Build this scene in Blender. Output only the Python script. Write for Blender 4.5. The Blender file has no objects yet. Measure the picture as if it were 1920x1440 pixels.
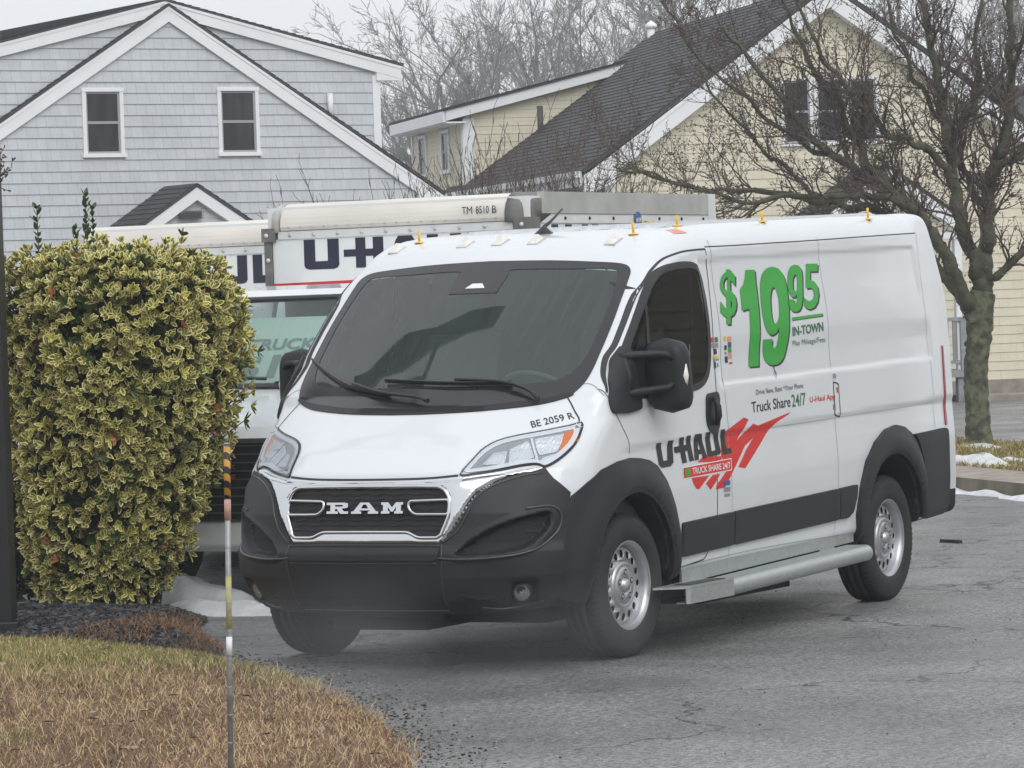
import bpy, bmesh, math, random
import numpy as np
from mathutils import Vector, Matrix
from mathutils.geometry import tessellate_polygon
R = math.radians
SC = bpy.context.scene

# ------------------------------------------------------------------ camera, sky, sun, exposure
cam = bpy.data.objects.new('camera', bpy.data.cameras.new('camera'))
SC.collection.objects.link(cam)
cr, cu, cf = (-0.47429, 0.87969, -0.034497), (-0.03533, 0.020134, 0.999173), (-0.879659, -0.475117, -0.02153)
cam.matrix_world = Matrix(((cr[0], cu[0], -cf[0], 17.50436), (cr[1], cu[1], -cf[1], 9.78926), (cr[2], cu[2], -cf[2], 1.85033), (0, 0, 0, 1)))
cam.data.sensor_width = 36; cam.data.lens = 133.93; cam.data.clip_start = .5; cam.data.clip_end = 900
SC.camera = cam

SUN_DIR = Vector((.46, .58, .67)).normalized()              # soft lamp, aimed from behind the camera to lift upright faces
SUN_EL, SUN_AZ = math.asin(SUN_DIR.z), math.atan2(SUN_DIR.x, SUN_DIR.y)
w = bpy.data.worlds.new("World"); SC.world = w; w.use_nodes = True
nt = w.node_tree; nt.nodes.clear()
N = lambda t, **k: nt.nodes.new(t)
out = N('ShaderNodeOutputWorld'); bg = N('ShaderNodeBackground'); sky = N('ShaderNodeTexSky')
sky.sky_type = 'NISHITA'; sky.sun_disc = False; sky.sun_elevation = SUN_EL; sky.sun_rotation = SUN_AZ
sky.dust_density = 6; sky.air_density = 1.5
hs = N('ShaderNodeHueSaturation'); hs.inputs['Saturation'].default_value = .15
nt.links.new(sky.outputs[0], hs.inputs['Color'])
# overcast: the cloud deck is brighter overhead than at the horizon
tc = N('ShaderNodeTexCoord'); sx = N('ShaderNodeSeparateXYZ'); nt.links.new(tc.outputs['Generated'], sx.inputs[0])
rp = N('ShaderNodeValToRGB'); nt.links.new(sx.outputs['Z'], rp.inputs[0])
e = rp.color_ramp.elements
e[0].position = 0; e[0].color = (.86, .89, .925, 1); e[1].position = 1; e[1].color = (.87, .90, .94, 1)
x = rp.color_ramp.elements.new(.2); x.color = (.87, .90, .94, 1)
mu = N('ShaderNodeMix'); mu.data_type = 'RGBA'; mu.blend_type = 'MULTIPLY'; mu.inputs[0].default_value = 1
nt.links.new(rp.outputs[0], mu.inputs[6]); mu.inputs[7].default_value = (10.0, 10.0, 10.0, 1)
mx = N('ShaderNodeMix'); mx.data_type = 'RGBA'; mx.inputs[0].default_value = .88
nt.links.new(hs.outputs[0], mx.inputs[6]); nt.links.new(mu.outputs[2], mx.inputs[7])
nt.links.new(mx.outputs[2], bg.inputs[0]); bg.inputs[1].default_value = .10
nt.links.new(bg.outputs[0], out.inputs[0])
sl = bpy.data.lights.new('sun', 'SUN'); sl.energy = 1.0; sl.angle = R(45); sl.color = (1, .99, .97)
so = bpy.data.objects.new('sun', sl); SC.collection.objects.link(so)
so.rotation_euler = SUN_DIR.to_track_quat('Z', 'Y').to_euler()
SC.view_settings.view_transform = 'Standard'; SC.view_settings.look = 'None'
SC.view_settings.gamma = 1; SC.view_settings.use_curve_mapping = False
SC.view_settings.exposure = 0.25
SC.cycles.max_bounces = 8; SC.cycles.transparent_max_bounces = 16; SC.cycles.volume_bounces = 0
SC.cycles.volume_step_rate = 4

# ------------------------------------------------------------------ helpers
def link(o): SC.collection.objects.link(o); return o
def tag(o, label=None, cat=None, group=None, kind=None):
    if label: o['label'] = label
    if cat: o['category'] = cat
    if group: o['group'] = group
    if kind: o['kind'] = kind
    return o
def empty(name, loc=(0, 0, 0), rz=0):
    o = bpy.data.objects.new(name, None); o.location = loc; o.rotation_euler = (0, 0, rz); o.empty_display_size = .2
    return link(o)
def copy_tree(o, parent=None):
    c = o.copy(); link(c); c.parent = parent
    for ch in list(o.children): copy_tree(ch, c)
    return c

def mat(name, col, rough=.6, metal=0, var=0, vscale=8, bump=0, bscale=60, col2=None, coat=0, trans=0, emit=None, spec=.5, coord='Object', stretch=(1, 1, 1), rvar=.1, detail=4):
    m = bpy.data.materials.new(name); m.use_nodes = True; t = m.node_tree; p = t.nodes['Principled BSDF']
    p.inputs['Base Color'].default_value = (*col, 1); p.inputs['Roughness'].default_value = rough; p.inputs['Metallic'].default_value = metal
    p.inputs['Coat Weight'].default_value = coat; p.inputs['Coat Roughness'].default_value = .04
    p.inputs['Transmission Weight'].default_value = trans; p.inputs['Specular IOR Level'].default_value = spec
    tc = t.nodes.new('ShaderNodeTexCoord'); mp = t.nodes.new('ShaderNodeMapping'); mp.inputs['Scale'].default_value = stretch
    t.links.new(tc.outputs[coord], mp.inputs[0])
    n = t.nodes.new('ShaderNodeTexNoise'); n.inputs['Scale'].default_value = vscale; n.inputs['Detail'].default_value = detail
    t.links.new(mp.outputs[0], n.inputs['Vector'])
    if var or col2:
        r = t.nodes.new('ShaderNodeValToRGB'); r.color_ramp.elements[0].position = .3; r.color_ramp.elements[1].position = .7
        c2 = col2 or tuple(min(1, c*(1+var)) for c in col); c1 = col if col2 else tuple(c*(1-var) for c in col)
        r.color_ramp.elements[0].color = (*c1, 1); r.color_ramp.elements[1].color = (*c2, 1)
        t.links.new(n.outputs['Fac'], r.inputs[0]); t.links.new(r.outputs[0], p.inputs['Base Color'])
    mr = t.nodes.new('ShaderNodeMapRange'); mr.inputs['To Min'].default_value = max(.02, rough-rvar*rough); mr.inputs['To Max'].default_value = min(1, rough+rvar*rough)
    t.links.new(n.outputs['Fac'], mr.inputs['Value']); t.links.new(mr.outputs[0], p.inputs['Roughness'])
    if bump:
        b = t.nodes.new('ShaderNodeTexNoise'); b.inputs['Scale'].default_value = bscale; b.inputs['Detail'].default_value = 3
        t.links.new(mp.outputs[0], b.inputs['Vector'])
        bb = t.nodes.new('ShaderNodeBump'); bb.inputs['Strength'].default_value = bump; bb.inputs['Distance'].default_value = .01
        t.links.new(b.outputs['Fac'], bb.inputs['Height']); t.links.new(bb.outputs[0], p.inputs['Normal'])
    if emit: p.inputs['Emission Color'].default_value = (*emit, 1); p.inputs['Emission Strength'].default_value = 1
    return m
def glass(name, tint, refl=1.0, opacity=0.0, ior=1.5, wet=0):
    """A thin pane: tinted see-through mixed with a Fresnel mirror."""
    m = bpy.data.materials.new(name); m.use_nodes = True; t = m.node_tree; t.nodes.clear()
    o = t.nodes.new('ShaderNodeOutputMaterial'); tr = t.nodes.new('ShaderNodeBsdfTransparent'); tr.inputs[0].default_value = (*tint, 1)
    g = t.nodes.new('ShaderNodeBsdfGlossy'); g.inputs['Roughness'].default_value = .02; g.inputs[0].default_value = (refl, refl, refl, 1)
    f = t.nodes.new('ShaderNodeFresnel'); f.inputs[0].default_value = ior
    d = t.nodes.new('ShaderNodeBsdfDiffuse'); d.inputs[0].default_value = (.36, .43, .42, 1)  # pale teal share, paints a sheen into the pane
    m1 = t.nodes.new('ShaderNodeMixShader'); m1.inputs[0].default_value = opacity
    t.links.new(tr.outputs[0], m1.inputs[1]); t.links.new(d.outputs[0], m1.inputs[2])
    m2 = t.nodes.new('ShaderNodeMixShader'); t.links.new(f.outputs[0], m2.inputs[0]); t.links.new(m1.outputs[0], m2.inputs[1]); t.links.new(g.outputs[0], m2.inputs[2])
    if wet:                                              # rain streaks running down the pane
        tc = t.nodes.new('ShaderNodeTexCoord'); mp = t.nodes.new('ShaderNodeMapping'); mp.inputs['Scale'].default_value = (3, 34, 1.2)
        n = t.nodes.new('ShaderNodeTexNoise'); n.inputs['Scale'].default_value = 1.6; n.inputs['Detail'].default_value = 5
        t.links.new(tc.outputs['Object'], mp.inputs[0]); t.links.new(mp.outputs[0], n.inputs[0])
        r = t.nodes.new('ShaderNodeMapRange'); r.inputs['From Min'].default_value = .45; r.inputs['From Max'].default_value = .85
        r.inputs['To Min'].default_value = opacity; r.inputs['To Max'].default_value = opacity + wet
        t.links.new(n.outputs['Fac'], r.inputs['Value']); t.links.new(r.outputs[0], m1.inputs[0])
        r2 = t.nodes.new('ShaderNodeMapRange'); r2.inputs['To Min'].default_value = .01; r2.inputs['To Max'].default_value = .03
        t.links.new(n.outputs['Fac'], r2.inputs['Value']); t.links.new(r2.outputs[0], g.inputs['Roughness'])
    t.links.new(m2.outputs[0], o.inputs[0])
    return m

class MB:
    """Collects boxes, tubes and sheets and links them as ONE mesh object."""
    def __init__(s): s.v = []; s.f = []; s.m = []; s.mi = 0; s.sm = []; s.smooth = False
    def add(s, vs, fs, mi=None, smooth=None):
        o = len(s.v); s.v.extend([tuple(float(c) for c in p) for p in vs]); s.f.extend([tuple(o+i for i in f) for f in fs])
        s.m.extend([s.mi if mi is None else mi]*len(fs)); s.sm.extend([s.smooth if smooth is None else smooth]*len(fs)); return s
    def box(s, a, b, mi=None, M=None):
        x0, y0, z0 = [min(p) for p in zip(a, b)]; x1, y1, z1 = [max(p) for p in zip(a, b)]
        vs = [(x0,y0,z0),(x1,y0,z0),(x1,y1,z0),(x0,y1,z0),(x0,y0,z1),(x1,y0,z1),(x1,y1,z1),(x0,y1,z1)]
        if M is not None: vs = [tuple(M @ Vector(p)) for p in vs]
        return s.add(vs, [(0,3,2,1),(4,5,6,7),(0,1,5,4),(1,2,6,5),(2,3,7,6),(3,0,4,7)], mi, False)
    def bar(s, a, b, w, h, mi=None, up=(0, 0, 1)):
        a, b = Vector(a), Vector(b); d = (b-a).normalized(); r = d.cross(Vector(up)).normalized()*w/2; u = r.cross(d).normalized()*h/2
        vs = [a-r-u, a+r-u, a+r+u, a-r+u, b-r-u, b+r-u, b+r+u, b-r+u]
        return s.add(vs, [(0,3,2,1),(4,5,6,7),(0,1,5,4),(1,2,6,5),(2,3,7,6),(3,0,4,7)], mi, False)
    def tube(s, pts, rad, n=8, mi=None, caps=True, closed=False, smooth=True):
        pts = [Vector(p) for p in pts]; k = len(pts); rads = rad if hasattr(rad, '__len__') else [rad]*k; vs = []; fs = []
        prev = None
        for i, p in enumerate(pts):
            if closed: d = (pts[(i+1) % k]-pts[i-1])
            else: d = (pts[min(i+1, k-1)]-pts[max(i-1, 0)])
            d = d.normalized() if d.length > 1e-9 else Vector((0, 0, 1))
            if prev is None:
                a = d.orthogonal().normalized()
            else:
                a = (prev - d*prev.dot(d)); a = a.normalized() if a.length > 1e-6 else d.orthogonal().normalized()
            prev = a; b = d.cross(a)
            for j in range(n):
                t = 2*math.pi*j/n; vs.append(p + (a*math.cos(t)+b*math.sin(t))*rads[i])
        for i in range(k if closed else k-1):
            for j in range(n):
                i2 = (i+1) % k; fs.append((i*n+j, i*n+(j+1) % n, i2*n+(j+1) % n, i2*n+j))
        s.add(vs, fs, mi, smooth)
        if caps and not closed: s.add(vs[:n], [tuple(range(n-1, -1, -1))], mi, False); s.add(vs[-n:], [tuple(range(n))], mi, False)
        return s
    def lathe(s, prof, n=48, axis='y', c=(0, 0, 0), mi=None, smooth=True, flip=False):
        """prof: (axial, radius)"""
        vs = []; fs = []; k = len(prof)
        for i in range(n):
            t = 2*math.pi*i/n; ct, st = math.cos(t), math.sin(t)
            for a, r in prof:
                vs.append({'y': (c[0]+r*ct, c[1]+a, c[2]+r*st), 'z': (c[0]+r*ct, c[1]+r*st, c[2]+a), 'x': (c[0]+a, c[1]+r*ct, c[2]+r*st)}[axis])
        for i in range(n):
            j = (i+1) % n
            for q in range(k-1):
                f = (i*k+q, i*k+q+1, j*k+q+1, j*k+q); fs.append(f[::-1] if flip else f)
        return s.add(vs, fs, mi, smooth)
    def prism(s, poly, a, b, fn, mi=None, holes=()):
        """poly of (u,v) swept from w=a to w=b; fn(u,v,w) gives the point"""
        loops = [list(poly)] + [list(h) for h in holes]
        tri = tessellate_polygon([[Vector((u, v, 0)) for u, v in l] for l in loops])
        allp = [p for l in loops for p in l]
        A = [fn(u, v, a) for u, v in allp]; B = [fn(u, v, b) for u, v in allp]; n = len(allp)
        s.add(A+B, [tuple(t) for t in tri] + [tuple(i+n for i in t) for t in tri], mi, False)
        o = 0
        for l in loops:
            k = len(l); s.add([A[o+i] for i in range(k)]+[B[o+i] for i in range(k)], [(i, (i+1) % k, k+(i+1) % k, k+i) for i in range(k)], mi, False); o += k
        return s
    def build(s, name, mats, parent=None, fix=True, bevel=0):
        me = bpy.data.meshes.new(name); me.from_pydata(s.v, [], s.f)
        for m in (mats if isinstance(mats, (list, tuple)) else [mats]): me.materials.append(m)
        me.polygons.foreach_set('material_index', s.m); me.polygons.foreach_set('use_smooth', s.sm)
        if fix:
            bm = bmesh.new(); bm.from_mesh(me); bmesh.ops.remove_doubles(bm, verts=bm.verts, dist=1e-5); bmesh.ops.recalc_face_normals(bm, faces=bm.faces); bm.to_mesh(me); bm.free()
        me.update()
        o = bpy.data.objects.new(name, me); link(o)
        if parent: o.parent = parent
        if bevel:
            b = o.modifiers.new('bevel', 'BEVEL'); b.width = bevel; b.segments = 2; b.limit_method = 'ANGLE'; b.angle_limit = R(40)
        return o
def np_mesh(name, V, F, mats, parent=None, midx=None, smooth=False):
    """V (n,3) and F (m,k) numpy arrays to a mesh object, fast"""
    me = bpy.data.meshes.new(name); V = np.asarray(V, np.float32); F = np.asarray(F, np.int32)
    me.vertices.add(len(V)); me.vertices.foreach_set('co', V.ravel())
    k = F.shape[1]; me.loops.add(F.size); me.loops.foreach_set('vertex_index', F.ravel())
    me.polygons.add(len(F)); me.polygons.foreach_set('loop_start', np.arange(0, F.size, k, dtype=np.int32))
    if midx is not None: me.polygons.foreach_set('material_index', np.asarray(midx, np.int32))
    me.polygons.foreach_set('use_smooth', np.full(len(F), smooth))
    for m in (mats if isinstance(mats, (list, tuple)) else [mats]): me.materials.append(m)
    me.update(calc_edges=True); me.validate()
    o = bpy.data.objects.new(name, me); link(o)
    if parent: o.parent = parent
    return o

def text2d(s, bold=0, spacing=1.0, res=3):
    """The outlines of a line of text as a flat bmesh, scaled to the unit square"""
    c = bpy.data.curves.new('t', 'FONT'); c.body = s; c.offset = bold; c.space_character = spacing; c.resolution_u = res
    o = bpy.data.objects.new('t', c); link(o); dg = bpy.context.evaluated_depsgraph_get()
    me = o.evaluated_get(dg).to_mesh(); bm = bmesh.new(); bm.from_mesh(me)
    bpy.data.objects.remove(o); bpy.data.curves.remove(c)
    xs = [v.co.x for v in bm.verts]; ys = [v.co.y for v in bm.verts]; x0, x1, y0, y1 = min(xs), max(xs), min(ys), max(ys)
    for v in bm.verts: v.co.x = (v.co.x-x0)/(x1-x0); v.co.y = (v.co.y-y0)/(y1-y0); v.co.z = 0
    return bm
def poly2d(loops):
    bm = bmesh.new(); vs = [bm.verts.new((p[0], p[1], 0)) for l in loops for p in l]
    for t in tessellate_polygon([[Vector((p[0], p[1], 0)) for p in l] for l in loops]):
        try: bm.faces.new([vs[i] for i in t])
        except ValueError: pass
    return bm
def smooth_loop(pts, n=4, closed=True):
    """Catmull-Rom through 2D or 3D points"""
    P = [np.array(p, float) for p in pts]; k = len(P); out = []
    for i in range(k if closed else k-1):
        if closed: a, b, c, d = P[i-1], P[i], P[(i+1) % k], P[(i+2) % k]
        else: a, b, c, d = P[max(i-1, 0)], P[i], P[i+1], P[min(i+2, k-1)]
        for j in range(n):
            t = j/n; out.append(tuple(.5*((2*b)+(c-a)*t+(2*a-5*b+4*c-d)*t*t+(3*b-a-3*c+d)*t**3)))
    if not closed: out.append(tuple(P[-1]))
    return out
def round_poly(pts, r, n=4):
    """Round the corners of a polygon; r one radius or one per corner"""
    out = []; k = len(pts); rr = r if hasattr(r, '__len__') else [r]*k
    for i in range(k):
        p = np.array(pts[i], float); a = np.array(pts[i-1], float); b = np.array(pts[(i+1) % k], float)
        la, lb = np.linalg.norm(a-p), np.linalg.norm(b-p); q = min(rr[i], la*.48, lb*.48)
        if q <= 0: out.append(tuple(p)); continue
        A = p+(a-p)/la*q; B = p+(b-p)/lb*q
        for j in range(n+1):
            t = j/n; out.append(tuple((1-t)**2*A+2*t*(1-t)*p+t*t*B))
    return out
def strip2d(pts, w):
    """A ribbon of width w along a 2D polyline, as a flat bmesh"""
    bm = bmesh.new(); P = [Vector((p[0], p[1])) for p in pts]; L = []; Rr = []
    for i, p in enumerate(P):
        d = (P[min(i+1, len(P)-1)]-P[max(i-1, 0)]).normalized(); n = Vector((-d.y, d.x))*w/2
        L.append(bm.verts.new((*(p+n), 0))); Rr.append(bm.verts.new((*(p-n), 0)))
    for i in range(len(P)-1): bm.faces.new((L[i], Rr[i], Rr[i+1], L[i+1]))
    return bm
# ---------- the van's body as one smooth implicit solid (metres; x forward from the front axle, y to the driver's side) ----------
VP = [(.90,.305),(.955,.35),(.985,.45),(1.0,.56),(.995,.66),(.978,.74),(.968,.82),(.955,.92),(.938,.966),(.929,1.002),(.893,1.034),(.847,1.07),(.78,1.125),(.70,1.185),(.60,1.255),(.50,1.325),
      (.44,1.372),(.30,1.49),(.16,1.605),(.02,1.72),(-.12,1.832),(-.26,1.94),(-.38,2.03),(-.46,2.09),(-.55,2.142),(-.66,2.182),(-.80,2.207),(-1.0,2.225),(-1.4,2.244),(-2.0,2.260),(-2.8,2.280),
      (-3.6,2.298),(-4.15,2.310),(-4.32,2.305),(-4.37,2.285),(-4.385,2.1),(-4.41,1.8),(-4.43,1.4),(-4.44,1.0),(-4.44,.60),(-4.41,.50),(-4.3,.46),(-3.0,.42),(-1.0,.40),(.3,.38),(.6,.33),(.8,.305)]
VX0, VX1, VZ0, VZ1, VH = -5.2, 1.8, -.3, 3.0, .01
def _profile_grid():
    xs = np.arange(VX0, VX1 + VH/2, VH); zs = np.arange(VZ0, VZ1 + VH/2, VH)
    X, Z = np.meshgrid(xs, zs, indexing='ij')
    d2 = np.full(X.shape, 1e9); inside = np.zeros(X.shape, bool); n = len(VP)
    for i in range(n):
        ax, az = VP[i]; bx, bz = VP[(i+1) % n]; ex, ez = bx-ax, bz-az
        t = np.clip(((X-ax)*ex + (Z-az)*ez)/(ex*ex+ez*ez), 0, 1)
        d2 = np.minimum(d2, (X-ax-t*ex)**2 + (Z-az-t*ez)**2)
        c = ((az > Z) != (bz > Z)) & (X < (bx-ax)*(Z-az)/(bz-az+1e-12) + ax)
        inside ^= c
    g = np.sqrt(d2)*np.where(inside, -1, 1)
    for _ in range(5):                                   # a light blur takes the facets off the profile
        g[1:-1,1:-1] = (g[1:-1,1:-1]*4 + g[:-2,1:-1]+g[2:,1:-1]+g[1:-1,:-2]+g[1:-1,2:])/8
    return g
VG = _profile_grid()
def _pg(x, z):
    u = np.clip((x-VX0)/VH, 0, VG.shape[0]-1.001); v = np.clip((z-VZ0)/VH, 0, VG.shape[1]-1.001)
    i = u.astype(int); j = v.astype(int); u = u-i; v = v-j
    return (VG[i,j]*(1-u)+VG[i+1,j]*u)*(1-v) + (VG[i,j+1]*(1-u)+VG[i+1,j+1]*u)*v
BY = [0,.15,.30,.44,.49,.60,.70,.77,.83,.90,.95,1.0,1.06,1.3]
BT = [(.30,[0,.005,.02,.05,.07,.12,.19,.24,.31,.42,.52,.64,.8,1.4]),
      (.50,[0,.003,.008,.018,.03,.065,.115,.165,.22,.31,.37,.47,.62,1.2]),
      (.80,[0,.003,.008,.017,.027,.06,.11,.155,.21,.30,.36,.46,.6,1.1]),
      (.98,[0,.004,.012,.03,.042,.105,.17,.215,.26,.33,.38,.45,.56,1.0]),
      (1.10,[0,.004,.012,.03,.045,.12,.19,.235,.275,.325,.36,.42,.5,.8]),
      (1.25,[0,.006,.025,.055,.07,.11,.16,.20,.245,.30,.34,.39,.45,.7]),
      (1.38,[0,.006,.03,.065,.078,.115,.15,.175,.20,.23,.26,.29,.33,.5]),
      (1.70,[0,.005,.022,.05,.06,.09,.115,.135,.155,.18,.2,.22,.25,.4]),
      (2.02,[0,.004,.015,.035,.043,.062,.083,.098,.11,.13,.145,.16,.18,.3]),
      (2.35,[0,.002,.008,.018,.022,.035,.05,.06,.07,.09,.1,.11,.12,.2])]
BTAB = np.array([[np.interp(y, BY, r) for y in np.linspace(0,1.3,131)] for _, r in BT])
BTAB = np.array([np.interp(np.linspace(.3,2.35,206), [z for z,_ in BT], BTAB[:,k]) for k in range(131)]).T
def _soft(T, n):                                          # rounds the knots of the table across the van
    Pd = np.concatenate([T[:, 1:n+1][:, ::-1], T, 2*T[:, -1:]-T[:, -n-1:-1][:, ::-1]], 1); k = np.hanning(2*n+3)[1:-1]; k = k/k.sum()
    return np.stack([np.convolve(r, k, 'valid') for r in Pd])
_m = np.clip((np.linspace(.3,2.35,206)-1.25)/.15, 0, 1)[:,None]
BTAB = _soft(BTAB, 4)*(1-_m) + _soft(_soft(BTAB, 16), 10)*_m
def _bulge(y, z):
    u = np.clip((z-.3)/.01, 0, 204.99); v = np.clip(y/.01, 0, 129.99); i = u.astype(int); j = v.astype(int); u = u-i; v = v-j
    return (BTAB[i,j]*(1-u)+BTAB[i+1,j]*u)*(1-v) + (BTAB[i,j+1]*(1-u)+BTAB[i+1,j+1]*u)*v
def _ss(a, b, t): t = np.clip((t-a)/(b-a), 0, 1); return t*t*(3-2*t)
def _width(x, z):
    zb = z + .02*x
    w = np.interp(zb, [.25,.42,.60,.95,1.10,1.35,1.60,1.80,2.0,2.1,2.2,2.35], [.985,1.0,1.012,1.016,1.008,.998,.984,.967,.942,.925,.90,.86])
    m = _ss(.15, -.05, x)                                 # the lower crease runs from the door back
    w = w - .010*m*_ss(1.095,1.055,zb)*_ss(.80,1.0,zb)
    r = _ss(-1.12,-1.18,x)*_ss(-4.25,-4.2,x)              # upper crease and roof-rail fold on the load body only
    w = w - .010*r*_ss(1.322,1.362,zb)*_ss(1.62,1.45,zb)
    r = _ss(-1.0,-1.06,x)*_ss(-4.12,-4.06,x)
    w = w - .012*r*_ss(2.04,1.998,zb)*_ss(1.65,1.9,zb)
    w = w - .05*_ss(.1,1.0,x)
    return w - .03*_ss(-3.9,-4.45,x)
WELL_F, WELL_R = (0.0, .41, .425), (-3.45, .43, .43)
def van_f(x, y, z):
    y = np.abs(y)
    a = _pg(x + _bulge(y, z), z)
    b = y - _width(x, z)
    R = .055 + .085*_ss(1.9,2.1,z)*(1-_ss(-4.1,-4.3,x)) + .03*_ss(1.2,.9,z)*_ss(0,.4,x)
    f = np.minimum(np.maximum(a, b), -R) + np.sqrt(np.maximum(a+R, 0)**2 + np.maximum(b+R, 0)**2)
    for cx, cz, r in (WELL_F, WELL_R):
        zz = np.where(z < cz, (z-cz)*.8, (z-cz))
        c = r - np.sqrt(((x-cx))**2 + zz**2)
        c = np.minimum(c, y - .62)
        f = np.maximum(f, c)
    return f
def van_grad(p, e=2e-3):
    g = np.stack([van_f(p[:,0]+e,p[:,1],p[:,2])-van_f(p[:,0]-e,p[:,1],p[:,2]),
                  van_f(p[:,0],p[:,1]+e,p[:,2])-van_f(p[:,0],p[:,1]-e,p[:,2]),
                  van_f(p[:,0],p[:,1],p[:,2]+e)-van_f(p[:,0],p[:,1],p[:,2]-e)], 1)
    return g/np.maximum(np.linalg.norm(g, axis=1, keepdims=True), 1e-9)
def cast(o, d, t1=3.0, n=130):
    """First point of each ray o+t*d on the body."""
    lo = np.zeros(len(o)); hi = np.full(len(o), t1); found = np.zeros(len(o), bool)
    for k in range(1, n+1):
        t = t1*k/n; q = o + d*t; v = van_f(q[:,0], q[:,1], q[:,2])
        new = (~found) & (v < 0); hi[new] = t; lo[new] = t1*(k-1)/n; found |= new
    for _ in range(16):
        m = (lo+hi)/2; q = o + d*m[:,None]; v = van_f(q[:,0], q[:,1], q[:,2])
        hi = np.where(v < 0, m, hi); lo = np.where(v < 0, lo, m)
    return o + d*hi[:,None], found
# ------------------------------------------------------------------ laying sheets on the van's body
def _rays(kind, P):
    P = np.asarray(P, float); n = len(P); o = np.zeros((n, 3)); d = np.zeros((n, 3))
    if kind == 'S': o[:,0] = P[:,0]; o[:,1] = 1.5; o[:,2] = P[:,1]; d[:,1] = -1
    elif kind == 'F': o[:,0] = 1.9; o[:,1] = P[:,0]; o[:,2] = P[:,1]; d[:,0] = -1
    elif kind == 'T': o[:,0] = P[:,0]; o[:,1] = P[:,1]; o[:,2] = 2.9; d[:,2] = -1
    else:
        cx = kind[1]; c, s = np.cos(P[:,0]), np.sin(P[:,0]); o[:,0] = cx+1.9*c; o[:,1] = 1.9*s; o[:,2] = P[:,1]; d[:,0] = -c; d[:,1] = -s
    return o, d
def drape(name, m, shape, kind, off=.003, thick=0, step=.03, sign=1, parent=None, smooth=True, zstep=None):
    """A flat shape laid on the van's body along `kind`, `off` above it and `thick` deep. shape: list of loops or a flat bmesh"""
    bm = shape.copy() if isinstance(shape, bmesh.types.BMesh) else poly2d(shape)
    bmesh.ops.remove_doubles(bm, verts=bm.verts, dist=1e-6)
    xs = [v.co.x for v in bm.verts]; ys = [v.co.y for v in bm.verts]
    for ax, lo, hi, st in ((0, min(xs), max(xs), step), (1, min(ys), max(ys), zstep or step)):
        k = math.floor(lo/st)+1
        while k*st < hi:
            co = [0, 0, 0]; no = [0, 0, 0]; co[ax] = k*st; no[ax] = 1
            bmesh.ops.bisect_plane(bm, geom=bm.verts[:]+bm.edges[:]+bm.faces[:], plane_co=co, plane_no=no, dist=1e-6); k += 1
    bmesh.ops.triangulate(bm, faces=[f for f in bm.faces if len(f.verts) > 4])
    bm.verts.ensure_lookup_table(); bm.verts.index_update()
    P = np.array([(v.co.x, v.co.y) for v in bm.verts]); F = [[v.index for v in f.verts] for f in bm.faces]
    bnd = [(e.verts[0].index, e.verts[1].index, e.link_faces[0].index if e.link_faces else -1) for e in bm.edges if len(e.link_faces) == 1]
    bm.free()
    o, d = _rays(kind, P); q, ok = cast(o, d); g = van_grad(q)
    if not ok.all():                                     # a missed edge point takes the nearest found one's depth
        bad = np.where(~ok)[0]; good = np.where(ok)[0]
        for b in bad:
            j = good[np.argmin(((P[good]-P[b])**2).sum(1))]; t = ((q[j]-o[j])*d[j]).sum(); q[b] = o[b]+d[b]*t; g[b] = g[j]
    if isinstance(off, (int, float)): offs = np.full(len(q), off)
    else: offs = off(P)
    T = q + g*offs[:,None]; G = g.copy()
    if not isinstance(off, (int, float)):                # shaped sheets: true normals from two neighbouring points
        E1 = []
        for k_, e_ in ((0, 2e-3), (1, 2e-3)):
            P1 = P.copy(); P1[:,k_] += e_; o1, d1 = _rays(kind, P1); q1, ok1 = cast(o1, d1); E1.append(q1 + van_grad(q1)*off(P1)[:,None] - T)
        nn_ = np.cross(E1[0], E1[1]); ln_ = np.linalg.norm(nn_, axis=1, keepdims=True); nn_ = np.where(ln_ > 1e-9, nn_/np.maximum(ln_, 1e-9), g); nn_ *= np.sign((nn_*g).sum(1, keepdims=True)+1e-12)
        G = np.where((nn_*g).sum(1, keepdims=True) > .15, nn_, g)
    Gd = g.copy(); T[:,1] *= sign; G[:,1] *= sign; Gd[:,1] *= sign
    F2 = []
    for f in F:
        a, b, c = T[f[0]], T[f[1]], T[f[2]]
        F2.append(f if np.dot(np.cross(b-a, c-a), G[f[0]]) > 0 else f[::-1])
    n = len(T); V = T; nf = len(F2)
    if thick:
        V = np.vstack([T, T - Gd*thick]); used = {}
        for f in F2:
            for i in range(len(f)): used[(f[i], f[(i+1) % len(f)])] = 1
        for a, b, _ in bnd:
            if (a, b) in used: F2.append([b, a, a+n, b+n])
            else: F2.append([a, b, b+n, a+n])
    me = bpy.data.meshes.new(name); me.from_pydata(V.tolist(), [], F2); me.materials.append(m)
    if smooth:
        me.polygons.foreach_set('use_smooth', [True]*len(F2))
        nn = []
        for i, f in enumerate(F2):
            if i < nf: nn.extend([tuple(G[v]) for v in f])
            else:
                a, b, c = V[f[0]], V[f[1]], V[f[2]]; x = np.cross(b-a, c-a); l = np.linalg.norm(x); x = x/l if l > 1e-12 else G[f[0] % n]
                if i < nf: x = x + .0
                nn.extend([tuple(x)]*len(f))
        me.normals_split_custom_set(nn)
    ob = bpy.data.objects.new(name, me); link(ob)
    if parent: ob.parent = parent
    return ob
def on_body(kind, pts, off=0):
    o, d = _rays(kind, pts); q, ok = cast(o, d); return q + van_grad(q)*off
def th(x, y): return math.atan2(y, x)                     # 'C' coordinates about the front axle
CF = ('C', 0.0); CR = ('C', -3.7)
C3 = lambda L: [(th(x, y), z) for x, y, z in L]
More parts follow.
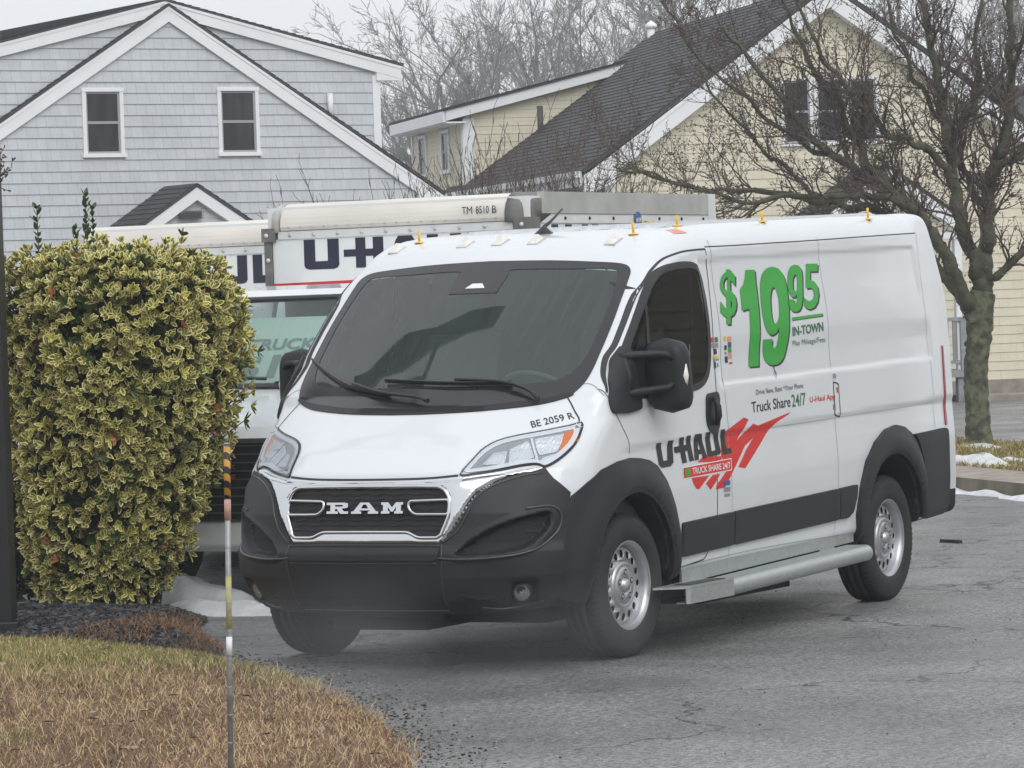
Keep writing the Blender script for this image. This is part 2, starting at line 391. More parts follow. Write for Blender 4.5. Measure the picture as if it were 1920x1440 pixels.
def fit_text(s, x0, x1, z0, z1, bold=0, shear=0, spacing=1, rise=0):
    """text between x0 (left end, as read) and x1; z0 base, z1 top; rise lifts the right-hand end"""
    bm = text2d(s, bold, spacing)
    for v in bm.verts:
        u, t = v.co.x, v.co.y; v.co.x = x0+(x1-x0)*u+shear*t; v.co.y = z0+(z1-z0)*t+rise*u
    return bm
def to2d(loops, fn):
    return [[fn(*p) for p in l] for l in loops]

# ------------------------------------------------------------------ materials of the vehicles
M = {}
M['white'] = mat('white_paint', (.70, .725, .75), .20, var=.02, vscale=2.2, coat=.6, bump=.004, bscale=4)
M['black_plastic'] = mat('grained_black_plastic', (.022, .023, .025), .50, spec=.35, var=.18, vscale=5, bump=.06, bscale=220)
M['dark'] = mat('dark_cavity', (.012, .012, .013), .8)
M['rubber'] = mat('tyre_rubber', (.022, .022, .023), .75, var=.25, vscale=6, bump=.15, bscale=60)
M['chrome'] = mat('chrome', (.66, .67, .69), .07, 1, bump=.02, bscale=20)
M['silver'] = mat('silver_wheel_paint', (.50, .51, .53), .35, .75, var=.08, vscale=12)
M['galv'] = mat('galvanised_steel', (.46, .49, .49), .40, .65, var=.10, vscale=38, rvar=.3)
M['gasket'] = mat('black_gasket', (.016, .016, .018), .35)
M['frit'] = mat('black_glass_border', (.022, .022, .027), .10, spec=.6)
M['line'] = mat('panel_gap', (.05, .05, .055), .9)
M['softline'] = mat('panel_gap_soft', (.30, .31, .32), .7)
M['glass'] = glass('windscreen_glass', (.76, .88, .84), opacity=.10, wet=.06)
M['sideglass'] = glass('side_glass', (.60, .67, .65), refl=.55)
M['lens'] = glass('clear_lens', (.93, .95, .97))
M['trimsilver'] = mat('lamp_trim_silver', (.84, .85, .87), .25, .25)
M['reflector'] = mat('lamp_reflector', (.82, .84, .87), .25, .45, bump=.5, bscale=30, stretch=(1, 3, 1))
M['lampgrey'] = mat('lamp_housing_grey', (.40, .41, .42), .3, .4)
M['amber'] = mat('amber_lens', (.75, .20, .03), .2, coat=.5, bump=.3, bscale=120)
M['red'] = mat('red_vinyl', (.64, .022, .02), .35)
M['black'] = mat('black_vinyl', (.018, .018, .02), .35)
M['green'] = mat('green_vinyl', (.02, .36, .03), .32, var=.05, vscale=2)
M['dkgreen'] = mat('dark_green_vinyl', (.03, .15, .07), .35)
M['yellow'] = mat('yellow_plastic', (.85, .52, .03), .4)
M['grey_in'] = mat('cab_grey_plastic', (.09, .095, .10), .7, var=.1)
M['light_in'] = mat('cab_light_lining', (.085, .09, .09), .85, var=.05)
M['lining'] = mat('cab_lining', (.06,.06,.06), .85, var=.05)
M['redlens'] = mat('red_lens', (.30, .02, .03), .15, coat=.5)
M['orange'] = mat('faded_orange_sticker', (.70, .33, .20), .6)
M['stickgrey'] = mat('grey_print', (.25, .26, .27), .6)
M['blue'] = mat('blue_vinyl', (.04, .10, .32), .4)
M['stickwhite'] = mat('white_vinyl', (.80, .81, .80), .4)
M['navy'] = mat('navy_print', (.018, .022, .045), .45, var=.1, vscale=3)
M['boxpanel'] = mat('box_side_panel', (.78, .80, .80), .45, var=.05, vscale=1.5)
M['beige'] = mat('weathered_fibreglass', (.72, .68, .62), .6, var=.12, vscale=2.2, detail=8, stretch=(1, .5, 2))
M['alu'] = mat('aluminium_rail', (.52, .52, .50), .45, .5, var=.15, vscale=6)
M['railwhite'] = mat('white_rail', (.70, .71, .70), .5, var=.05)

# ------------------------------------------------------------------ the cargo van
VAN = empty('cargo_van'); tag(VAN, 'white cargo van in the middle with a green $19.95 price and black front bumper', 'van')
def van_body():
    h = .022; x = np.arange(-4.56, 1.10, h); y = np.arange(-25, 26)*.0435*1.0; y = np.arange(-50, 51)*h; z = np.arange(.24, 2.42, h)
    X, Y, Z = np.meshgrid(x, y, z, indexing='ij'); Fv = van_f(X, Y, Z); s = Fv < 0
    nx, ny, nz = s.shape
    c = np.zeros((nx-1, ny-1, nz-1), int)
    for a in (0, 1):
        for b in (0, 1):
            for d in (0, 1): c += s[a:nx-1+a, b:ny-1+b, d:nz-1+d]
    act = (c > 0) & (c < 8); idx = -np.ones(act.shape, int); idx[act] = np.arange(act.sum())
    I, J, K = np.where(act); V = np.zeros((len(I), 3)); cnt = np.zeros(len(I))
    E = [((a, b, d), (a+u, b+v, d+w_)) for a in (0, 1) for b in (0, 1) for d in (0, 1) for u, v, w_ in ((1,0,0),(0,1,0),(0,0,1)) if a+u < 2 and b+v < 2 and d+w_ < 2]
    for p, q in E:
        f0 = Fv[I+p[0], J+p[1], K+p[2]]; f1 = Fv[I+q[0], J+q[1], K+q[2]]; m_ = (f0 < 0) != (f1 < 0)
        t = np.where(m_, f0/(f0-f1+1e-20), 0)
        for ax in range(3): V[:,ax] += np.where(m_, p[ax] + t*(q[ax]-p[ax]), 0)
        cnt += m_
    V /= np.maximum(cnt, 1)[:,None]
    V = np.stack([x[0]+(I+V[:,0])*h, y[0]+(J+V[:,1])*h, z[0]+(K+V[:,2])*h], 1)
    for _ in range(3):
        f = van_f(V[:,0], V[:,1], V[:,2]); g = van_grad(V); V = V - g*np.clip(f, -h, h)[:,None]*.9
    Q = []
    def quads(diff, sh):
        a, b, d = np.where(diff)
        return a, b, d
    sx_ = s[:-1,:,:] != s[1:,:,:]; a, b, d = np.where(sx_[:,1:-1,1:-1]); b += 1; d += 1
    q = np.stack([idx[a,b-1,d-1], idx[a,b,d-1], idx[a,b,d], idx[a,b-1,d]], 1); fl = s[a,b,d]; q[~fl] = q[~fl][:, ::-1]; Q.append(q)
    sy_ = s[:,:-1,:] != s[:,1:,:]; a, b, d = np.where(sy_[1:-1,:,1:-1]); a += 1; d += 1
    q = np.stack([idx[a-1,b,d-1], idx[a-1,b,d], idx[a,b,d], idx[a,b,d-1]], 1); fl = s[a,b,d]; q[~fl] = q[~fl][:, ::-1]; Q.append(q)
    sz_ = s[:,:,:-1] != s[:,:,1:]; a, b, d = np.where(sz_[1:-1,1:-1,:]); a += 1; b += 1
    q = np.stack([idx[a-1,b-1,d], idx[a,b-1,d], idx[a,b,d], idx[a-1,b,d]], 1); fl = s[a,b,d]; q[~fl] = q[~fl][:, ::-1]; Q.append(q)
    Q = np.vstack(Q); Q = Q[(Q >= 0).all(1)]
    cen = V[Q].mean(1); G = van_grad(cen); N_ = van_grad(V)
    # openings for the windscreen and the door windows
    from_front = (cen[:,0] > -.6) & (G[:,0] > .2)
    keep = ~(from_front & inpoly(cen[:,1], cen[:,2], shrink(WS_OUT, .035)))
    keep &= ~((np.abs(G[:,1]) > .6) & (np.abs(cen[:,1]) > .8) & inpoly(cen[:,0], cen[:,2], shrink(DW_OUT, .016)))
    keep &= ~((cen[:,0] > .2) & (cen[:,2] < 1.0) & (cen[:,2] > .32) & inpoly(np.arctan2(np.abs(cen[:,1]), cen[:,0]), cen[:,2], shrink(BUMP_HALF, .025)))
    well = np.zeros(len(Q), bool)
    for cx, cz, r in (WELL_F, WELL_R):
        zz = np.where(cen[:,2] < cz, (cen[:,2]-cz)*.8, cen[:,2]-cz); rr = np.sqrt((cen[:,0]-cx)**2+zz**2); well |= (rr < r+.03)
    under = ((G[:,2] < -.75) & (cen[:,2] < .6)) | ((cen[:,2] < .46) & (cen[:,0] > .42)) | ((cen[:,2] < .60) & (cen[:,0] < -4.15))
    mi = (well | under).astype(int)
    Q = Q[keep]; mi = mi[keep]
    ob = np_mesh('body', V, Q, [M['white'], M['dark']], VAN, mi, True)
    me = ob.data; ln = np.zeros(len(me.loops), np.int32); me.loops.foreach_get('vertex_index', ln)
    me.normals_split_custom_set(N_[ln].tolist())
    return ob
def inpoly(x, y, P):
    r = np.zeros(x.shape, bool); n = len(P)
    for i in range(n):
        ax, ay = P[i]; bx, by = P[(i+1) % n]; r ^= ((ay > y) != (by > y)) & (x < (bx-ax)*(y-ay)/(by-ay+1e-12)+ax)
    return r
def shrink(P, d):
    """Offset a loop inwards by d"""
    P = [np.array(p, float) for i, p in enumerate(P) if np.linalg.norm(np.array(p)-np.array(P[i-1])) > 1e-5]; n = len(P); A = sum(P[i][0]*P[(i+1) % n][1]-P[(i+1) % n][0]*P[i][1] for i in range(n)); s = 1 if A > 0 else -1
    out = []
    for i in range(n):
        a = P[i]-P[i-1]; b = P[(i+1) % n]-P[i]; a = a/max(np.linalg.norm(a), 1e-9); b = b/max(np.linalg.norm(b), 1e-9)
        m_ = np.array([-(a+b)[1], (a+b)[0]])*s; l = np.linalg.norm(m_)
        m_ = m_/max(l, 1e-9); c = max(.5, abs(np.dot(m_, np.array([-a[1], a[0]])*s))); out.append(tuple(P[i]+m_*d/c))
    return out
def sym(L): return L + [(-y, z) for y, z in L[::-1]]
WS_OUT = sym(smooth_loop([(0.0,2.07),(.35,2.062),(.62,2.045),(.765,2.03),(.822,2.0),(.838,1.95),(.85,1.85),(.862,1.72),(.865,1.58),(.862,1.47),(.84,1.40),(.785,1.348),(.64,1.318),(.34,1.305),(0.0,1.298)], 4, False)[:-1])
WS_IN = sym(smooth_loop([(0.145,1.90),(.155,1.99),(.175,2.02),(.5,2.012),(.70,2.005),(.765,1.985),(.79,1.9),(.805,1.8),(.81,1.66),(.80,1.54),(.745,1.455),(.60,1.428),(.3,1.422),(0.0,1.42)], 4, False)[:-1])
DW_OUT = round_poly([(-.06,1.60),(-.18,1.715),(-.30,1.83),(-.40,1.92),(-.50,1.985),(-.62,2.018),(-.80,2.035),(-.95,2.034),(-1.035,2.01),(-1.07,1.95),(-1.08,1.85),(-1.065,1.65),(-1.045,1.5),(-1.0,1.41),(-.93,1.365),(-.83,1.343),(-.46,1.332),(.03,1.32),(.13,1.33),(.10,1.42),(.03,1.50)], .05)
DW_IN = shrink(DW_OUT, .036)

V_EDGE = [(.63,.834,1.007),(.691,.778,.989),(.759,.711,.967),(.822,.649,.938),(.875,.595,.90),(.906,.563,.848),(.935,.528,.779),(.958,.484,.709),(.979,.431,.645)]
B_OUT = [(.628,.885,.955),(.575,.945,.885),(.602,.946,.791),(.635,.94,.70),(.654,.926,.603),(.65,.91,.5),(.637,.897,.434),(.62,.885,.365)]
BUMP_HALF = [(-.2,.645)]+C3(V_EDGE[::-1])+C3(B_OUT)+[(.90,.322),(-.2,.32)]
body = van_body()
frit = drape('windscreen_border', M['frit'], [WS_OUT, WS_IN], 'F', .004, .008, .04, parent=VAN)
drape('windscreen', M['glass'], [shrink(WS_IN, -.004)], 'F', .001, 0, .04, parent=VAN)
drape('sensor_badge', M['stickwhite'], [[(-.06,1.925),(-.03,1.95),(.03,1.95),(.06,1.925)]], 'F', .006, parent=frit)
for sg in (1, -1):
    fr = drape('door_window', M['gasket'], [DW_OUT, DW_IN], 'S', .004, .012, .05, sg, VAN)
    drape('pane', M['sideglass'], [shrink(DW_IN, -.004)], 'S', .0, 0, .05, sg, fr)
drape('window_divider', M['gasket'], [[(-.33,1.90),(-.36,1.94),(-.30,1.40),(-.265,1.40)]], 'S', .003, .01, .05, 1, VAN)
cowl = drape('cowl_panel', M['black_plastic'], [sym(smooth_loop([(0,1.316),(.34,1.320),(.62,1.340),(.74,1.356),(.81,1.374),(.815,1.358),(.72,1.328),(.6,1.311),(.34,1.294),(0,1.286)], 3, False)[:-1])], 'F', .007, .02, .04, parent=VAN)
for k in range(4):
    zz = 1.299+.0065*k; drape('vent_slot', M['dark'], strip2d([(y, zz-.003*abs(y)) for y in np.linspace(-.3,.42,13)], .0028), 'F', .0085, 0, .06, parent=cowl)

def edge_dist(P, poly):
    d = np.full(len(P), 1e9)
    for i in range(len(poly)):
        a = np.array(poly[i]); b = np.array(poly[(i+1) % len(poly)]); e_ = b-a; t = np.clip(((P-a)@e_)/max(e_@e_, 1e-9), 0, 1); d = np.minimum(d, np.linalg.norm(P-a-t[:,None]*e_, axis=1))
    return d
# ---- front bumper
INTAKE = smooth_loop([(th(x, y), z) for x, y, z in [(.965,.50,.592),(.947,.544,.650),(.891,.652,.722),(.813,.774,.775),(.71,.869,.800),(.680,.895,.785),(.690,.892,.722),(.763,.843,.648),(.83,.777,.612),(.913,.644,.590)]], 3)
def bump_off(P):
    z = P[:,1]; t = np.abs(P[:,0])
    o = .020 + .022*_ss(.66,.60,z)*_ss(.34,.40,z)
    Q = np.stack([t, z], 1); di = np.where(inpoly(t, z, INTAKE), edge_dist(Q, INTAKE), -edge_dist(Q, INTAKE))      # intake hollow either side, with a raised lip round it
    o = o - .055*_ss(0, .022, di) + .008*_ss(-.03, -.006, di)
    fog = np.exp(-(((t-.782)/.062)**6 + ((z-.408)/.066)**6)); o = o - .040*fog + .006*_ss(.015, .0, np.abs(z-.345-.25*np.abs(t-.78)))*_ss(.28,.2,np.abs(t-.75))
    return o
half = C3(V_EDGE[::-1]) + C3(B_OUT)
outline = half + [(.90,.322),(.6,.312),(.40,.312)]
full = outline + [(-t, z) for t, z in outline[::-1]]
bumper = drape('front_bumper', M['black_plastic'], [full], CF, bump_off, .06, .012, parent=VAN, zstep=.012)
# recessed number-plate panel, slots and trims on the bumper
drape('plate_panel', M['black_plastic'], [round_poly([(-.42,.640),(.42,.640),(.41,.572),(-.41,.572)], .02)], CF, lambda P: bump_off(P)+.010, .02, .03, parent=bumper)
drape('panel_groove', M['dark'], [round_poly([(-.435,.652),(.435,.652),(.425,.560),(-.425,.560)], .02), round_poly([(-.422,.642),(.422,.642),(.412,.570),(-.412,.570)], .02)], CF, lambda P: bump_off(P)+.003, 0, .03, parent=bumper)
drape('seam', M['dark'], strip2d([(-.42,.40),(.42,.40)], .004), CF, lambda P: bump_off(P)+.002, 0, .03, parent=bumper)
drape('lower_lip', M['softline'], strip2d([(-.44,.334),(.44,.334)], .003), CF, lambda P: bump_off(P)+.003, 0, .03, parent=bumper)
drape('air_dam', M['black_plastic'], [[(-.42,.34),(.42,.34),(.40,.285),(.32,.27),(.28,.29),(-.2,.292),(-.35,.285)]], CF, .012, .03, .04, parent=bumper)
for sg in (1, -1):
    it = drape('air_intake', M['dark'], [shrink(INTAKE, .022)], CF, lambda P: bump_off(P)+.003, 0, .02, sg, bumper)
    drape('slot', M['black_plastic'], [round_poly([(.80,.705),(.845,.745),(.905,.748),(.89,.70)], .012), round_poly([(.815,.713),(.848,.737),(.893,.740),(.882,.708)], .010)], CF, lambda P: bump_off(P)+.008, .004, .012, sg, it)
    fp = on_body(CF, [(.782,.408)], .012)[0]; fn = van_grad(fp[None])[0]; fn = (fn+np.array([.6,0,0])); fn /= np.linalg.norm(fn)
    mb = MB(); A = Matrix.Translation(Vector((fp[0], fp[1]*sg, fp[2]))) @ Vector((fn[0], fn[1]*sg, fn[2])).to_track_quat('X', 'Z').to_matrix().to_4x4()
    def lath(prof, mi=0, sc=1):
        t = MB(); t.lathe(prof, 32, 'x'); mb.add([tuple(A @ Vector(p)) for p in t.v], t.f, mi, True)
    lath([(-.02,.001),(-.012,.02),(.0,.034),(.012,.040)], 3); lath([(.012,.040),(.016,.043),(.016,.047),(-.03,.05)], 1); lath([(.0165,.0),(.015,.03),(.012,.041)], 2); lath([(-.012,.0),(-.008,.012),(.0,.014)], 0)
    mb.build('fog_lamp', [M['reflector'], M['gasket'], M['lens'], M['trimsilver']], bumper)

M['wet_plastic'] = mat('wet_black_plastic', (.035, .036, .038), .28, coat=.4)
def bead(name, pts, r=.005, sg=1, off=.0):
    P_ = np.array(smooth_loop(pts, 6, False)); o_, d_ = _rays(CF, P_); q_, ok_ = cast(o_, d_); q_ = q_ + van_grad(q_)*(bump_off(P_)+off)[:,None]; q_[:,1] *= sg
    mb = MB(); mb.tube(q_.tolist(), r, 8); return mb.build(name, M['wet_plastic'], bumper)
for sg in (1, -1):
    bead('intake_lip', [(.40,.585),(.52,.578),(.66,.584),(.77,.600),(.86,.632),(.935,.690),(.962,.745),(.955,.80),(.90,.822),(.80,.812)], .0065, sg, .002)
    bead('body_crease', [(.425,.655),(.428,.60),(.425,.50),(.43,.40),(.44,.36)], .004, sg, .0)
    bead('body_crease', [(.43,.66),(.50,.72),(.545,.80),(.585,.875),(.66,.925),(.80,.968),(.90,.985)], .004, sg, .001)
    bead('fog_lip', [(.60,.345),(.68,.335),(.76,.334),(.84,.345),(.875,.37)], .005, sg, .001)
bead('panel_edge', [(-.415,.648),(-.2,.650),(0,.650),(.2,.650),(.415,.648)], .004); bead('panel_edge', [(-.405,.563),(-.2,.562),(0,.562),(.2,.562),(.405,.563)], .004)

# ---- chrome mask and grille
G_OUT = [(0,.938),(.30,.937),(.42,.934),(.455,.918),(.476,.88),(.478,.86),(.473,.80),(.462,.775),(.425,.695),(.405,.684),(.300,.684),(.243,.712),(0,.713)]
mask_half = [(th(.93,.0001),.968),(th(.925,.30),.966),(th(.875,.49),.975)] + C3([(.83,.56,.985),(.76,.66,.997),(.69,.75,1.010),(.64,.82,1.018)]) + C3(V_EDGE)
mk = [p for p in mask_half]; mk = mk + [(-t, z) for t, z in mk[::-1]]
g_in = [(th(.955, y), z) for y, z in G_OUT]; g_in = g_in + [(-t, z) for t, z in g_in[::-1][1:-1]]
def mask_off(P): return .006 + .016*_ss(0, .026, edge_dist(P, mk)) - .006*_ss(.02, .0, edge_dist(P, g_in))
mask = drape('chrome_surround', M['chrome'], [mk + [], shrink(g_in, .008)], CF, mask_off, .02, .014, parent=VAN, zstep=.007)
drape('chrome_joint', M['line'], strip2d([(t, z) for t, z in mk[:len(mask_half)][3:]], .006), CF, .0245, .0, .03, 1, mask) if 0 else None
grille = drape('grille', M['black_plastic'], [shrink(g_in, -.03)], CF, .001, 0, .04, parent=VAN)
mb = MB(); mb.smooth = True
for r in range(9):                                        # moulded honeycomb of the grille
    z = .925-.0255*r; pts = []
    for k in range(-24, 25):
        y = k*.0195; zz = z + (.0075 if (k+r) % 6 in (0, 1) else -.0 if (k+r) % 6 in (3, 4) else .004)
        lim = np.interp(zz, [.69,.72,.78,.87,.93], [.40,.43,.455,.465,.44])
        if abs(y) < lim: pts.append((th(.955, y), zz))
    q = on_body(CF, pts, .006); mb.tube(q.tolist(), .0022, 5)
mb.build('honeycomb', M['frit'], grille)
def wire(name, pts, r, parent, closed=True, off=.012, m=None):
    q = on_body(CF, [(th(.955, y), z) for y, z in pts], off); mb = MB(); mb.tube(q.tolist(), r, 8, closed=closed); return mb.build(name, m or M['chrome'], parent)
wire('chrome_frame', round_poly([(y, z) for y, z in G_OUT] + [(-y, z) for y, z in G_OUT[::-1][1:-1]], .02, 3), .0100, grille, off=.016)
for s_ in (1, -1):
    wire('chrome_loop', [(s_*y, z) for y, z in round_poly([(.475,.872),(.248,.868),(.245,.83),(.280,.802),(.470,.800)], .018, 4)], .0085, grille, off=.015)
RAML = [[[(0,0),(0,.22),(.05,.22),(.05,.78),(0,.78),(0,1),(.24,1),(.285,.93),(.285,.58),(.25,.50),(.20,.47),(.235,.22),(.29,.22),(.29,0),(.185,0),(.135,.44),(.115,.44),(.115,.22),(.155,.22),(.155,0)],[(.115,.64),(.115,.80),(.20,.80),(.22,.76),(.22,.68),(.20,.64)]],
        [[(.33,0),(.33,.20),(.36,.22),(.45,1),(.565,1),(.655,.22),(.685,.20),(.685,0),(.55,0),(.55,.20),(.575,.22),(.570,.30),(.445,.30),(.440,.22),(.465,.20),(.465,0)],[(.462,.48),(.553,.48),(.525,.82),(.49,.82)]],
        [[(.72,0),(.72,.22),(.745,.22),(.745,.78),(.72,.78),(.72,1),(.81,1),(.86,.55),(.91,1),(1,1),(1,.78),(.975,.78),(.975,.22),(1,.22),(1,0),(.89,0),(.89,.22),(.91,.22),(.91,.60),(.875,.18),(.845,.18),(.81,.60),(.81,.22),(.83,.22),(.83,0)]]]
for L_ in RAML: drape('maker_letter', M['chrome'], to2d(L_, lambda u, v: (-.222+.444*u, .806+.056*v)), 'F', .028, .024, .03, 1, grille)
for z in (.60, .36):
    pass
drape('lower_grille', M['black_plastic'], [[(-.262,.708),(.262,.708),(.315,.678),(.42,.675),(.455,.640),(-.455,.640),(-.42,.675),(-.315,.678)]], CF, .0165, .01, .03, parent=mask)

# ---- headlamps
HL = [(.865,.491,.996),(.777,.52,1.069),(.698,.548,1.122),(.609,.611,1.161),(.474,.772,1.193),(.384,.863,1.212),(.334,.909,1.223),(.38,.925,1.177),(.433,.926,1.131),(.484,.91,1.091),(.554,.877,1.047),(.619,.836,1.017),(.634,.797,1.03),(.677,.738,1.027),(.758,.645,1.009),(.832,.548,.996)]
hl = smooth_loop(C3(HL), 3)
hl_in = shrink(hl, .012)
def lerp_q(a, b, t): return tuple(a[i]+(b[i]-a[i])*t for i in range(2))
for sg in (1, -1):
    H = drape('headlamp', M['lampgrey'], [shrink(hl, .004)], CF, .002, 0, .03, sg, VAN)
    drape('rim', M['gasket'], [shrink(hl, -.004), shrink(hl, .004)], CF, .006, .01, .03, sg, H)
    drape('bright_trim', M['trimsilver'], [shrink(hl, .005), shrink(hl, .022)], CF, .008, .006, .03, sg, H)
    A_ = C3([(.775,.56,1.035),(.70,.59,1.09),(.665,.66,1.10),(.72,.66,1.035)])
    B_ = C3([(.655,.665,1.105),(.56,.72,1.145),(.60,.76,1.06),(.705,.675,1.038)])
    D_ = C3([(.535,.735,1.150),(.415,.84,1.172),(.52,.85,1.085),(.585,.78,1.07)])
    E_ = C3([(.425,.845,1.176),(.365,.893,1.200),(.405,.912,1.140),(.465,.900,1.104),(.515,.872,1.094)])
    F_ = C3([(.58,.80,1.060),(.50,.865,1.082),(.58,.85,1.035),(.625,.80,1.036)])
    drape('side_reflector', M['lampgrey'], [round_poly(A_, .01)], CF, .004, .0, .03, sg, H)
    drape('main_reflector', M['reflector'], [round_poly(A_, .012)], CF, .005, .0, .03, sg, H)
    drape('main_reflector', M['reflector'], [round_poly(B_, .014)], CF, .005, .0, .03, sg, H)
    drape('main_reflector', M['reflector'], [round_poly(D_, .014)], CF, .005, .0, .03, sg, H)
    drape('turn_indicator', M['amber'], [round_poly(E_, .006)], CF, .006, .0, .03, sg, H)
    drape('chrome_bar', M['trimsilver'], [round_poly(F_, .008)], CF, .006, .0, .03, sg, H)
    drape('chrome_bar', M['trimsilver'], strip2d(C3([(.545,.73,1.155),(.60,.775,1.062),(.62,.78,1.035)]), .012), CF, .008, .004, .03, sg, H)
    drape('lens', M['lens'], [shrink(hl, .002)], CF, .016, .014, .03, sg, H)

# ---- bonnet lines
def line(pts, kind, wd=.006, m='line', sg=1, parent=body, off=.0012, name='panel_gap', n=4):
    return drape(name, M[m], strip2d(smooth_loop(pts, n, False), wd), kind, off, 0, .04, sg, parent)
line([(-.49,.992),(-.315,.980),(0,.977),(.315,.980),(.49,.992)], 'F', .011, 'line')
for sg in (1, -1):
    line([(.80,1.352),(.83,1.318),(.862,1.278),(.885,1.25),(.898,1.228)], 'F', .006, 'line', sg)
    line([(.784,1.352),(.83,1.39),(.847,1.417),(.885,1.415),(.925,1.39),(.96,1.355)], 'F', .004, 'softline', sg)
    line([(.17,1.39),(.155,1.34),(.135,1.272),(.06,1.182),(.01,1.12),(-.01,1.05)], 'S', .005, 'line', sg)
# ---- side panel gaps
for sg in (1, -1):
    line([(-1.15,2.10),(-1.0,2.095),(-.84,2.084),(-.655,2.052),(-.53,2.002),(-.44,1.95),(-.32,1.863),(-.17,1.725),(-.05,1.61),(.03,1.54),(.11,1.45),(.155,1.37)], 'S', .010, 'line', sg)
    line([(-1.15,2.10),(-1.15,1.95),(-1.115,1.75),(-1.09,1.56),(-1.08,1.33),(-1.08,1.15),(-1.045,1.0),(-1.03,.87),(-1.015,.67),(-.97,.56),(-.92,.50),(-.87,.45),(-.80,.436),(-.51,.415)], 'S', .008, 'line', sg)
    line([(-1.222,2.150),(-1.215,2.10),(-1.205,1.9),(-1.19,1.6),(-1.19,1.3),(-1.205,1.1),(-1.21,.9),(-1.203,.67),(-1.17,.48),(-1.17,.42)], 'S', .005, 'softline', sg)
    line([(-2.665,2.165),(-2.66,2.10),(-2.66,1.95),(-2.65,1.67),(-2.655,1.36),(-2.66,1.03),(-2.65,.72),(-2.62,.58),(-2.60,.46)], 'S', .004, 'softline', sg)
    line([(-4.20,2.18),(-4.18,2.10),(-4.15,1.9),(-4.185,1.43),(-4.2,1.19),(-4.2,.99)], 'S', .004, 'softline', sg)
    line([(-1.15,2.112),(-1.5,2.118),(-2.0,2.13),(-2.64,2.145),(-3.4,2.166),(-4.19,2.186)], 'S', .006, 'line', sg)
    line([(-1.21,1.095),(-2.6,1.118),(-4.2,1.15)], 'S', .003, 'softline', sg)
    line([(-.51,.418),(-1.5,.446),(-2.9,.44)], 'S', .004, 'softline', sg)
# roof ribs
for y in (-.62,-.44,-.26,-.08,.10,.28,.46,.64):
    drape('roof_rib', M['white'], [round_poly([(-1.35,y-.028),(-4.1,y-.028),(-4.1,y+.028),(-1.35,y+.028)], .02)], 'T', .012, .012, .08, 1, body)
    drape('roof_rib', M['white'], [round_poly([(-1.33,y-.038),(-4.12,y-.038),(-4.12,y+.038),(-1.33,y+.038)], .02)], 'T', .005, .005, .08, 1, body)

# ---- wheel-arch flares, rubbing strips, rear bumper
def arc(cx, cz, r, a0, a1, n=20, ez=1.0): return [(cx+r*math.cos(t), cz+r*ez*math.sin(t)) for t in np.linspace(a0, a1, n)]
FF = [(.60,.36),(.655,.45),(.662,.60),(.62,.78),(.565,.868),(.46,.928),(.33,.985),(.157,1.018),(0,1.028),(-.11,1.02),(-.21,1.005),(-.30,.972),(-.39,.889),(-.455,.76),(-.487,.62),(-.500,.47),(-.498,.37)] + [(-.452,.38)] + arc(0,.41,.440,math.pi,0.0,26,1.0) + [(.452,.38),(.452,.34)]
def flare_off(cx, cz):
    def f(P):
        r = np.sqrt((P[:,0]-cx)**2+((P[:,1]-cz)/1.03)**2); return .010 + .030*_ss(.66,.50,r) - .012*_ss(.47,.44,r)
    return f
for sg in (1, -1):
    a = drape('wheel_arch_flare', M['black_plastic'], [FF], 'S', flare_off(0,.40), .05, .03, sg, VAN)
    line([(.565,.868),(.60,.79),(.628,.70),(.648,.60),(.645,.5),(.63,.434),(.61,.36)], 'S', .007, 'line', sg, a, .014, 'seam')
    RFX = arc(-3.45,.43,.445,0.0,math.pi-.09,26,1.0)
    RF = [(-3.0,.40),(-2.93,.42),(-2.91,.545),(-2.955,.697),(-3.05,.85),(-3.195,.955),(-3.36,1.02),(-3.515,1.04),(-3.655,1.022),(-3.757,.982),(-3.83,.92),(-3.885,.829),(-3.925,.68),(-3.945,.50),(-3.94,.472),(-3.91,.470)] + RFX[::-1]
    a = drape('wheel_arch_flare', M['black_plastic'], [RF], 'S', flare_off(-3.45,.42), .05, .03, sg, VAN)
    for P in ([(-.555,.476),(-.572,.655),(-1.198,.673),(-1.194,.494)], [(-1.206,.494),(-1.212,.674),(-2.634,.713),(-2.634,.535)], [(-2.646,.535),(-2.646,.714),(-2.90,.722),(-2.885,.655),(-2.84,.568),(-2.765,.537)]):
        s_ = drape('rubbing_strip', M['black_plastic'], [round_poly(P, [.02]*len(P))], 'S', .020, .022, .03, sg, VAN)
rb_ = MB(); rb_.prism([(-4.475,.50),(-4.475,.985),(-4.33,.985),(-4.33,.50)], -.935, .935, lambda u, v, w_: (u+.05*(abs(w_)/.935)**6, w_, v)); rbm = rb_.build('rear_bumper', M['black_plastic'], VAN, bevel=.04)
for sg in (1, -1):
    drape('bumper_corner', M['black_plastic'], [round_poly([(-3.785,.972),(-4.34,.986),(-4.39,.975),(-4.395,.53),(-4.34,.475),(-3.95,.462),(-3.94,.68),(-3.895,.83),(-3.84,.93)], .02)], 'S', .024, .035, .03, sg, rbm)
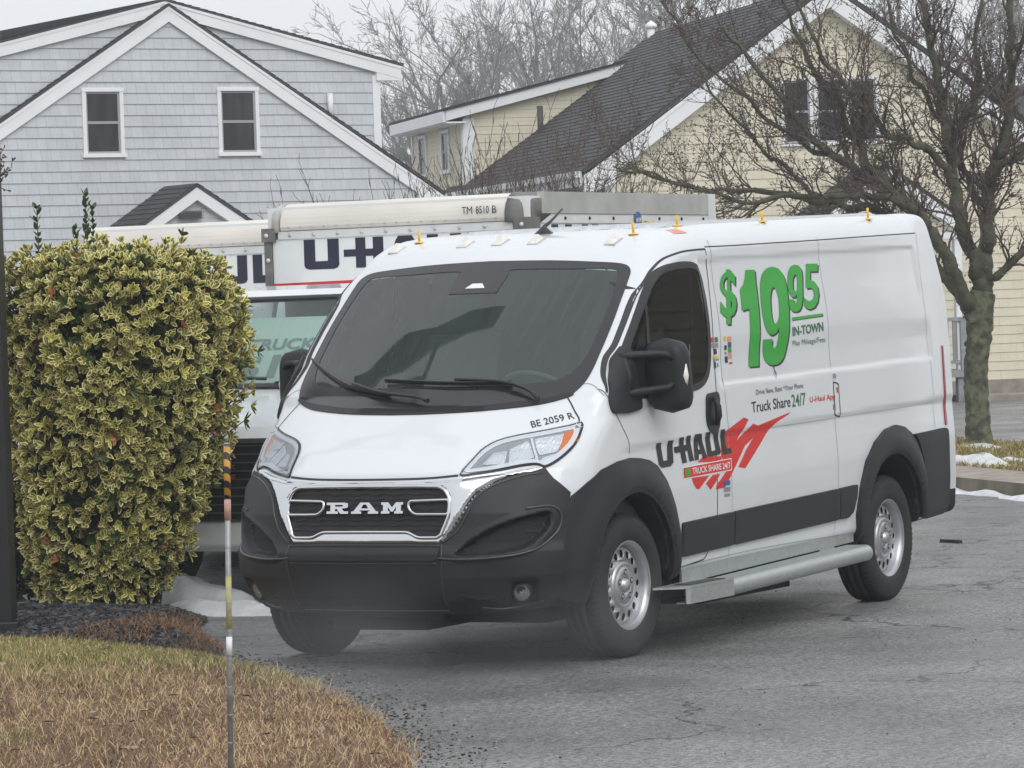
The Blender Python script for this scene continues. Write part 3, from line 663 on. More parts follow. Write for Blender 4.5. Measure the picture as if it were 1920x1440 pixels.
for sg in (1, -1):
    drape('tail_lamp', M['redlens'], [round_poly([(-4.392,1.0),(-4.422,1.0),(-4.428,1.49),(-4.412,1.49)], .006)], 'S', .008, .012, .04, sg, VAN)
    hd = drape('door_handle', M['gasket'], [round_poly([(-.945,1.322),(-1.085,1.330),(-1.105,1.30),(-1.085,1.14),(-1.03,1.10),(-.965,1.115),(-.925,1.17)], .035, 5)], 'S', .010, .012, .02, sg, VAN)
    q = on_body('S', [(-1.01,1.30),(-1.012,1.25),(-1.015,1.20),(-1.018,1.15)], .02); q[1:3,1] += .018; q[:,1] *= sg
    mb = MB(); mb.tube(q.tolist(), [.012,.018,.018,.012], 10); mb.build('grip', M['black_plastic'], hd)

# ---- lettering and stickers on the driver's side (x runs towards the rear, as read)
D = lambda name, m, shape, off=.002, par=body, st=.05, zs=.02: drape(name, M[m], shape, 'S', off, 0, st, 1, par, zstep=zs)
def slant(s, x0b, x1b, x0t, z0, z1, bold): return fit_text(s, x0b, x1b, z0, z1, bold, x0t-x0b)
price = [('$', -1.199, -1.405, -1.315, 1.688, 1.988, .02), ('5', -2.333, -2.535, -2.445, 1.750, 2.010, .018)]
for ch, a, b, c, z0, z1, bo in price:
    sh = D('price_figure', 'black', slant(ch, a-.018, b-.018, c-.018, z0-.010, z1-.010, bo), .0015)
    D('price_figure', 'green', slant(ch, a, b, c, z0, z1, bo), .003)
NINE = [[(.5,1),(.30,.985),(.13,.93),(.03,.83),(0,.68),(.02,.54),(.09,.42),(.21,.335),(.36,.305),(.52,.325),(.63,.38),(.62,.26),(.59,.20),(.52,.165),(.45,.18),(.41,.215),(.405,.265),(.07,.265),(.09,.15),(.17,.06),(.32,.012),(.52,0),(.72,.015),(.87,.07),(.96,.18),(1,.34),(1,.68),(.97,.83),(.87,.93),(.70,.985)],
        [(.5,.79),(.42,.765),(.36,.70),(.345,.61),(.36,.50),(.42,.44),(.5,.42),(.58,.44),(.64,.50),(.655,.61),(.64,.70),(.58,.765)]]
NINE = [smooth_loop(l, 2) if k_ else smooth_loop(l[:11], 2, False)+l[11:17]+smooth_loop(l[17:], 2, False) for k_, l in enumerate(NINE)]
def nine(xb0, xb1, xt0, xt1, z0, z1):
    f = lambda u, v: ((xb0+(xb1-xb0)*u)*(1-v)+(xt0+(xt1-xt0)*u)*v, z0+(z1-z0)*v)
    L = [[f(u, v) for u, v in l] for l in NINE]
    D('price_figure', 'black', [[(x-.018, z-.010) for x, z in l] for l in L], .0015); D('price_figure', 'green', L, .003)
nine(-1.682, -2.045, -1.815, -2.182, 1.449, 1.997); nine(-2.105, -2.305, -2.215, -2.418, 1.740, 2.006)
ONE = [(.36,1),(.88,1),(1,0),(.48,0),(.42,.60),(.02,.58),(0,.80),(.20,.85),(.31,.92)]
one = [((-1.415-.252*u)*(1-v)+(-1.556-.232*u)*v, 1.449+.533*v) for u, v in ONE]
D('price_figure', 'black', [[(x-.018, z-.010) for x, z in one]], .0015); D('price_figure', 'green', [one], .003)
D('price_bar', 'black', [[(-2.158,1.688),(-2.592,1.704),(-2.592,1.72),(-2.158,1.704)]], .0015)
D('price_bar', 'green', [[(-2.152,1.692),(-2.582,1.708),(-2.582,1.724),(-2.152,1.708)]], .003)
D('lettering', 'dkgreen', fit_text('IN-TOWN', -2.143, -2.577, 1.601, 1.655, .03, 0, 1, .020))
D('lettering', 'dkgreen', fit_text('Plus Mileage/Fees', -2.140, -2.600, 1.538, 1.578, 0, 0, 1.06, .012), .003, st=.2, zs=.1)
D('lettering', 'black', fit_text('Drive Now, Rent */Your Phone', -1.588, -2.226, 1.288, 1.322, 0, 0, 1.04, .016), .003, st=.2, zs=.03)
D('lettering', 'black', fit_text('Truck Share', -1.515, -2.036, 1.196, 1.256, .01, 0, 1, .013))
D('lettering', 'dkgreen', fit_text('24/7', -2.055, -2.248, 1.204, 1.276, .01, 0, 1, .006))
D('lettering', 'red', fit_text('U-Haul App', -2.305, -2.665, 1.212, 1.254, .012, 0, 1, .006))
ph = [(-2.648,1.330),(-2.722,1.312),(-2.664,1.122),(-2.590,1.140)]
D('phone_drawing', 'black', [round_poly([(-2.648,1.332),(-2.728,1.316),(-2.728,1.118),(-2.640,1.134)], .015), round_poly([(-2.656,1.323),(-2.720,1.309),(-2.720,1.127),(-2.648,1.141)], .012)])
for k in range(3):
    D('signal_arc', 'black', strip2d([(-2.675+(.012+.009*k)*math.cos(t), 1.338+(.012+.011*k)*math.sin(t)) for t in np.linspace(.6, 2.6, 7)], .004))
D('badge', 'red', [[(-2.69,1.295),(-2.712,1.292),(-2.712,1.262),(-2.69,1.265)]]); D('badge', 'stickgrey', [[(-2.625,1.20),(-2.66,1.195),(-2.66,1.165),(-2.625,1.168)]])
# scribble under the price
D('scribble', 'black', strip2d([(-1.880,1.452),(-1.865,1.40),(-1.878,1.375),(-1.892,1.39),(-1.86,1.44)], .004)); D('scribble', 'black', strip2d([(-1.90,1.395),(-1.865,1.435),(-1.905,1.452)], .004))
# company logo: black letters over red speed strokes with a banner
RS = [[(-1.120,1.10),(-1.408,1.176),(-1.468,1.162),(-1.313,1.053),(-1.524,1.138),(-1.585,1.123),(-1.563,1.093),(-1.531,1.06),(-1.414,1.02),(-1.121,.809),(-1.002,.805),(-1.017,.829),(-1.155,.90),(-1.10,.98)],
      [(-1.563,1.093),(-1.585,1.123),(-1.817,1.153),(-2.033,1.18),(-2.003,1.168),(-1.813,1.125),(-1.704,1.075),(-1.626,1.027),(-1.392,.898),(-1.303,.91),(-1.422,.997),(-1.531,1.06)],
      [(-.715,.884),(-.725,.857),(-.762,.823),(-.798,.82),(-.931,.885)], [(-.883,.845),(-.937,.807),(-1.019,.851),(-1.07,.886),(-.973,.885)], [(-.80,.962),(-.90,1.00),(-1.0,.985),(-1.1,.98),(-1.1,.95)]]
for P in RS: D('logo_stroke', 'red', [P], .0012, body, .04, .015)
X = lambda x, z: (x - .09*(1.11-z) if 0 else x, z)
def letter(L): return D('logo_letter', 'black', L, .0035, body, .04, .012)
letter([[(-.316,1.089),(-.37,1.09),(-.392,.992),(-.442,.992),(-.456,1.095),(-.516,1.095),(-.51,.977),(-.47,.959),(-.363,.957),(-.338,.973)]])
letter([[(-.530,1.057),(-.596,1.060),(-.588,1.104),(-.640,1.106),(-.652,1.061),(-.683,1.062),(-.672,1.108),(-.722,1.111),(-.758,.975),(-.704,.972),(-.692,1.030),(-.660,1.029),(-.672,.969),(-.616,.967),(-.604,1.027),(-.536,1.025)]])
letter([[(-.768,.974),(-.775,1.112),(-.857,1.114),(-.925,.978),(-.872,.976),(-.862,1.005),(-.822,1.003),(-.818,.975)],[(-.820,1.028),(-.848,1.030),(-.822,1.080)]])
letter([[(-.912,1.116),(-.966,1.118),(-.985,1.012),(-1.038,1.016),(-1.013,1.119),(-1.066,1.121),(-1.098,1.005),(-1.082,.990),(-.955,.984),(-.928,1.0)]])
letter([[(-1.098,1.122),(-1.152,1.124),(-1.172,1.016),(-1.230,1.018),(-1.235,.990),(-1.125,.984)]])
bn = D('banner', 'stickwhite', [[(-.612,.946),(-1.224,.963),(-1.216,.897),(-.610,.882)]], .0018)
drape('banner_fill', M['red'], [[(-.620,.941),(-1.216,.958),(-1.208,.902),(-.618,.887)]], 'S', .0026, 0, .05, 1, bn)
drape('lettering', M['stickwhite'], fit_text('TRUCK SHARE 24/7', -.725, -1.200, .902, .936, .015, 0, 1, .008), 'S', .0036, 0, .05, 1, bn)
drape('leaf_mark', M['green'], [[(-.640,.895),(-.632,.925),(-.665,.937),(-.700,.930),(-.695,.900),(-.665,.892)]], 'S', .0036, 0, .05, 1, bn)
# small stickers by the door gap
for (x0, x1, z0, z1, m) in ((-1.062,-1.10,1.595,1.622,'red'),(-1.112,-1.152,1.595,1.622,'dkgreen'),(-1.066,-1.152,1.565,1.59,'stickgrey'),(-1.09,-1.125,1.53,1.56,'black'),(-1.066,-1.155,1.512,1.522,'yellow'),(-1.07,-1.155,1.495,1.507,'stickgrey'),(-1.075,-1.10,1.455,1.49,'black'),(-1.115,-1.14,1.462,1.482,'stickgrey'),
                         (-1.232,-1.262,1.60,1.625,'yellow'),(-1.236,-1.264,1.55,1.575,'black'),(-1.24,-1.262,1.525,1.54,'stickgrey'),(-1.24,-1.275,1.48,1.515,'black'),(-1.278,-1.325,1.592,1.622,'orange'),(-1.282,-1.325,1.562,1.59,'blue'),(-1.284,-1.326,1.535,1.56,'green'),(-1.288,-1.33,1.50,1.533,'orange'),(-1.29,-1.332,1.472,1.482,'red')):
    D('sticker', m, [[(x0,z0),(x1,z0),(x1,z1),(x0,z1)]], .0025)
for (x0, x1, z0, z1, m) in ((-1.10,-1.185,.82,.845,'blue'),(-1.105,-1.185,.785,.81,'stickgrey'),(-1.11,-1.18,.76,.775,'stickgrey')): D('sticker', m, [[(x0,z0),(x1,z0),(x1,z1),(x0,z1)]], .0025)
bmt = fit_text('BE 2059 R', 0, 1, 0, 1, .01)
for v in bmt.verts:                                       # unit number on the bonnet beside the headlamp
    u, t = v.co.x, v.co.y; v.co.x = .708+(.872-.708)*u-.024*(t); v.co.y = 1.208+(1.247-1.208)*u+.033*t
drape('unit_number', M['black'], bmt, 'F', .002, 0, .03, 1, body)
D('service_label', 'orange', [[(0, 0), (0, .001), (.001, 0)]]) if 0 else None
drape('roof_sticker', M['orange'], [[(-.93,.80),(-1.04,.81),(-1.08,.86),(-.94,.85)]], 'T', .002, 0, .05, 1, body)

# ---- roof lamps, pins, aerial
def pyramid_lamp(p, n):
    mb = MB(); A = Matrix.Translation(Vector(p)) @ Matrix.Rotation(math.asin(max(-1, min(1, n[0]))), 4, 'Y')
    base = [(-.045,-.032,0),(-.045,.032,0),(.042,.026,0),(.042,-.026,0)]; top = [(-.025,-.012,.034),(-.025,.012,.034),(.012,.009,.018),(.012,-.009,.018)]
    mb.add([tuple(A @ Vector(q)) for q in base+top], [(0,1,5,4),(1,2,6,5),(2,3,7,6),(3,0,4,7),(4,5,6,7)], 0, False)
    mb.add([tuple(A @ Vector((a*1.12-.0, b*1.2, -.004))) for a, b, _ in base]+[tuple(A @ Vector((a*1.12, b*1.2, .004))) for a, b, _ in base], [(0,1,5,4),(1,2,6,5),(2,3,7,6),(3,0,4,7),(4,5,6,7)], 1, False)
    return mb
M['marker'] = mat('milky_marker_lens', (.80, .77, .72), .12, coat=.8, var=.12, vscale=40)
M['markerbase'] = mat('marker_base', (.55, .53, .50), .4)
for x, y in ((-.655,-.711),(-.635,-.27),(-.635,-.054),(-.633,.168),(-.635,.63)):
    p = on_body('T', [(x, y)])[0]; n = van_grad(p[None])[0]; pyramid_lamp(p, n).build('roof_marker_lamp', [M['marker'], M['markerbase']], VAN)
for i, (x, y, hh) in enumerate(((-.756,.696,.068),(-1.201,.742,.06),(-2.166,.809,.065),(-3.617,.843,.07),(-.769,-.63,.068))):
    p = on_body('T', [(x, y)])[0]; mb = MB(); q = Vector(p)
    mb.lathe([(0,.0),(0,.030),(.004,.029),(.007,.012),(.012,.006)], 16, 'z', q); mb.tube([q+Vector((0,0,.006)), q+Vector((.004,.0,hh))], [.007,.008], 8)
    mb.build('roof_pin', M['yellow'], VAN)
ab = on_body('T', [(-.912,.073)])[0]; mb = MB(); q = Vector(ab)
for k in range(6): pass
mb.lathe([(-.004,.055),(.004,.05),(.016,.036),(.030,.022),(.040,.010),(.043,0)], 18, 'z', q); tip = Vector((-1.136,.073,2.352))
mb.tube([q+Vector((0,0,.035)), q.lerp(tip, .3)+Vector((0,0,.02)), q.lerp(tip, .6)+Vector((0,0,.01)), tip], [.011,.009,.007,.006], 8); mb.build('roof_aerial', M['gasket'], VAN)

# ---- wipers
def wiper(arm, blade, name='wiper'):
    A = on_body('F', [(p[0], p[1]) for p in arm], .035); B = on_body('F', [(p[0], p[1]) for p in blade], .016)
    mb = MB(); mb.tube(smooth_loop(A.tolist(), 4, False), [.013]*3+[.009]*(4*(len(A)-1)+1-3), 8)
    Bs = smooth_loop(B.tolist(), 4, False); mb.tube(Bs, .007, 6); Bs2 = [(p[0]+.008, p[1], p[2]+.010) for p in Bs]; mb.tube(Bs2, .007, 6)
    return mb.build(name, M['gasket'], VAN)
wiper([(.675,1.328),(.60,1.375),(.45,1.418),(.20,1.436)], [(.50,1.420),(.2,1.424),(-.1,1.440),(-.225,1.447)])
wiper([(.115,1.330),(.03,1.352),(-.2,1.378),(-.42,1.425)], [(-.15,1.375),(-.45,1.42),(-.70,1.500),(-.845,1.560)])

# ---- door mirrors
def mirror(sg):
    T_ = empty('door_mirror'); T_.parent = VAN
    S_ = lambda p: (p[0], p[1]*sg, p[2])
    base = drape('mirror_base', M['black_plastic'], [round_poly([(.165,1.262),(.165,1.33),(.115,1.43),(.04,1.52),(-.055,1.60),(-.10,1.58),(-.125,1.42),(-.15,1.275),(.0,1.258)], .03)], 'S', .020, .03, .03, sg, T_)
    # housing: a rounded shell, taller than wide, pinched where the arms leave
    V = []; F = []; rows = 17; cols = 20
    for i in range(rows):
        t = i/(rows-1); z = 1.245+.392*t; e_ = max(0.0, 1-abs(2*t-1)**5.0)**.42
        hw = (.112*e_+.004)*(1+.04*(1-t)); hd = (.085*e_+.004)*(.9+.15*t); cy = 1.108+.014*(1-t); cx = -.27-.02*(1-t)
        for j in range(cols):
            a = 2*math.pi*j/cols; c, s = math.cos(a), math.sin(a); n_ = 4.2
            u = abs(c)**(2/n_)*math.copysign(1, c); v = abs(s)**(2/n_)*math.copysign(1, s)
            V.append(S_((cx+hd*v*(1 if v > 0 else .55), cy+hw*u, z)))
    for i in range(rows-1):
        for j in range(cols):
            f = (i*cols+j, i*cols+(j+1) % cols, (i+1)*cols+(j+1) % cols, (i+1)*cols+j); F.append(f)
    mb = MB(); mb.add(V, F, 0, True); mb.add([V[j] for j in range(cols)], [tuple(range(cols))], 0, False); mb.add([V[(rows-1)*cols+j] for j in range(cols)], [tuple(range(cols))], 0, False)
    hs_ = mb.build('housing', M['black_plastic'], T_)
    mb = MB()
    mb.tube([S_((-.01,.95,1.545)), S_((-.08,1.02,1.556)), S_((-.165,1.09,1.557)), S_((-.178,1.15,1.552)), S_((-.20,1.175,1.53))], [.026,.020,.019,.019,.016], 10)
    mb.tube([S_((.0,.985,1.352)), S_((-.08,1.04,1.366)), S_((-.165,1.10,1.375)), S_((-.178,1.15,1.380)), S_((-.20,1.175,1.40))], [.026,.021,.020,.020,.016], 10)
    mb.tube([S_((-.02,.97,1.54)), S_((-.03,1.0,1.44)), S_((-.02,.99,1.35))], [.026,.028,.026], 10)
    mb.build('arm', M['black_plastic'], T_)
    mb = MB(); mb.box(S_((-.355,1.02,1.28)), S_((-.350,1.20,1.60))); mb.build('mirror_glass', M['chrome'], T_)
    mb = MB(); q = [S_((-.245,1.216,1.385)), S_((-.238,1.222,1.44)), S_((-.245,1.214,1.497))]; mb.tube(q, [.017,.021,.017], 10); mb.build('indicator', M['marker'], hs_)
    return T_
mirror(1); mirror(-1)

# ---- wheels
def wheel(x, y, sg, steer=0):
    W_ = empty('wheel', (x, y, .372), steer); W_.parent = VAN
    # local frame: outer face towards +y*sg
    t = MB(); prof = [(-.112,.225),(-.118,.27),(-.118,.315),(-.108,.345),(-.096,.364),(-.082,.3715),(-.062,.373),(-.060,.364),(-.050,.364),(-.048,.3735),(-.018,.374),(-.016,.365),(-.006,.365),(-.004,.374),(.028,.3735),(.030,.365),(.042,.365),(.044,.373),(.074,.3715),(.088,.366),(.100,.350),(.110,.325),(.113,.29),(.110,.255),(.100,.232),(.092,.224)]
    t.lathe([(a*sg, r) for a, r in prof], 72)
    for k in range(72):                                  # tread blocks: cross sipes at the shoulders
        a = 2*math.pi*k/72
        for s_ in (-1, 1):
            c, s = math.cos(a), math.sin(a); tx, tz = -s, c
            P = [(s_*.062,.3735),(s_*.090,.366),(s_*.104,.346)]
            vs = []
            for (ya, r) in P:
                for dd in (-.006, .006): vs.append((r*1.006*c+tx*dd, ya, r*1.006*s+tz*dd))
            t.add(vs, [(0,1,3,2),(2,3,5,4)], 1, False)
    t.build('tyre', [M['rubber'], M['dark']], W_, fix=False)
    rm = MB(); o = sg
    rm.lathe([(a*o, r) for a, r in [(.094,.222),(.100,.228),(.098,.232),(.092,.229),(.088,.214),(.070,.206),(.050,.203),(.030,.196),(-.02,.19),(-.09,.20)]], 64, mi=0)
    rm.lathe([(a*o, r) for a, r in [(-.09,.20),(-.088,.0)]], 32, mi=1)
    # disc: cone with sixteen oval holes
    def dep(r): return o*float(np.interp(r, [0,.085,.10,.112,.125,.150,.185,.20], [.075,.075,.074,.068,.060,.058,.052,.046]))
    outer = [(.199*math.cos(a), .199*math.sin(a)) for a in np.linspace(0, 2*math.pi, 96, endpoint=False)]
    inner = [(.122*math.cos(a), .122*math.sin(a)) for a in np.linspace(0, 2*math.pi, 48, endpoint=False)]
    holes = []
    for k in range(16):
        a = 2*math.pi*k/16; c = (.163*math.cos(a), .163*math.sin(a))
        holes.append([(c[0]+.021*math.cos(b)*math.cos(a)-.017*math.sin(b)*math.sin(a), c[1]+.021*math.cos(b)*math.sin(a)+.017*math.sin(b)*math.cos(a)) for b in np.linspace(0, 2*math.pi, 14, endpoint=False)])
    loops = [outer, inner]+holes; tri = tessellate_polygon([[Vector((u, v, 0)) for u, v in l] for l in loops]); allp = [p for l in loops for p in l]
    rm.add([(u, dep(math.hypot(u, v)), v) for u, v in allp], [tuple(q) for q in tri], 0, True)
    for hl_ in holes:
        k = len(hl_); rm.add([(u, dep(math.hypot(u, v)), v) for u, v in hl_]+[(u, dep(math.hypot(u, v))-o*.015, v) for u, v in hl_], [(i, (i+1) % k, k+(i+1) % k, k+i) for i in range(k)], 1, False)
    r_ = rm.build('rim', [M['silver'], M['dark']], W_)
    hb = MB(); hb.lathe([(a*o, r) for a, r in [(.058,.126),(.070,.119),(.074,.108),(.068,.102),(.066,.094),(.074,.090),(.076,.046),(.066,.042),(.066,.036),(.082,.034),(.090,.028),(.093,.0)]], 48, mi=0)
    for k in range(5):
        a = 2*math.pi*k/5+.3; c = (.067*math.cos(a), o*.0765, .067*math.sin(a))
        hb.lathe([(0*o,.0),(.0008*o,.0165)], 16, 'y', c, 1); hb.lathe([(.0*o,.0165),(.002*o,.019),(.0*o,.0215)], 16, 'y', c, 0)
        hb.lathe([(-.002*o,.011),(.004*o,.010),(.006*o,.0)], 6, 'y', c, 0, False)
    hb.build('hub_cap', [M['silver'], M['dark']], W_, fix=False)
    return W_
wheel(0, .885, 1, R(-2)); wheel(0, -.885, -1, R(-2)); wheel(-3.45, .885, 1); wheel(-3.45, -.885, -1)

# ---- galvanised side step and underbody
st = MB()
prof = [(1.00,.0),(1.02,.010),(1.13,.012)]+[(1.135+.047*math.sin(t), -.035+.047*math.cos(t)) for t in np.linspace(.1, 2.7, 14)]+[(1.14,-.068),(1.0,-.012)]
zf, zr = .325, .372
def sp(u, v, w_): return (w_, u, v+zf+(zr-zf)*(-.83-w_)/1.9)
st.prism(prof, -.83, -2.73, sp); tread = st.build('step_board', M['galv'], VAN)
st = MB(); st.prism([(-.83,1.186),(-.29,1.186),(-.25,1.165),(-.17,1.03),(-.62,.99),(-.83,.99)], 0, .010, lambda u, v, w_: (u, v, .332+w_))
st.prism([(-.83,1.186),(-.30,1.186),(-.27,1.172),(-.28,1.160),(-.31,1.172),(-.83,1.172)], .252, .331, lambda u, v, w_: (u, v, w_)); st.prism([(-.83,1.172),(-.30,1.172),(-.30,1.10),(-.83,1.10)], .250, .256, lambda u, v, w_: (u, v, w_))
st.build('step_end', M['galv'], tread)
st = MB(); st.box((-.80,1.06,.3425),(-.36,1.15,.346)); st.build('grip_tape', M['gasket'], tread)
st = MB(); st.prism([(.985,.0),(.99,.075),(1.0,.075),(1.0,.0)], -.60, -2.9, lambda u, v, w_: (w_, u-.01, v+zf+(zr-zf)*(-.83-w_)/1.9+.012)); st.build('step_back_plate', M['galv'], tread)
ub = MB(); ub.box((-2.95,-.75,.22),(.5,.75,.40)); ub.box((-2.4,.35,.17),(-1.2,.8,.3)); ub.tube([(.35,-.8,.3),(.35,.8,.3)], .03, 8); ub.tube([(-3.45,-.8,.372),(-3.45,.8,.372)], .05, 10); ub.tube([(0,-.8,.35),(0,.8,.35)], .04, 8)
ub.box((.2,-.35,.20),(.75,.2,.34)); ub.build('underbody', M['dark'], VAN)
# ---- cab interior
ci = MB(); ci.prism([(-.90,.6),(.90,.6),(.90,1.95),(.78,2.14),(-.78,2.14),(-.90,1.95)], -1.36, -1.33, lambda u, v, w_: (w_, u, v)); ci.build('bulkhead', M['light_in'], VAN)
for sg in (1, -1):
    ln_ = MB(); hole_ = shrink(DW_OUT, .02); ln_.prism([(-1.32,.70),(.30,.70),(.10,1.33),(-.60,1.90),(-.75,2.0),(-1.32,2.0)], sg*.885, sg*.895, lambda u, v, w_: (u, w_, v), 0, [[(min(x, .12), z) for x, z in hole_]] if 0 else [round_poly([(-.16,1.36),(-1.0,1.38),(-1.03,1.96),(-.58,1.98)], .06)]); ln_.build('door_lining', M['lining'], VAN)
ci = MB(); ci.box((-1.33,-.78,2.06),(-.66,.78,2.08)); ci.build('headlining', M['lining'], VAN)
ci = MB()
for k in range(-8, 8):
    ya, yb = k*.1, (k+1)*.1; sh_ = .24*((ya+yb)/2/.8)**2; ci.prism([(.44-sh_,1.27),(.30-sh_,1.315),(.05-sh_*.6,1.29),(-.05,1.21),(-.06,1.0),(.40-sh_,.95)], ya, yb, lambda u, v, w_: (u, w_, v))
ci.box((-1.3,-.86,.70),(.3,.86,.73)); ci.build('dashboard', M['grey_in'], VAN)
def seat(y):
    s_ = MB(); s_.prism(round_poly([(-.35,.95),(-.42,1.08),(-.85,1.06),(-.95,.95)], .04), y-.24, y+.24, lambda u, v, w_: (u, w_, v)); s_.prism(round_poly([(-.80,1.05),(-.98,1.68),(-1.08,1.68),(-.96,1.0)], .04), y-.23, y+.23, lambda u, v, w_: (u, w_, v))
    s_.prism(round_poly([(-.97,1.70),(-1.0,1.90),(-1.09,1.90),(-1.07,1.70)], .03), y-.12, y+.12, lambda u, v, w_: (u, w_, v)); s_.build('seat', M['grey_in'], VAN)
seat(.48); seat(-.48)
sw = MB(); c = Vector((-.02,.48,1.36)); ax = Vector((.62,0,-.78)).normalized(); a = Vector((0,1,0)); b = ax.cross(a)
sw.tube([tuple(c+(a*math.cos(t)+b*math.sin(t))*.195) for t in np.linspace(0, 2*math.pi, 28, endpoint=False)], .015, 8, closed=True)
sw.tube([tuple(c-a*.19), tuple(c), tuple(c+a*.19)], .02, 6); sw.tube([tuple(c), tuple(c+b*.0+ax*.25)], .05, 8); sw.build('steering_wheel', M['grey_in'], VAN)
# ------------------------------------------------------------------ ground, kerb, lawn, mulch, snow
rng = np.random.default_rng(7)
def asphalt():
    m = bpy.data.materials.new('wet_asphalt'); m.use_nodes = True; t = m.node_tree; p = t.nodes['Principled BSDF']; L = t.links.new; nd = t.nodes.new
    tc = nd('ShaderNodeTexCoord'); O = tc.outputs['Object']
    def noise(sc, de=4, ro=.5):
        n = nd('ShaderNodeTexNoise'); n.inputs['Scale'].default_value = sc; n.inputs['Detail'].default_value = de; n.inputs['Roughness'].default_value = ro; L(O, n.inputs['Vector']); return n.outputs['Fac']
    def ramp(x, a, b, ca, cb):
        r = nd('ShaderNodeValToRGB'); e = r.color_ramp.elements; e[0].position = a; e[1].position = b; e[0].color = (*ca, 1); e[1].color = (*cb, 1); L(x, r.inputs[0]); return r.outputs[0]
    def mix(f, a, b, bt='MIX'):
        x = nd('ShaderNodeMix'); x.data_type = 'RGBA'; x.blend_type = bt
        if isinstance(f, (int, float)): x.inputs[0].default_value = f
        else: L(f, x.inputs[0])
        L(a, x.inputs[6]); L(b, x.inputs[7]); return x.outputs[2]
    base = ramp(noise(.5, 6, .6),   .38, .62, (.205, .207, .209), (.290, .292, .295))
    pat = ramp(noise(2.2, 5, .65), .4, .65, (.82, .82, .82), (1.06, 1.06, 1.06))
    agg = mix(.5, ramp(noise(26, 2, .9), .42, .60, (.22, .22, .22), (1.70, 1.69, 1.66)), ramp(noise(60, 2, .9), .42, .60, (.22, .22, .22), (1.70, 1.69, 1.66)))
    sp = nd('ShaderNodeTexVoronoi'); sp.inputs['Scale'].default_value = 26; L(O, sp.inputs['Vector'])
    spk = ramp(sp.outputs['Distance'], .07, .14, (1, 1, 1), (0, 0, 0))
    c = mix(1.0, base, pat, 'MULTIPLY'); c = mix(1.0, c, ramp(noise(.22, 5, .6), .40, .60, (.80, .80, .80), (1.07, 1.07, 1.07)), 'MULTIPLY'); c = mix(.9, c, agg, 'MULTIPLY')
    rnd = nd('ShaderNodeSeparateColor'); L(sp.outputs['Color'], rnd.inputs[0]); gt = nd('ShaderNodeMath'); gt.operation = 'GREATER_THAN'; gt.inputs[1].default_value = .80; L(rnd.outputs[0], gt.inputs[0])
    mm = nd('ShaderNodeMath'); mm.operation = 'MULTIPLY'; L(spk, mm.inputs[0]); L(gt.outputs[0], mm.inputs[1])
    wv = nd('ShaderNodeRGB'); wv.outputs[0].default_value = (.46, .45, .42, 1); c = mix(mm.outputs[0], c, wv.outputs[0])
    # cracks: edges of large distorted cells, only where the surface is worn
    dn = nd('ShaderNodeTexNoise'); dn.inputs['Scale'].default_value = 2.5; dn.inputs['Detail'].default_value = 6; L(O, dn.inputs['Vector'])
    vm = nd('ShaderNodeVectorMath'); vm.operation = 'MULTIPLY_ADD'; L(dn.outputs['Color'], vm.inputs[0]); vm.inputs[1].default_value = (.9, .9, .9); L(O, vm.inputs[2])
    vc = nd('ShaderNodeTexVoronoi'); vc.feature = 'DISTANCE_TO_EDGE'; vc.inputs['Scale'].default_value = .55; L(vm.outputs[0], vc.inputs['Vector'])
    cr_ = ramp(vc.outputs['Distance'], .004, .012, (1, 1, 1), (0, 0, 0)); wr = ramp(noise(.35, 2), .45, .51, (0, 0, 0), (1, 1, 1))
    cm = mix(1.0, cr_, wr, 'MULTIPLY'); dk = nd('ShaderNodeRGB'); dk.outputs[0].default_value = (.03, .029, .028, 1); c = mix(cm, c, dk.outputs[0])
    L(c, p.inputs['Base Color'])
    mr = nd('ShaderNodeMapRange'); mr.inputs['From Min'].default_value = .35; mr.inputs['From Max'].default_value = .65; mr.inputs['To Min'].default_value = .24; mr.inputs['To Max'].default_value = .60; L(noise(.8, 4), mr.inputs['Value']); L(mr.outputs[0], p.inputs['Roughness'])
    b = nd('ShaderNodeBump'); b.inputs['Strength'].default_value = 1.0; b.inputs['Distance'].default_value = .016; L(noise(34, 3, .8), b.inputs['Height']); L(b.outputs[0], p.inputs['Normal'])
    return m
g = MB(); g.add([(-170,-170,0),(120,-170,0),(120,120,0),(-170,120,0)], [(0,1,2,3)]); tag(g.build('ground', asphalt()), kind='structure')

def heightmesh(name, outline, hfun, m, step=.12, kind='structure', z0=-.02):
    """A gently raised bed: outline in (x,y), height from hfun(x, y, distance to the edge)"""
    bm = poly2d([outline]); xs = [p[0] for p in outline]; ys = [p[1] for p in outline]
    for ax, lo, hi in ((0, min(xs), max(xs)), (1, min(ys), max(ys))):
        k = math.floor(lo/step)+1
        while k*step < hi:
            co = [0, 0, 0]; no = [0, 0, 0]; co[ax] = k*step; no[ax] = 1
            bmesh.ops.bisect_plane(bm, geom=bm.verts[:]+bm.edges[:]+bm.faces[:], plane_co=co, plane_no=no, dist=1e-6); k += 1
    P = np.array([(v.co.x, v.co.y) for v in bm.verts]); d = edge_dist(P, outline); z = hfun(P[:,0], P[:,1], d)
    for v, zz in zip(bm.verts, z): v.co.z = float(zz)
    bmesh.ops.triangulate(bm, faces=bm.faces[:]); bmesh.ops.recalc_face_normals(bm, faces=bm.faces)
    if sum(f.normal.z for f in bm.faces) < 0: bmesh.ops.reverse_faces(bm, faces=bm.faces)
    me = bpy.data.meshes.new(name); bm.to_mesh(me); bm.free(); me.materials.append(m); me.polygons.foreach_set('use_smooth', [True]*len(me.polygons))
    o = link(bpy.data.objects.new(name, me)); return tag(o, kind=kind)
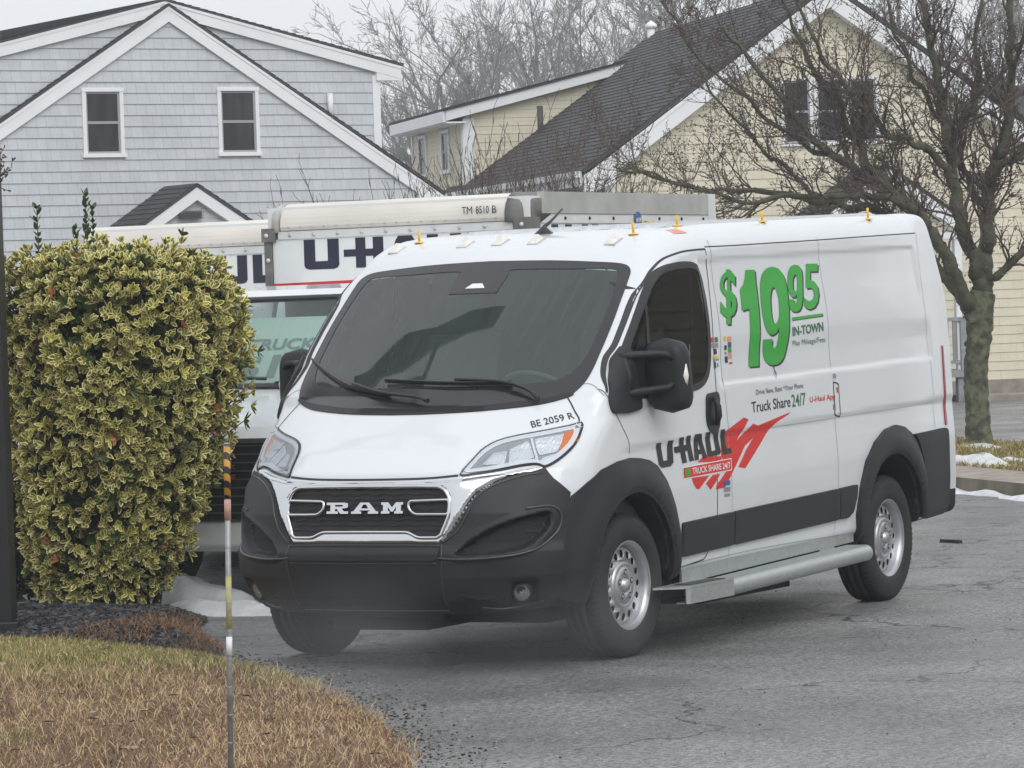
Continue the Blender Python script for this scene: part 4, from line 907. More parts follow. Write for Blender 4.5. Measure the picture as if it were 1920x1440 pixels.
def vnoise(x, y, s, seed=0):
    """Smooth value noise"""
    r = np.random.default_rng(seed).random((64, 64)); u = x*s+100; v = y*s+100; i = np.floor(u).astype(int); j = np.floor(v).astype(int); fu = u-i; fv = v-j; fu = fu*fu*(3-2*fu); fv = fv*fv*(3-2*fv)
    g_ = lambda a, b: r[a % 64, b % 64]
    return (g_(i,j)*(1-fu)+g_(i+1,j)*fu)*(1-fv)+(g_(i,j+1)*(1-fu)+g_(i+1,j+1)*fu)*fv
LAWN_EDGE = smooth_loop([(-1.6,-6.5),(-.95,-4.6),(-.30,-3.25),(-.16,-2.42),(.42,-1.30),(1.08,-.46),(2.02,.47),(3.12,1.38),(4.25,2.16),(5.6,2.7),(8.0,3.2)], 5, False)
LAWN = LAWN_EDGE + [(12.0,1.0),(8.0,-7.5)]
def lawn_h(x, y, d): return -.01 + .050*(1-np.exp(-d/.22)) + .02*(1-np.exp(-d/1.4)) + .025*vnoise(x, y, 2.5, 3)*np.minimum(1, d/.3)
soil = mat('thatch_soil', (.10, .055, .030), .95, col2=(.20,.12,.065), vscale=14, bump=1, bscale=60)
heightmesh('lawn_soil', LAWN, lawn_h, soil, .10)
MULCH = smooth_loop([(-.16,-2.42),(-.06,-1.95),(.36,-1.36),(-.05,-1.55),(-.55,-2.0),(-1.2,-2.45),(-1.75,-2.75),(-2.1,-3.1),(-2.25,-3.7),(-2.35,-4.6),(-2.6,-6.6)], 4, False) + [(-1.6,-6.5),(-.95,-4.6),(-.30,-3.25)]
def mulch_h(x, y, d): return -.01 + .09*(1-np.exp(-d/.25)) + .05*vnoise(x, y, 3, 5)*np.minimum(1, d/.2)
mulch_m = mat('dark_stone_mulch', (.022, .024, .028), .8, col2=(.075,.075,.08), vscale=30, bump=1, bscale=40)
heightmesh('mulch_bed', MULCH, mulch_h, mulch_m, .08)

def scatter(poly, n, seed=1, keep=None):
    r = np.random.default_rng(seed); xs = [p[0] for p in poly]; ys = [p[1] for p in poly]
    P = np.stack([r.uniform(min(xs), max(xs), n), r.uniform(min(ys), max(ys), n)], 1); P = P[inpoly(P[:,0], P[:,1], poly)]
    if keep is not None: P = P[keep(P)]
    return P
def in_sight(P, margin=1.3):
    d = P - np.array([17.504, 9.789]); f2 = np.array([-.8799,-.4752]); r2 = np.array([-.4752,.8799]); z = d@f2; u = d@r2
    return (z > 12.5) & (np.abs(u/z) < .1345+margin/z)
# grass and thatch: single blades, each a bent strip
def blades(P, hfun, poly, L, lean, width, seed, flat=0):
    r = np.random.default_rng(seed); n = len(P); z = hfun(P[:,0], P[:,1], edge_dist(P, poly)); a = r.uniform(0, 2*np.pi, n); b = r.uniform(0, 2*np.pi, n)
    L = L*r.uniform(.5, 1.3, n); ln = lean*r.uniform(.3, 1.3, n); w_ = width*r.uniform(.6, 1.3, n)/2
    B = np.stack([P[:,0], P[:,1], z], 1); S_ = np.stack([np.cos(b)*w_, np.sin(b)*w_, np.zeros(n)], 1)
    D1 = np.stack([np.cos(a)*np.sin(ln*.5), np.sin(a)*np.sin(ln*.5), np.cos(ln*.5)], 1)*(L*.5)[:,None]; D2 = np.stack([np.cos(a)*np.sin(ln), np.sin(a)*np.sin(ln), np.cos(ln)], 1)*(L*.5)[:,None]
    V = np.stack([B-S_, B+S_, B+D1+S_*.8, B+D1-S_*.8, B+D1+D2], 1)
    V[:,:,2] = np.maximum(V[:,:,2], (z-.0)[:,None]+.002)
    return V
def blade_mesh(name, V, mats, mi, parent=None):
    n = len(V); base = (np.arange(n)*5)[:,None]; F = np.vstack([base+np.array([[0,1,2]]), base+np.array([[0,2,3]]), base+np.array([[3,2,4]])])
    return np_mesh(name, V.reshape(-1, 3), F, mats, parent, np.tile(mi, 3))
gm = [mat('grass_green', (.12,.17,.035), .6), mat('grass_olive', (.27,.24,.06), .6), mat('straw', (.56,.44,.23), .7), mat('thatch_brown', (.27,.155,.09), .8), mat('thatch_tan', (.48,.32,.20), .8), mat('thatch_dark', (.07,.048,.038), .85)]
P = scatter(LAWN, 700000, 11, in_sight)
# distance from the mulch side decides how green: a live band along the bed, dead thatch in front
back = P[:,0]*.8799+P[:,1]*.4752                          # how near the camera
nz = vnoise(P[:,0], P[:,1], 1.3, 8); nz2 = vnoise(P[:,0], P[:,1], 4.5, 9)
live = np.clip((1.4-(back+1.9*(nz-.5)+.5*(nz2-.5)))/.9, 0, 1)
live = np.maximum(live, .5*(nz > .60)*(nz2 > .35)); side = P[:,1]*.8799-P[:,0]*.4752
live = np.where((side < -4.2) & (nz > .35), np.maximum(live, .6), live)
r = rng.random(len(P)); lush = r < (.45+.5*live); P = P[lush]; live = live[lush]; nz2 = nz2[lush]
k = rng.random(len(P)); alive = k < live
k2 = rng.random(len(P))
mi = np.where(alive, np.where(k2 < .16+.25*nz2, 0, np.where(k2 < .62, 1, 2)), np.where(k2 < .42, 3, np.where(k2 < .76, 4, np.where(k2 < .90, 5, 2))))
V1 = blades(P[alive], lawn_h, LAWN, .046, 1.0, .004, 3); q_ = rng.random((~alive).sum()) < .7; Pd = P[~alive]; md = mi[~alive]
V2 = np.concatenate([blades(Pd[q_], lawn_h, LAWN, .040, 1.8, .0045, 4), blades(Pd[~q_], lawn_h, LAWN, .085, 1.62, .0035, 14)]); patch = vnoise(Pd[:,0], Pd[:,1], 3.2, 44); md = np.where((md == 4) & (patch < .33), 3, np.where((md == 3) & (patch < .22), 5, np.where((md == 3) & (patch > .70), 4, md))); md = np.concatenate([md[q_], np.where(rng.random((~q_).sum()) < .45, 2, md[~q_])])
gl = blade_mesh('lawn_grass', np.concatenate([V1, V2]), gm, np.concatenate([mi[alive], md])); tag(gl, kind='stuff')
# stone chips and pine needles
def chips(P, z, smin, smax, seed):
    r = np.random.default_rng(seed); n = len(P); U = r.normal(size=(n, 8, 3))*.22; cube = np.array([(-1,-1,-1),(1,-1,-1),(1,1,-1),(-1,1,-1),(-1,-1,1),(1,-1,1),(1,1,1),(-1,1,1)])*.5
    s = r.uniform(smin, smax, n)[:,None,None]*r.uniform(.5, 1.2, (n, 1, 3)); V = (cube[None]+U)*s; a = r.uniform(0, 6.28, n); c, s_ = np.cos(a), np.sin(a)
    x = V[:,:,0]*c[:,None]-V[:,:,1]*s_[:,None]; y = V[:,:,0]*s_[:,None]+V[:,:,1]*c[:,None]; V = np.stack([x+P[:,0:1], y+P[:,1:2], V[:,:,2]*.7+z[:,None]], 2)
    F = np.array([(0,3,2,1),(4,5,6,7),(0,1,5,4),(1,2,6,5),(2,3,7,6),(3,0,4,7)]); return V.reshape(-1, 3), (np.arange(n)[:,None,None]*8+F[None]).reshape(-1, 4)
P = scatter(MULCH, 60000, 21, in_sight); z = mulch_h(P[:,0], P[:,1], edge_dist(P, MULCH)); V, F = chips(P, z, .012, .034, 5)
mm_ = [mat('chip_dark', (.022,.024,.030), .6), mat('chip_grey', (.09,.093,.10), .6), mat('chip_brown', (.055,.035,.022), .85)]
np_mesh('stone_mulch', V, F, mm_, None, np.repeat(rng.choice([0,0,0,1,1,2], len(P)), 6)); tag(bpy.data.objects['stone_mulch'], kind='stuff')
P = scatter(MULCH, 60000, 22, in_sight); nzm = vnoise(P[:,0], P[:,1], 2.0, 12); bk = P[:,0]*.8799+P[:,1]*.4752; P = P[(nzm+.35*np.clip(bk+2.2, -1, 1)+.35*(rng.random(len(P))-.5) > .60) & (rng.random(len(P)) < .6)]
V = blades(P, lambda x, y, d: mulch_h(x, y, d)+.012, MULCH, .075, 1.85, .0045, 6); tag(blade_mesh('pine_needles', V, [mat('needle_orange', (.36,.20,.10), .8), mat('needle_brown', (.20,.115,.065), .85)], rng.integers(0, 2, len(P))), kind='stuff')
# loose grit and crumbs of stone along the edge of the lawn and on the asphalt
E_ = np.array(LAWN_EDGE); seg = rng.integers(0, len(E_)-1, 4200); t_ = rng.random(4200)[:,None]; Q = E_[seg]*(1-t_)+E_[seg+1]*t_; nrm = np.array([-.62,.78]); Q = Q + nrm*np.abs(rng.normal(0, .16, (4200, 1))) - nrm*.03
Q = Q[in_sight(Q)]; V, F = chips(Q, np.full(len(Q), .001), .002, .013, 9); tag(np_mesh('edge_gravel', V, F, [mm_[0], mat('grit', (.25,.24,.22), .8), mm_[2]], None, np.repeat(rng.choice([0,1,1,2], len(Q)), 6)), kind='stuff')
r2 = np.stack([rng.uniform(-9, 8, 1500), rng.uniform(-3, 7, 1500)], 1); r2 = r2[in_sight(r2)]; V, F = chips(r2, np.full(len(r2), .002), .002, .007, 19); tag(np_mesh('loose_grit', V, F, [mm_[0], mat('pale_grit', (.45,.44,.41), .8)], None, np.repeat(rng.integers(0, 2, len(r2)), 6)), kind='stuff')

# island with kerb, pavement strip and grass, where the bare tree stands
kd = np.array([1.3, 1.22]); kd = kd/np.linalg.norm(kd); kn = np.array([-kd[1], kd[0]])*1.0; k0 = np.array([-14.8, -3.2])
if kn @ np.array([-.88,-.475]) < 0: kn = -kn
def kp(s, t, z): p = k0+kd*s+kn*t; return (p[0], p[1], z)
conc = mat('weathered_concrete', (.22,.19,.16), .85, col2=(.40,.35,.30), vscale=5, bump=.4, bscale=40); conc_side = mat('mossy_concrete', (.10,.095,.06), .9, col2=(.24,.21,.16), vscale=3, detail=8, bump=.5, bscale=30)
kb = MB()
for i in range(-6, 6):
    a, b = i*2.4+.006, (i+1)*2.4-.006
    kb.add([kp(a,0,0),kp(b,0,0),kp(b,.012,.13),kp(a,.012,.13)], [(0,1,2,3)], 1); kb.add([kp(a,.012,.13),kp(b,.012,.13),kp(b,.80,.135),kp(a,.80,.135)], [(0,1,2,3)], 0)
kb.add([kp(-16,.03,0),kp(14.4,.03,0),kp(14.4,.03,.11),kp(-16,.03,.11)], [(0,1,2,3)], 1); tag(kb.build('pavement', [conc, conc_side]), kind='structure')
isl = MB(); isl.add([kp(-16,.80,.115),kp(14.4,.80,.115),kp(14.4,3.3,.115),kp(-16,3.3,.115)], [(0,1,2,3)]); isl.add([kp(-16,3.3,.115),kp(14.4,3.3,.115),kp(14.4,3.3,0),kp(-16,3.3,0)], [(0,1,2,3)])
tag(isl.build('island_soil', mat('island_soil', (.12,.09,.045), .95, col2=(.19,.15,.08), vscale=3)), kind='structure')
n = 60000; s_ = rng.uniform(-14, 12, n); t_ = rng.uniform(.80, 3.3, n); P = k0+kd*s_[:,None]+kn*t_[:,None]; P = P[in_sight(P, 6)]
V = blades(P, lambda x, y, d: .115+0*x, [(0,0),(1,0),(0,1)], .06, 1.1, .012, 31); k_ = rng.random(len(P)); nz = vnoise(P[:,0], P[:,1], 1.5, 2); tag(blade_mesh('island_grass', V, gm, np.where(k_ < .30*nz+.1, 0, np.where(k_ < .55, 1, np.where(k_ < .8, 2, 3)))), kind='stuff')
# far road edge, back pavement in front of the yellow house
bk_ = MB(); 
snow_m = mat('old_snow', (.60,.61,.62), .8, col2=(.80,.82,.85), vscale=7, detail=8, bump=1, bscale=30); snow_d = mat('dirty_snow', (.30,.30,.30), .9, col2=(.66,.67,.69), vscale=4, bump=.8, bscale=14, detail=8)
def snow(name, cx, cy, lx, ly, h, rot, label, m, z0=0, seed=0, grp='leftover patches of snow'):
    r = np.random.default_rng(seed); V = []; F = []; nr, na = 8, 40; ph = r.uniform(0, 6.28, 6); c, s = math.cos(rot), math.sin(rot)
    for i in range(nr+1):
        q = i/nr
        for j in range(na):
            a = 2*math.pi*j/na; wob = 1+.16*math.sin(2*a+ph[0])+.12*math.sin(3*a+ph[1])+.09*math.sin(5*a+ph[2])+.05*math.sin(9*a+ph[3]); u = lx*q*wob*math.cos(a); v = ly*q*wob*math.sin(a)
            zz = z0 + h*(1-q**2.2)*(1+.35*math.sin(4*u/lx+ph[4])*math.cos(3*v/ly+ph[5]))*(1-.25*r.random()) - (.01 if i == nr else 0); V.append((cx+u*c-v*s, cy+u*s+v*c, zz))
    for i in range(nr):
        for j in range(na): F.append((i*na+j, i*na+(j+1) % na, (i+1)*na+(j+1) % na, (i+1)*na+j))
    mb = MB(); mb.add(V, F, 0, True); o = mb.build(name, m); tag(o, label, 'snow', grp); return o
snow('snow_patch', -2.42, -3.10, .78, .24, .08, 1.05, 'long clean snow strip between the bush and the van wheel', snow_m, seed=1)
snow('snow_patch', -3.05, -3.80, .85, .40, .17, 1.0, 'grey dirty snow heap under the front of the box truck', snow_d, seed=2)
snow('snow_patch', -2.3, -3.62, .30, .12, .07, .9, 'small grey snow lump at the foot of the bush', snow_d, seed=3)
a = kp(3.2, 2.7, .12); 
def px_snow(s, t): return kp(s, t, 0)
for (s, t, lx, ly, h, lab, sd) in ((-2.1,1.14,.80,.17,.10,'thick white snow bank on the grass in front of the bare tree',4),(-2.75,1.42,.30,.10,.05,'small snow lump on the grass left of the bare tree',5),(-2.3,1.62,.50,.10,.04,'thin snow patch on the grass right of the bare tree trunk',6),(-5.6,2.6,.7,.15,.04,'far snow patch behind the bare tree trunk',7)):
    p = kp(s, t, 0); snow('snow_patch', p[0], p[1], lx, ly, h, math.atan2(kd[1], kd[0]), lab, snow_m, .118, sd)
mb = MB(); V = []; F = []
for i in range(60):
    s = -4+i*.2; wv_ = .10+.05*math.sin(i*.9)+.03*math.sin(i*2.3); hh = .035+.02*math.sin(i*1.3); V += [kp(s, -.02, .0), kp(s, -.03, hh), kp(s, -.03-wv_*.6, hh*.8), kp(s, -.03-wv_, -.005)]
for i in range(59):
    for j in range(3): F.append((i*4+j, i*4+j+1, i*4+5+j, i*4+4+j))
mb.add(V, F, 0, True); tag(mb.build('snow_ridge', snow_m), 'narrow snow ridge lying along the foot of the kerb', 'snow', 'leftover patches of snow')
db = MB(); A = Matrix.Translation((-8.2,-.53,.012)) @ Matrix.Rotation(R(62), 4, 'Z')
db.add([tuple(A @ Vector(p)) for p in [(-.11,-.02,-.012),(.11,-.018,-.012),(.105,.02,-.012),(-.10,.022,-.012),(-.105,-.016,.012),(.10,-.015,.010),(.10,.012,.014),(-.09,.016,.008)]], [(0,3,2,1),(4,5,6,7),(0,1,5,4),(1,2,6,5),(2,3,7,6),(3,0,4,7)])
tag(db.build('road_debris', M['rubber']), 'small black strip of rubber lying on the asphalt behind the van', 'debris')

# dead leaves blown over the lawn
def litter(P, z, seed):
    r = np.random.default_rng(seed); n = len(P); a = r.uniform(0, 6.28, n); L = r.uniform(.018, .034, n); c, s_ = np.cos(a), np.sin(a); tl = r.normal(0, .35, (n, 2)); pts = [(-1,0),(-.3,.5),(.4,.42),(1,0),(.4,-.42),(-.3,-.5)]; V = []
    for u, v in pts: V.append(np.stack([P[:,0]+(u*c-v*s_)*L, P[:,1]+(u*s_+v*c)*L, z+.012+np.abs(u*tl[:,0]+v*tl[:,1])*L+abs(v)*.5*L], 1))
    V = np.stack(V, 1).reshape(-1, 3); b = np.arange(n)[:,None]*6; return V, np.vstack([b+np.array([[0,1,2]]), b+np.array([[0,2,3]]), b+np.array([[0,3,4]]), b+np.array([[0,4,5]])])
P = scatter(LAWN, 1500, 51, in_sight); V, F = litter(P, lawn_h(P[:,0], P[:,1], edge_dist(P, LAWN))+.008, 4); tag(np_mesh('leaf_litter', V, F, [mat('leaf_brown', (.13,.075,.045), .8), mat('leaf_pale', (.33,.25,.18), .8)], None, np.tile(rng.choice([0,0,1], len(P)), 4)), kind='stuff')
# ------------------------------------------------------------------ houses
def siding_mat(name, c1, c2, course, w_=.16, off=.37):
    m = bpy.data.materials.new(name); m.use_nodes = True; t = m.node_tree; p = t.nodes['Principled BSDF']; L = t.links.new; nd = t.nodes.new
    tc = nd('ShaderNodeTexCoord'); sp = nd('ShaderNodeSeparateXYZ'); L(tc.outputs['Object'], sp.inputs[0]); cb = nd('ShaderNodeCombineXYZ'); ad = nd('ShaderNodeMath'); ad.operation = 'ADD'; L(sp.outputs['X'], ad.inputs[0]); L(sp.outputs['Y'], ad.inputs[1])
    L(ad.outputs[0], cb.inputs['X']); L(sp.outputs['Z'], cb.inputs['Y'])
    b = nd('ShaderNodeTexBrick'); b.offset = off; b.offset_frequency = 2; b.squash = 1.2; b.squash_frequency = 3; b.inputs['Scale'].default_value = 1; b.inputs['Brick Width'].default_value = w_; b.inputs['Row Height'].default_value = course
    b.inputs['Mortar Size'].default_value = .0035; b.inputs['Mortar Smooth'].default_value = .2; b.inputs['Color1'].default_value = (*c1, 1); b.inputs['Color2'].default_value = (*c2, 1); b.inputs['Mortar'].default_value = (*[x*.72 for x in c1], 1); b.inputs['Bias'].default_value = 0
    L(cb.outputs[0], b.inputs['Vector']); n = nd('ShaderNodeTexNoise'); n.inputs['Scale'].default_value = 1.2; n.inputs['Detail'].default_value = 8; n.inputs['Roughness'].default_value = .7; L(cb.outputs[0], n.inputs['Vector'])
    r = nd('ShaderNodeValToRGB'); r.color_ramp.elements[0].position = .3; r.color_ramp.elements[0].color = (.86,.86,.86,1); r.color_ramp.elements[1].position = .65; r.color_ramp.elements[1].color = (1.03,1.03,1.03,1); L(n.outputs['Fac'], r.inputs[0])
    # grain running down each board
    mp = nd('ShaderNodeMapping'); mp.inputs['Scale'].default_value = (26, 1.5, 1); L(cb.outputs[0], mp.inputs[0]); n2 = nd('ShaderNodeTexNoise'); n2.inputs['Scale'].default_value = 1; n2.inputs['Detail'].default_value = 3; L(mp.outputs[0], n2.inputs['Vector'])
    r2 = nd('ShaderNodeValToRGB'); r2.color_ramp.elements[0].color = (.92,.92,.92,1); r2.color_ramp.elements[1].color = (1.05,1.05,1.05,1); L(n2.outputs['Fac'], r2.inputs[0])
    mx = nd('ShaderNodeMix'); mx.data_type = 'RGBA'; mx.blend_type = 'MULTIPLY'; mx.inputs[0].default_value = 1; L(b.outputs['Color'], mx.inputs[6]); L(r.outputs[0], mx.inputs[7])
    mx2 = nd('ShaderNodeMix'); mx2.data_type = 'RGBA'; mx2.blend_type = 'MULTIPLY'; mx2.inputs[0].default_value = 1; L(mx.outputs[2], mx2.inputs[6]); L(r2.outputs[0], mx2.inputs[7]); L(mx2.outputs[2], p.inputs['Base Color']); p.inputs['Roughness'].default_value = .75
    return m
H = {}
H['grey'] = siding_mat('pale_grey_shingle', (.545,.57,.595), (.59,.615,.64), .168); H['cream'] = siding_mat('cream_clapboard', (.73,.675,.52), (.76,.705,.55), .148, 1.1)
H['trim'] = mat('white_trim', (.80,.81,.82), .5, var=.04, vscale=2); H['glass'] = mat('dark_window_glass', (.018,.021,.024), .14, spec=.18, col2=(.05,.055,.06), vscale=2.2, stretch=(3,1,.5)); H['sash'] = mat('grey_sash', (.33,.34,.35), .5)
def roofmat():
    m = siding_mat('dark_roof_shingle', (.045,.043,.046), (.075,.071,.074), .14, .32); return m
H['roof'] = mat('dark_asphalt_shingle', (.050,.048,.051), .8, var=.35, vscale=9, bump=.6, bscale=30)
def extents(poly, z):
    xs = []
    for i in range(len(poly)):
        (x0, z0), (x1, z1) = poly[i], poly[(i+1) % len(poly)]
        if (z0-z)*(z1-z) <= 0 and z0 != z1: xs.append(x0+(x1-x0)*(z-z0)/(z1-z0))
    return (min(xs), max(xs)) if len(xs) >= 2 else None
def siding(mb, poly, fn, course, z0, z1, lap=.014, holes=(), mi=0):
    """Lapped courses over a convex wall outline; holes are window rectangles (x0,x1,z0,z1)"""
    z = z0
    while z < z1-1e-6:
        zt = min(z+course, z1); a = extents(poly, z+1e-4); b = extents(poly, zt-1e-4)
        if a is None or b is None: z += course; continue
        cuts = sorted([(h[0], h[1]) for h in holes if h[2] < zt-.01 and h[3] > z+.01]); xa, xb = a[0], b[0]; spans = []
        for h0, h1 in cuts: spans.append((xa, h0, xb, h0)); xa = xb = h1
        spans.append((xa, a[1], xb, b[1]))
        for p, q, r_, s in spans:
            if q-p < .005 and s-r_ < .005: continue
            mb.add([fn(p, lap, z), fn(q, lap, z), fn(s, .001, zt), fn(r_, .001, zt), fn(p, .0, z), fn(q, .0, z)], [(0,1,2,3),(4,5,1,0)], mi, False)
        z += course
def window(parent, x0, x1, z0, z1, fn, casing=.075, sashmid=True, name='window', mats=None):
    """fn(u, out, z) -> point; a casing with sill, sash, two panes"""
    def bx(mb, a, b, o0, o1, c, d, mi=0):
        P = [fn(a,o0,c),fn(b,o0,c),fn(b,o1,c),fn(a,o1,c),fn(a,o0,d),fn(b,o0,d),fn(b,o1,d),fn(a,o1,d)]; mb.add(P, [(0,3,2,1),(4,5,6,7),(0,1,5,4),(1,2,6,5),(2,3,7,6),(3,0,4,7)], mi, False)
    c = casing; w_ = MB(); bx(w_, x0, x0+c, -.02, .035, z0+c, z1-c); bx(w_, x1-c, x1, -.02, .035, z0+c, z1-c); bx(w_, x0-.01, x1+.01, -.02, .042, z1-c, z1); bx(w_, x0-.02, x1+.02, -.02, .055, z0, z0+c)
    W_ = w_.build(name, H['trim'], parent); s = MB(); e_ = .03; zm = (z0+z1)/2
    for (a, b, cc, d) in ((x0+c,x0+c+e_,z0+c,z1-c),(x1-c-e_,x1-c,z0+c,z1-c),(x0+c+e_,x1-c-e_,z0+c,z0+c+e_),(x0+c+e_,x1-c-e_,z1-c-e_,z1-c),(x0+c+e_,x1-c-e_,zm-.02,zm+.02)): bx(s, a, b, -.02, .012, cc, d)
    s.build('sash', H['sash'], W_)
    for (a, b) in ((z0+c+e_, zm-.02), (zm+.02, z1-c-e_)):
        g_ = MB(); o_ = .003 if a < zm else .007; g_.add([fn(x0+c+e_,o_,a),fn(x1-c-e_,o_,a),fn(x1-c-e_,o_,b),fn(x0+c+e_,o_,b)], [(0,1,2,3)]); g_.build('pane', H['glass'], W_)
    return W_
def slab(mb, p0, p1, y0, y1, th_, mi=0):
    """A pitched slab between (x,z) p0 and p1, from y0 to y1"""
    d = Vector((p1[0]-p0[0], p1[1]-p0[1])).normalized(); n = Vector((-d.y, d.x)); n = n if n.y > 0 else -n
    a, b = Vector(p0), Vector(p1); P = [(a.x,y0,a.y),(b.x,y0,b.y),(b.x,y1,b.y),(a.x,y1,a.y)]; q = n*th_
    mb.add([(x-q.x, y, z-q.y) for x, y, z in P]+P, [(0,3,2,1),(4,5,6,7),(0,1,5,4),(1,2,6,5),(2,3,7,6),(3,0,4,7)], mi, False)
def shingle_rows(mb, p0, p1, y0, y1, step=.14, lift=.012, mi=0):
    """Overlapping shingle rows on a roof slope; p0 is the eave"""
    d = Vector((p1[0]-p0[0], p1[1]-p0[1])); L = d.length; d = d/L; n = Vector((-d.y, d.x)); n = n if n.y > 0 else -n; k = int(L/step)
    for i in range(k+1):
        s0, s1 = i*step, min((i+1)*step, L)
        if s1-s0 < .01: continue
        a = Vector(p0)+d*s0; b = Vector(p0)+d*s1; au = a+n*lift; bu = b+n*.001
        mb.add([(au.x,y0,au.y),(au.x,y1,au.y),(bu.x,y1,bu.y),(bu.x,y0,bu.y),(a.x,y0,a.y),(a.x,y1,a.y)], [(0,1,2,3),(4,5,1,0)], mi, False)

# ---- the pale grey house on the left
GH = empty('grey_house', (-31.1407,-22.3277,0), R(149.374)); tag(GH, 'pale grey shingled house on the left with white trim and two gable windows', 'house')
fr = lambda u, o, z: (u, -o, z)
sl_ = .62
wall = [(-4.35,0),(4.45,0),(4.45,3.78),(.1,6.48),(-4.35,3.72)]
wins = [(-1.38,-.70,4.24,5.29),(.89,1.60,4.24,5.30)]
mb = MB(); siding(mb, wall, fr, .168, 0, 6.45, .015, [(w_[0]+.01,w_[1]-.01,w_[2]+.01,w_[3]-.01) for w_ in wins]); mb.prism(wall, .004, .25, lambda u, v, w_: (u, w_, v)); mb.build('front_wall', H['grey'], GH)
for w_ in wins: window(GH, *w_, fr, .06)
mb = MB(); mb.box((4.34,-.028,0),(4.47,.2,3.70)); mb.box((-4.36,-.028,0),(-4.23,.2,3.70)); mb.build('corner_board', H['trim'], GH)
rf = MB(); slab(rf, (4.86,3.62), (.1,6.57), -.075, 7.5, .04); slab(rf, (-4.66,3.62), (.1,6.57), -.075, 7.5, .04); shingle_rows(rf, (4.86,3.62), (.1,6.57), -.08, 7.5); shingle_rows(rf, (-4.66,3.62), (.1,6.57), -.08, 7.5)
ROOF = rf.build('roof', H['roof'], GH)
rk = MB()
for sg in (1, -1):
    ex = 4.80 if sg > 0 else -4.60
    for (a_, b_, y0, y1) in ((.03,.075,-.07,-.045),(.075,.235,-.06,-.016)):
        e0 = (ex, 3.62-a_*1.18+.04*0); e1 = (.1, 6.57-a_*1.18); f0 = (ex, 3.62-b_*1.18); f1 = (.1, 6.57-b_*1.18)
        rk.prism([e0, e1, f1, f0], y0, y1, lambda u, v, w_: (u, w_, v))
    rk.prism([(ex, 3.32),(ex, 3.56),(ex-sg*.45, 3.70),(ex-sg*.45, 3.32)], -.055, -.016, lambda u, v, w_: (u, w_, v))
rk.build('rake_board', H['trim'], ROOF)
# wide shed dormer standing behind the gable
back = [(-3.9,3.0),(3.74,3.0),(3.74,5.56),(.05,6.45),(-3.9,5.50)]
mb = MB(); siding(mb, back, lambda u, o, z: (u, .04-o, z), .168, 3.03, 6.5, .015); mb.prism(back, .255, 7.4, lambda u, v, w_: (u, w_, v)); DW = mb.build('dormer_wall', H['grey'], GH)
mb = MB(); slab(mb, (4.18,5.66), (.05,6.64), -.05, 7.6, .035); slab(mb, (-4.3,5.60), (.05,6.64), -.05, 7.6, .035); shingle_rows(mb, (4.18,5.66), (.05,6.64), -.055, 7.6); shingle_rows(mb, (-4.3,5.60), (.05,6.64), -.055, 7.6); mb.box((-2.3,1.2,6.12),(-2.1,1.5,6.24)); DR = mb.build('dormer_roof', H['roof'], GH)
mb = MB()
for (x0, z0_) in ((4.14,5.66),(-4.3,5.60)):
    for a_, b_, y0, y1 in ((.036,.08,-.045,-.02),(.08,.235,-.035,.025)):
        mb.prism([(x0,z0_-a_),(.05,6.64-a_),(.05,6.64-b_),(x0,z0_-b_)], y0, y1, lambda u, v, w_: (u, w_, v))
mb.box((3.64,.01,3.0),(3.77,.3,5.48)); mb.prism([(4.14,5.40),(4.14,5.58),(3.70,5.70),(3.70,5.40)], -.03, .1, lambda u, v, w_: (u, w_, v)); mb.build('dormer_trim', H['trim'], DR)
mb = MB(); mb.tube([(2.85,-.03,4.80),(2.85,-.03,5.20)], .045, 10); mb.build('vent_pipe', H['trim'], GH)
mb = MB(); mb.box((3.80,-.021,3.93),(4.08,-.012,4.06)); mb.build('bare_patch', mat('pink_sheathing', (.66,.42,.44), .8), GH)
# entrance gable
PW = MB(); pw = [(-.93,2.6),(.83,2.6),(.83,3.10),(-.05,3.66),(-.93,3.10)]; siding(PW, pw, lambda u, o, z: (u, -1.0-o, z), .168, 2.6, 3.66, .012); PW.prism(pw, -.99, -.03, lambda u, v, w_: (u, w_, v)); PG = PW.build('entrance_gable', H['grey'], GH)
mb = MB(); slab(mb, (1.36,2.90), (-.05,3.79), -1.12, -.02, .05); slab(mb, (-1.46,2.90), (-.05,3.79), -1.12, -.02, .05); shingle_rows(mb, (-1.46,2.90), (-.05,3.79), -1.13, -.02); shingle_rows(mb, (1.36,2.90), (-.05,3.79), -1.13, -.02); ER = mb.build('entrance_roof', H['roof'], GH)
mb = MB()
for sg in (1, -1):
    ex = -.05+sg*1.41; mb.prism([(ex,2.85),(-.05,3.74),(-.05,3.54),(ex,2.65)], -1.11, -1.02, lambda u, v, w_: (u, w_, v))
mb.box((1.30,-.03,.0),(1.42,-1.1,2.75)); mb.box((-1.5,-.03,.0),(-1.38,-1.1,2.75)); mb.build('entrance_trim', H['trim'], ER)
mb = MB(); mb.box((-.33,-1.03,3.26),(.02,-1.10,3.38))
for k in range(4): mb.box((-.35,-1.10,3.265+.028*k),(.04,-1.13,3.275+.028*k))
mb.build('louvre', mat('grey_louvre', (.11,.11,.11), .6), GH)
for z_ in (2.0, 3.1):
    mb = MB(); mb.box((-3.05,-.02,z_),(-2.93,-.06,z_+.28)); mb.build('wall_box', H['trim'], GH)

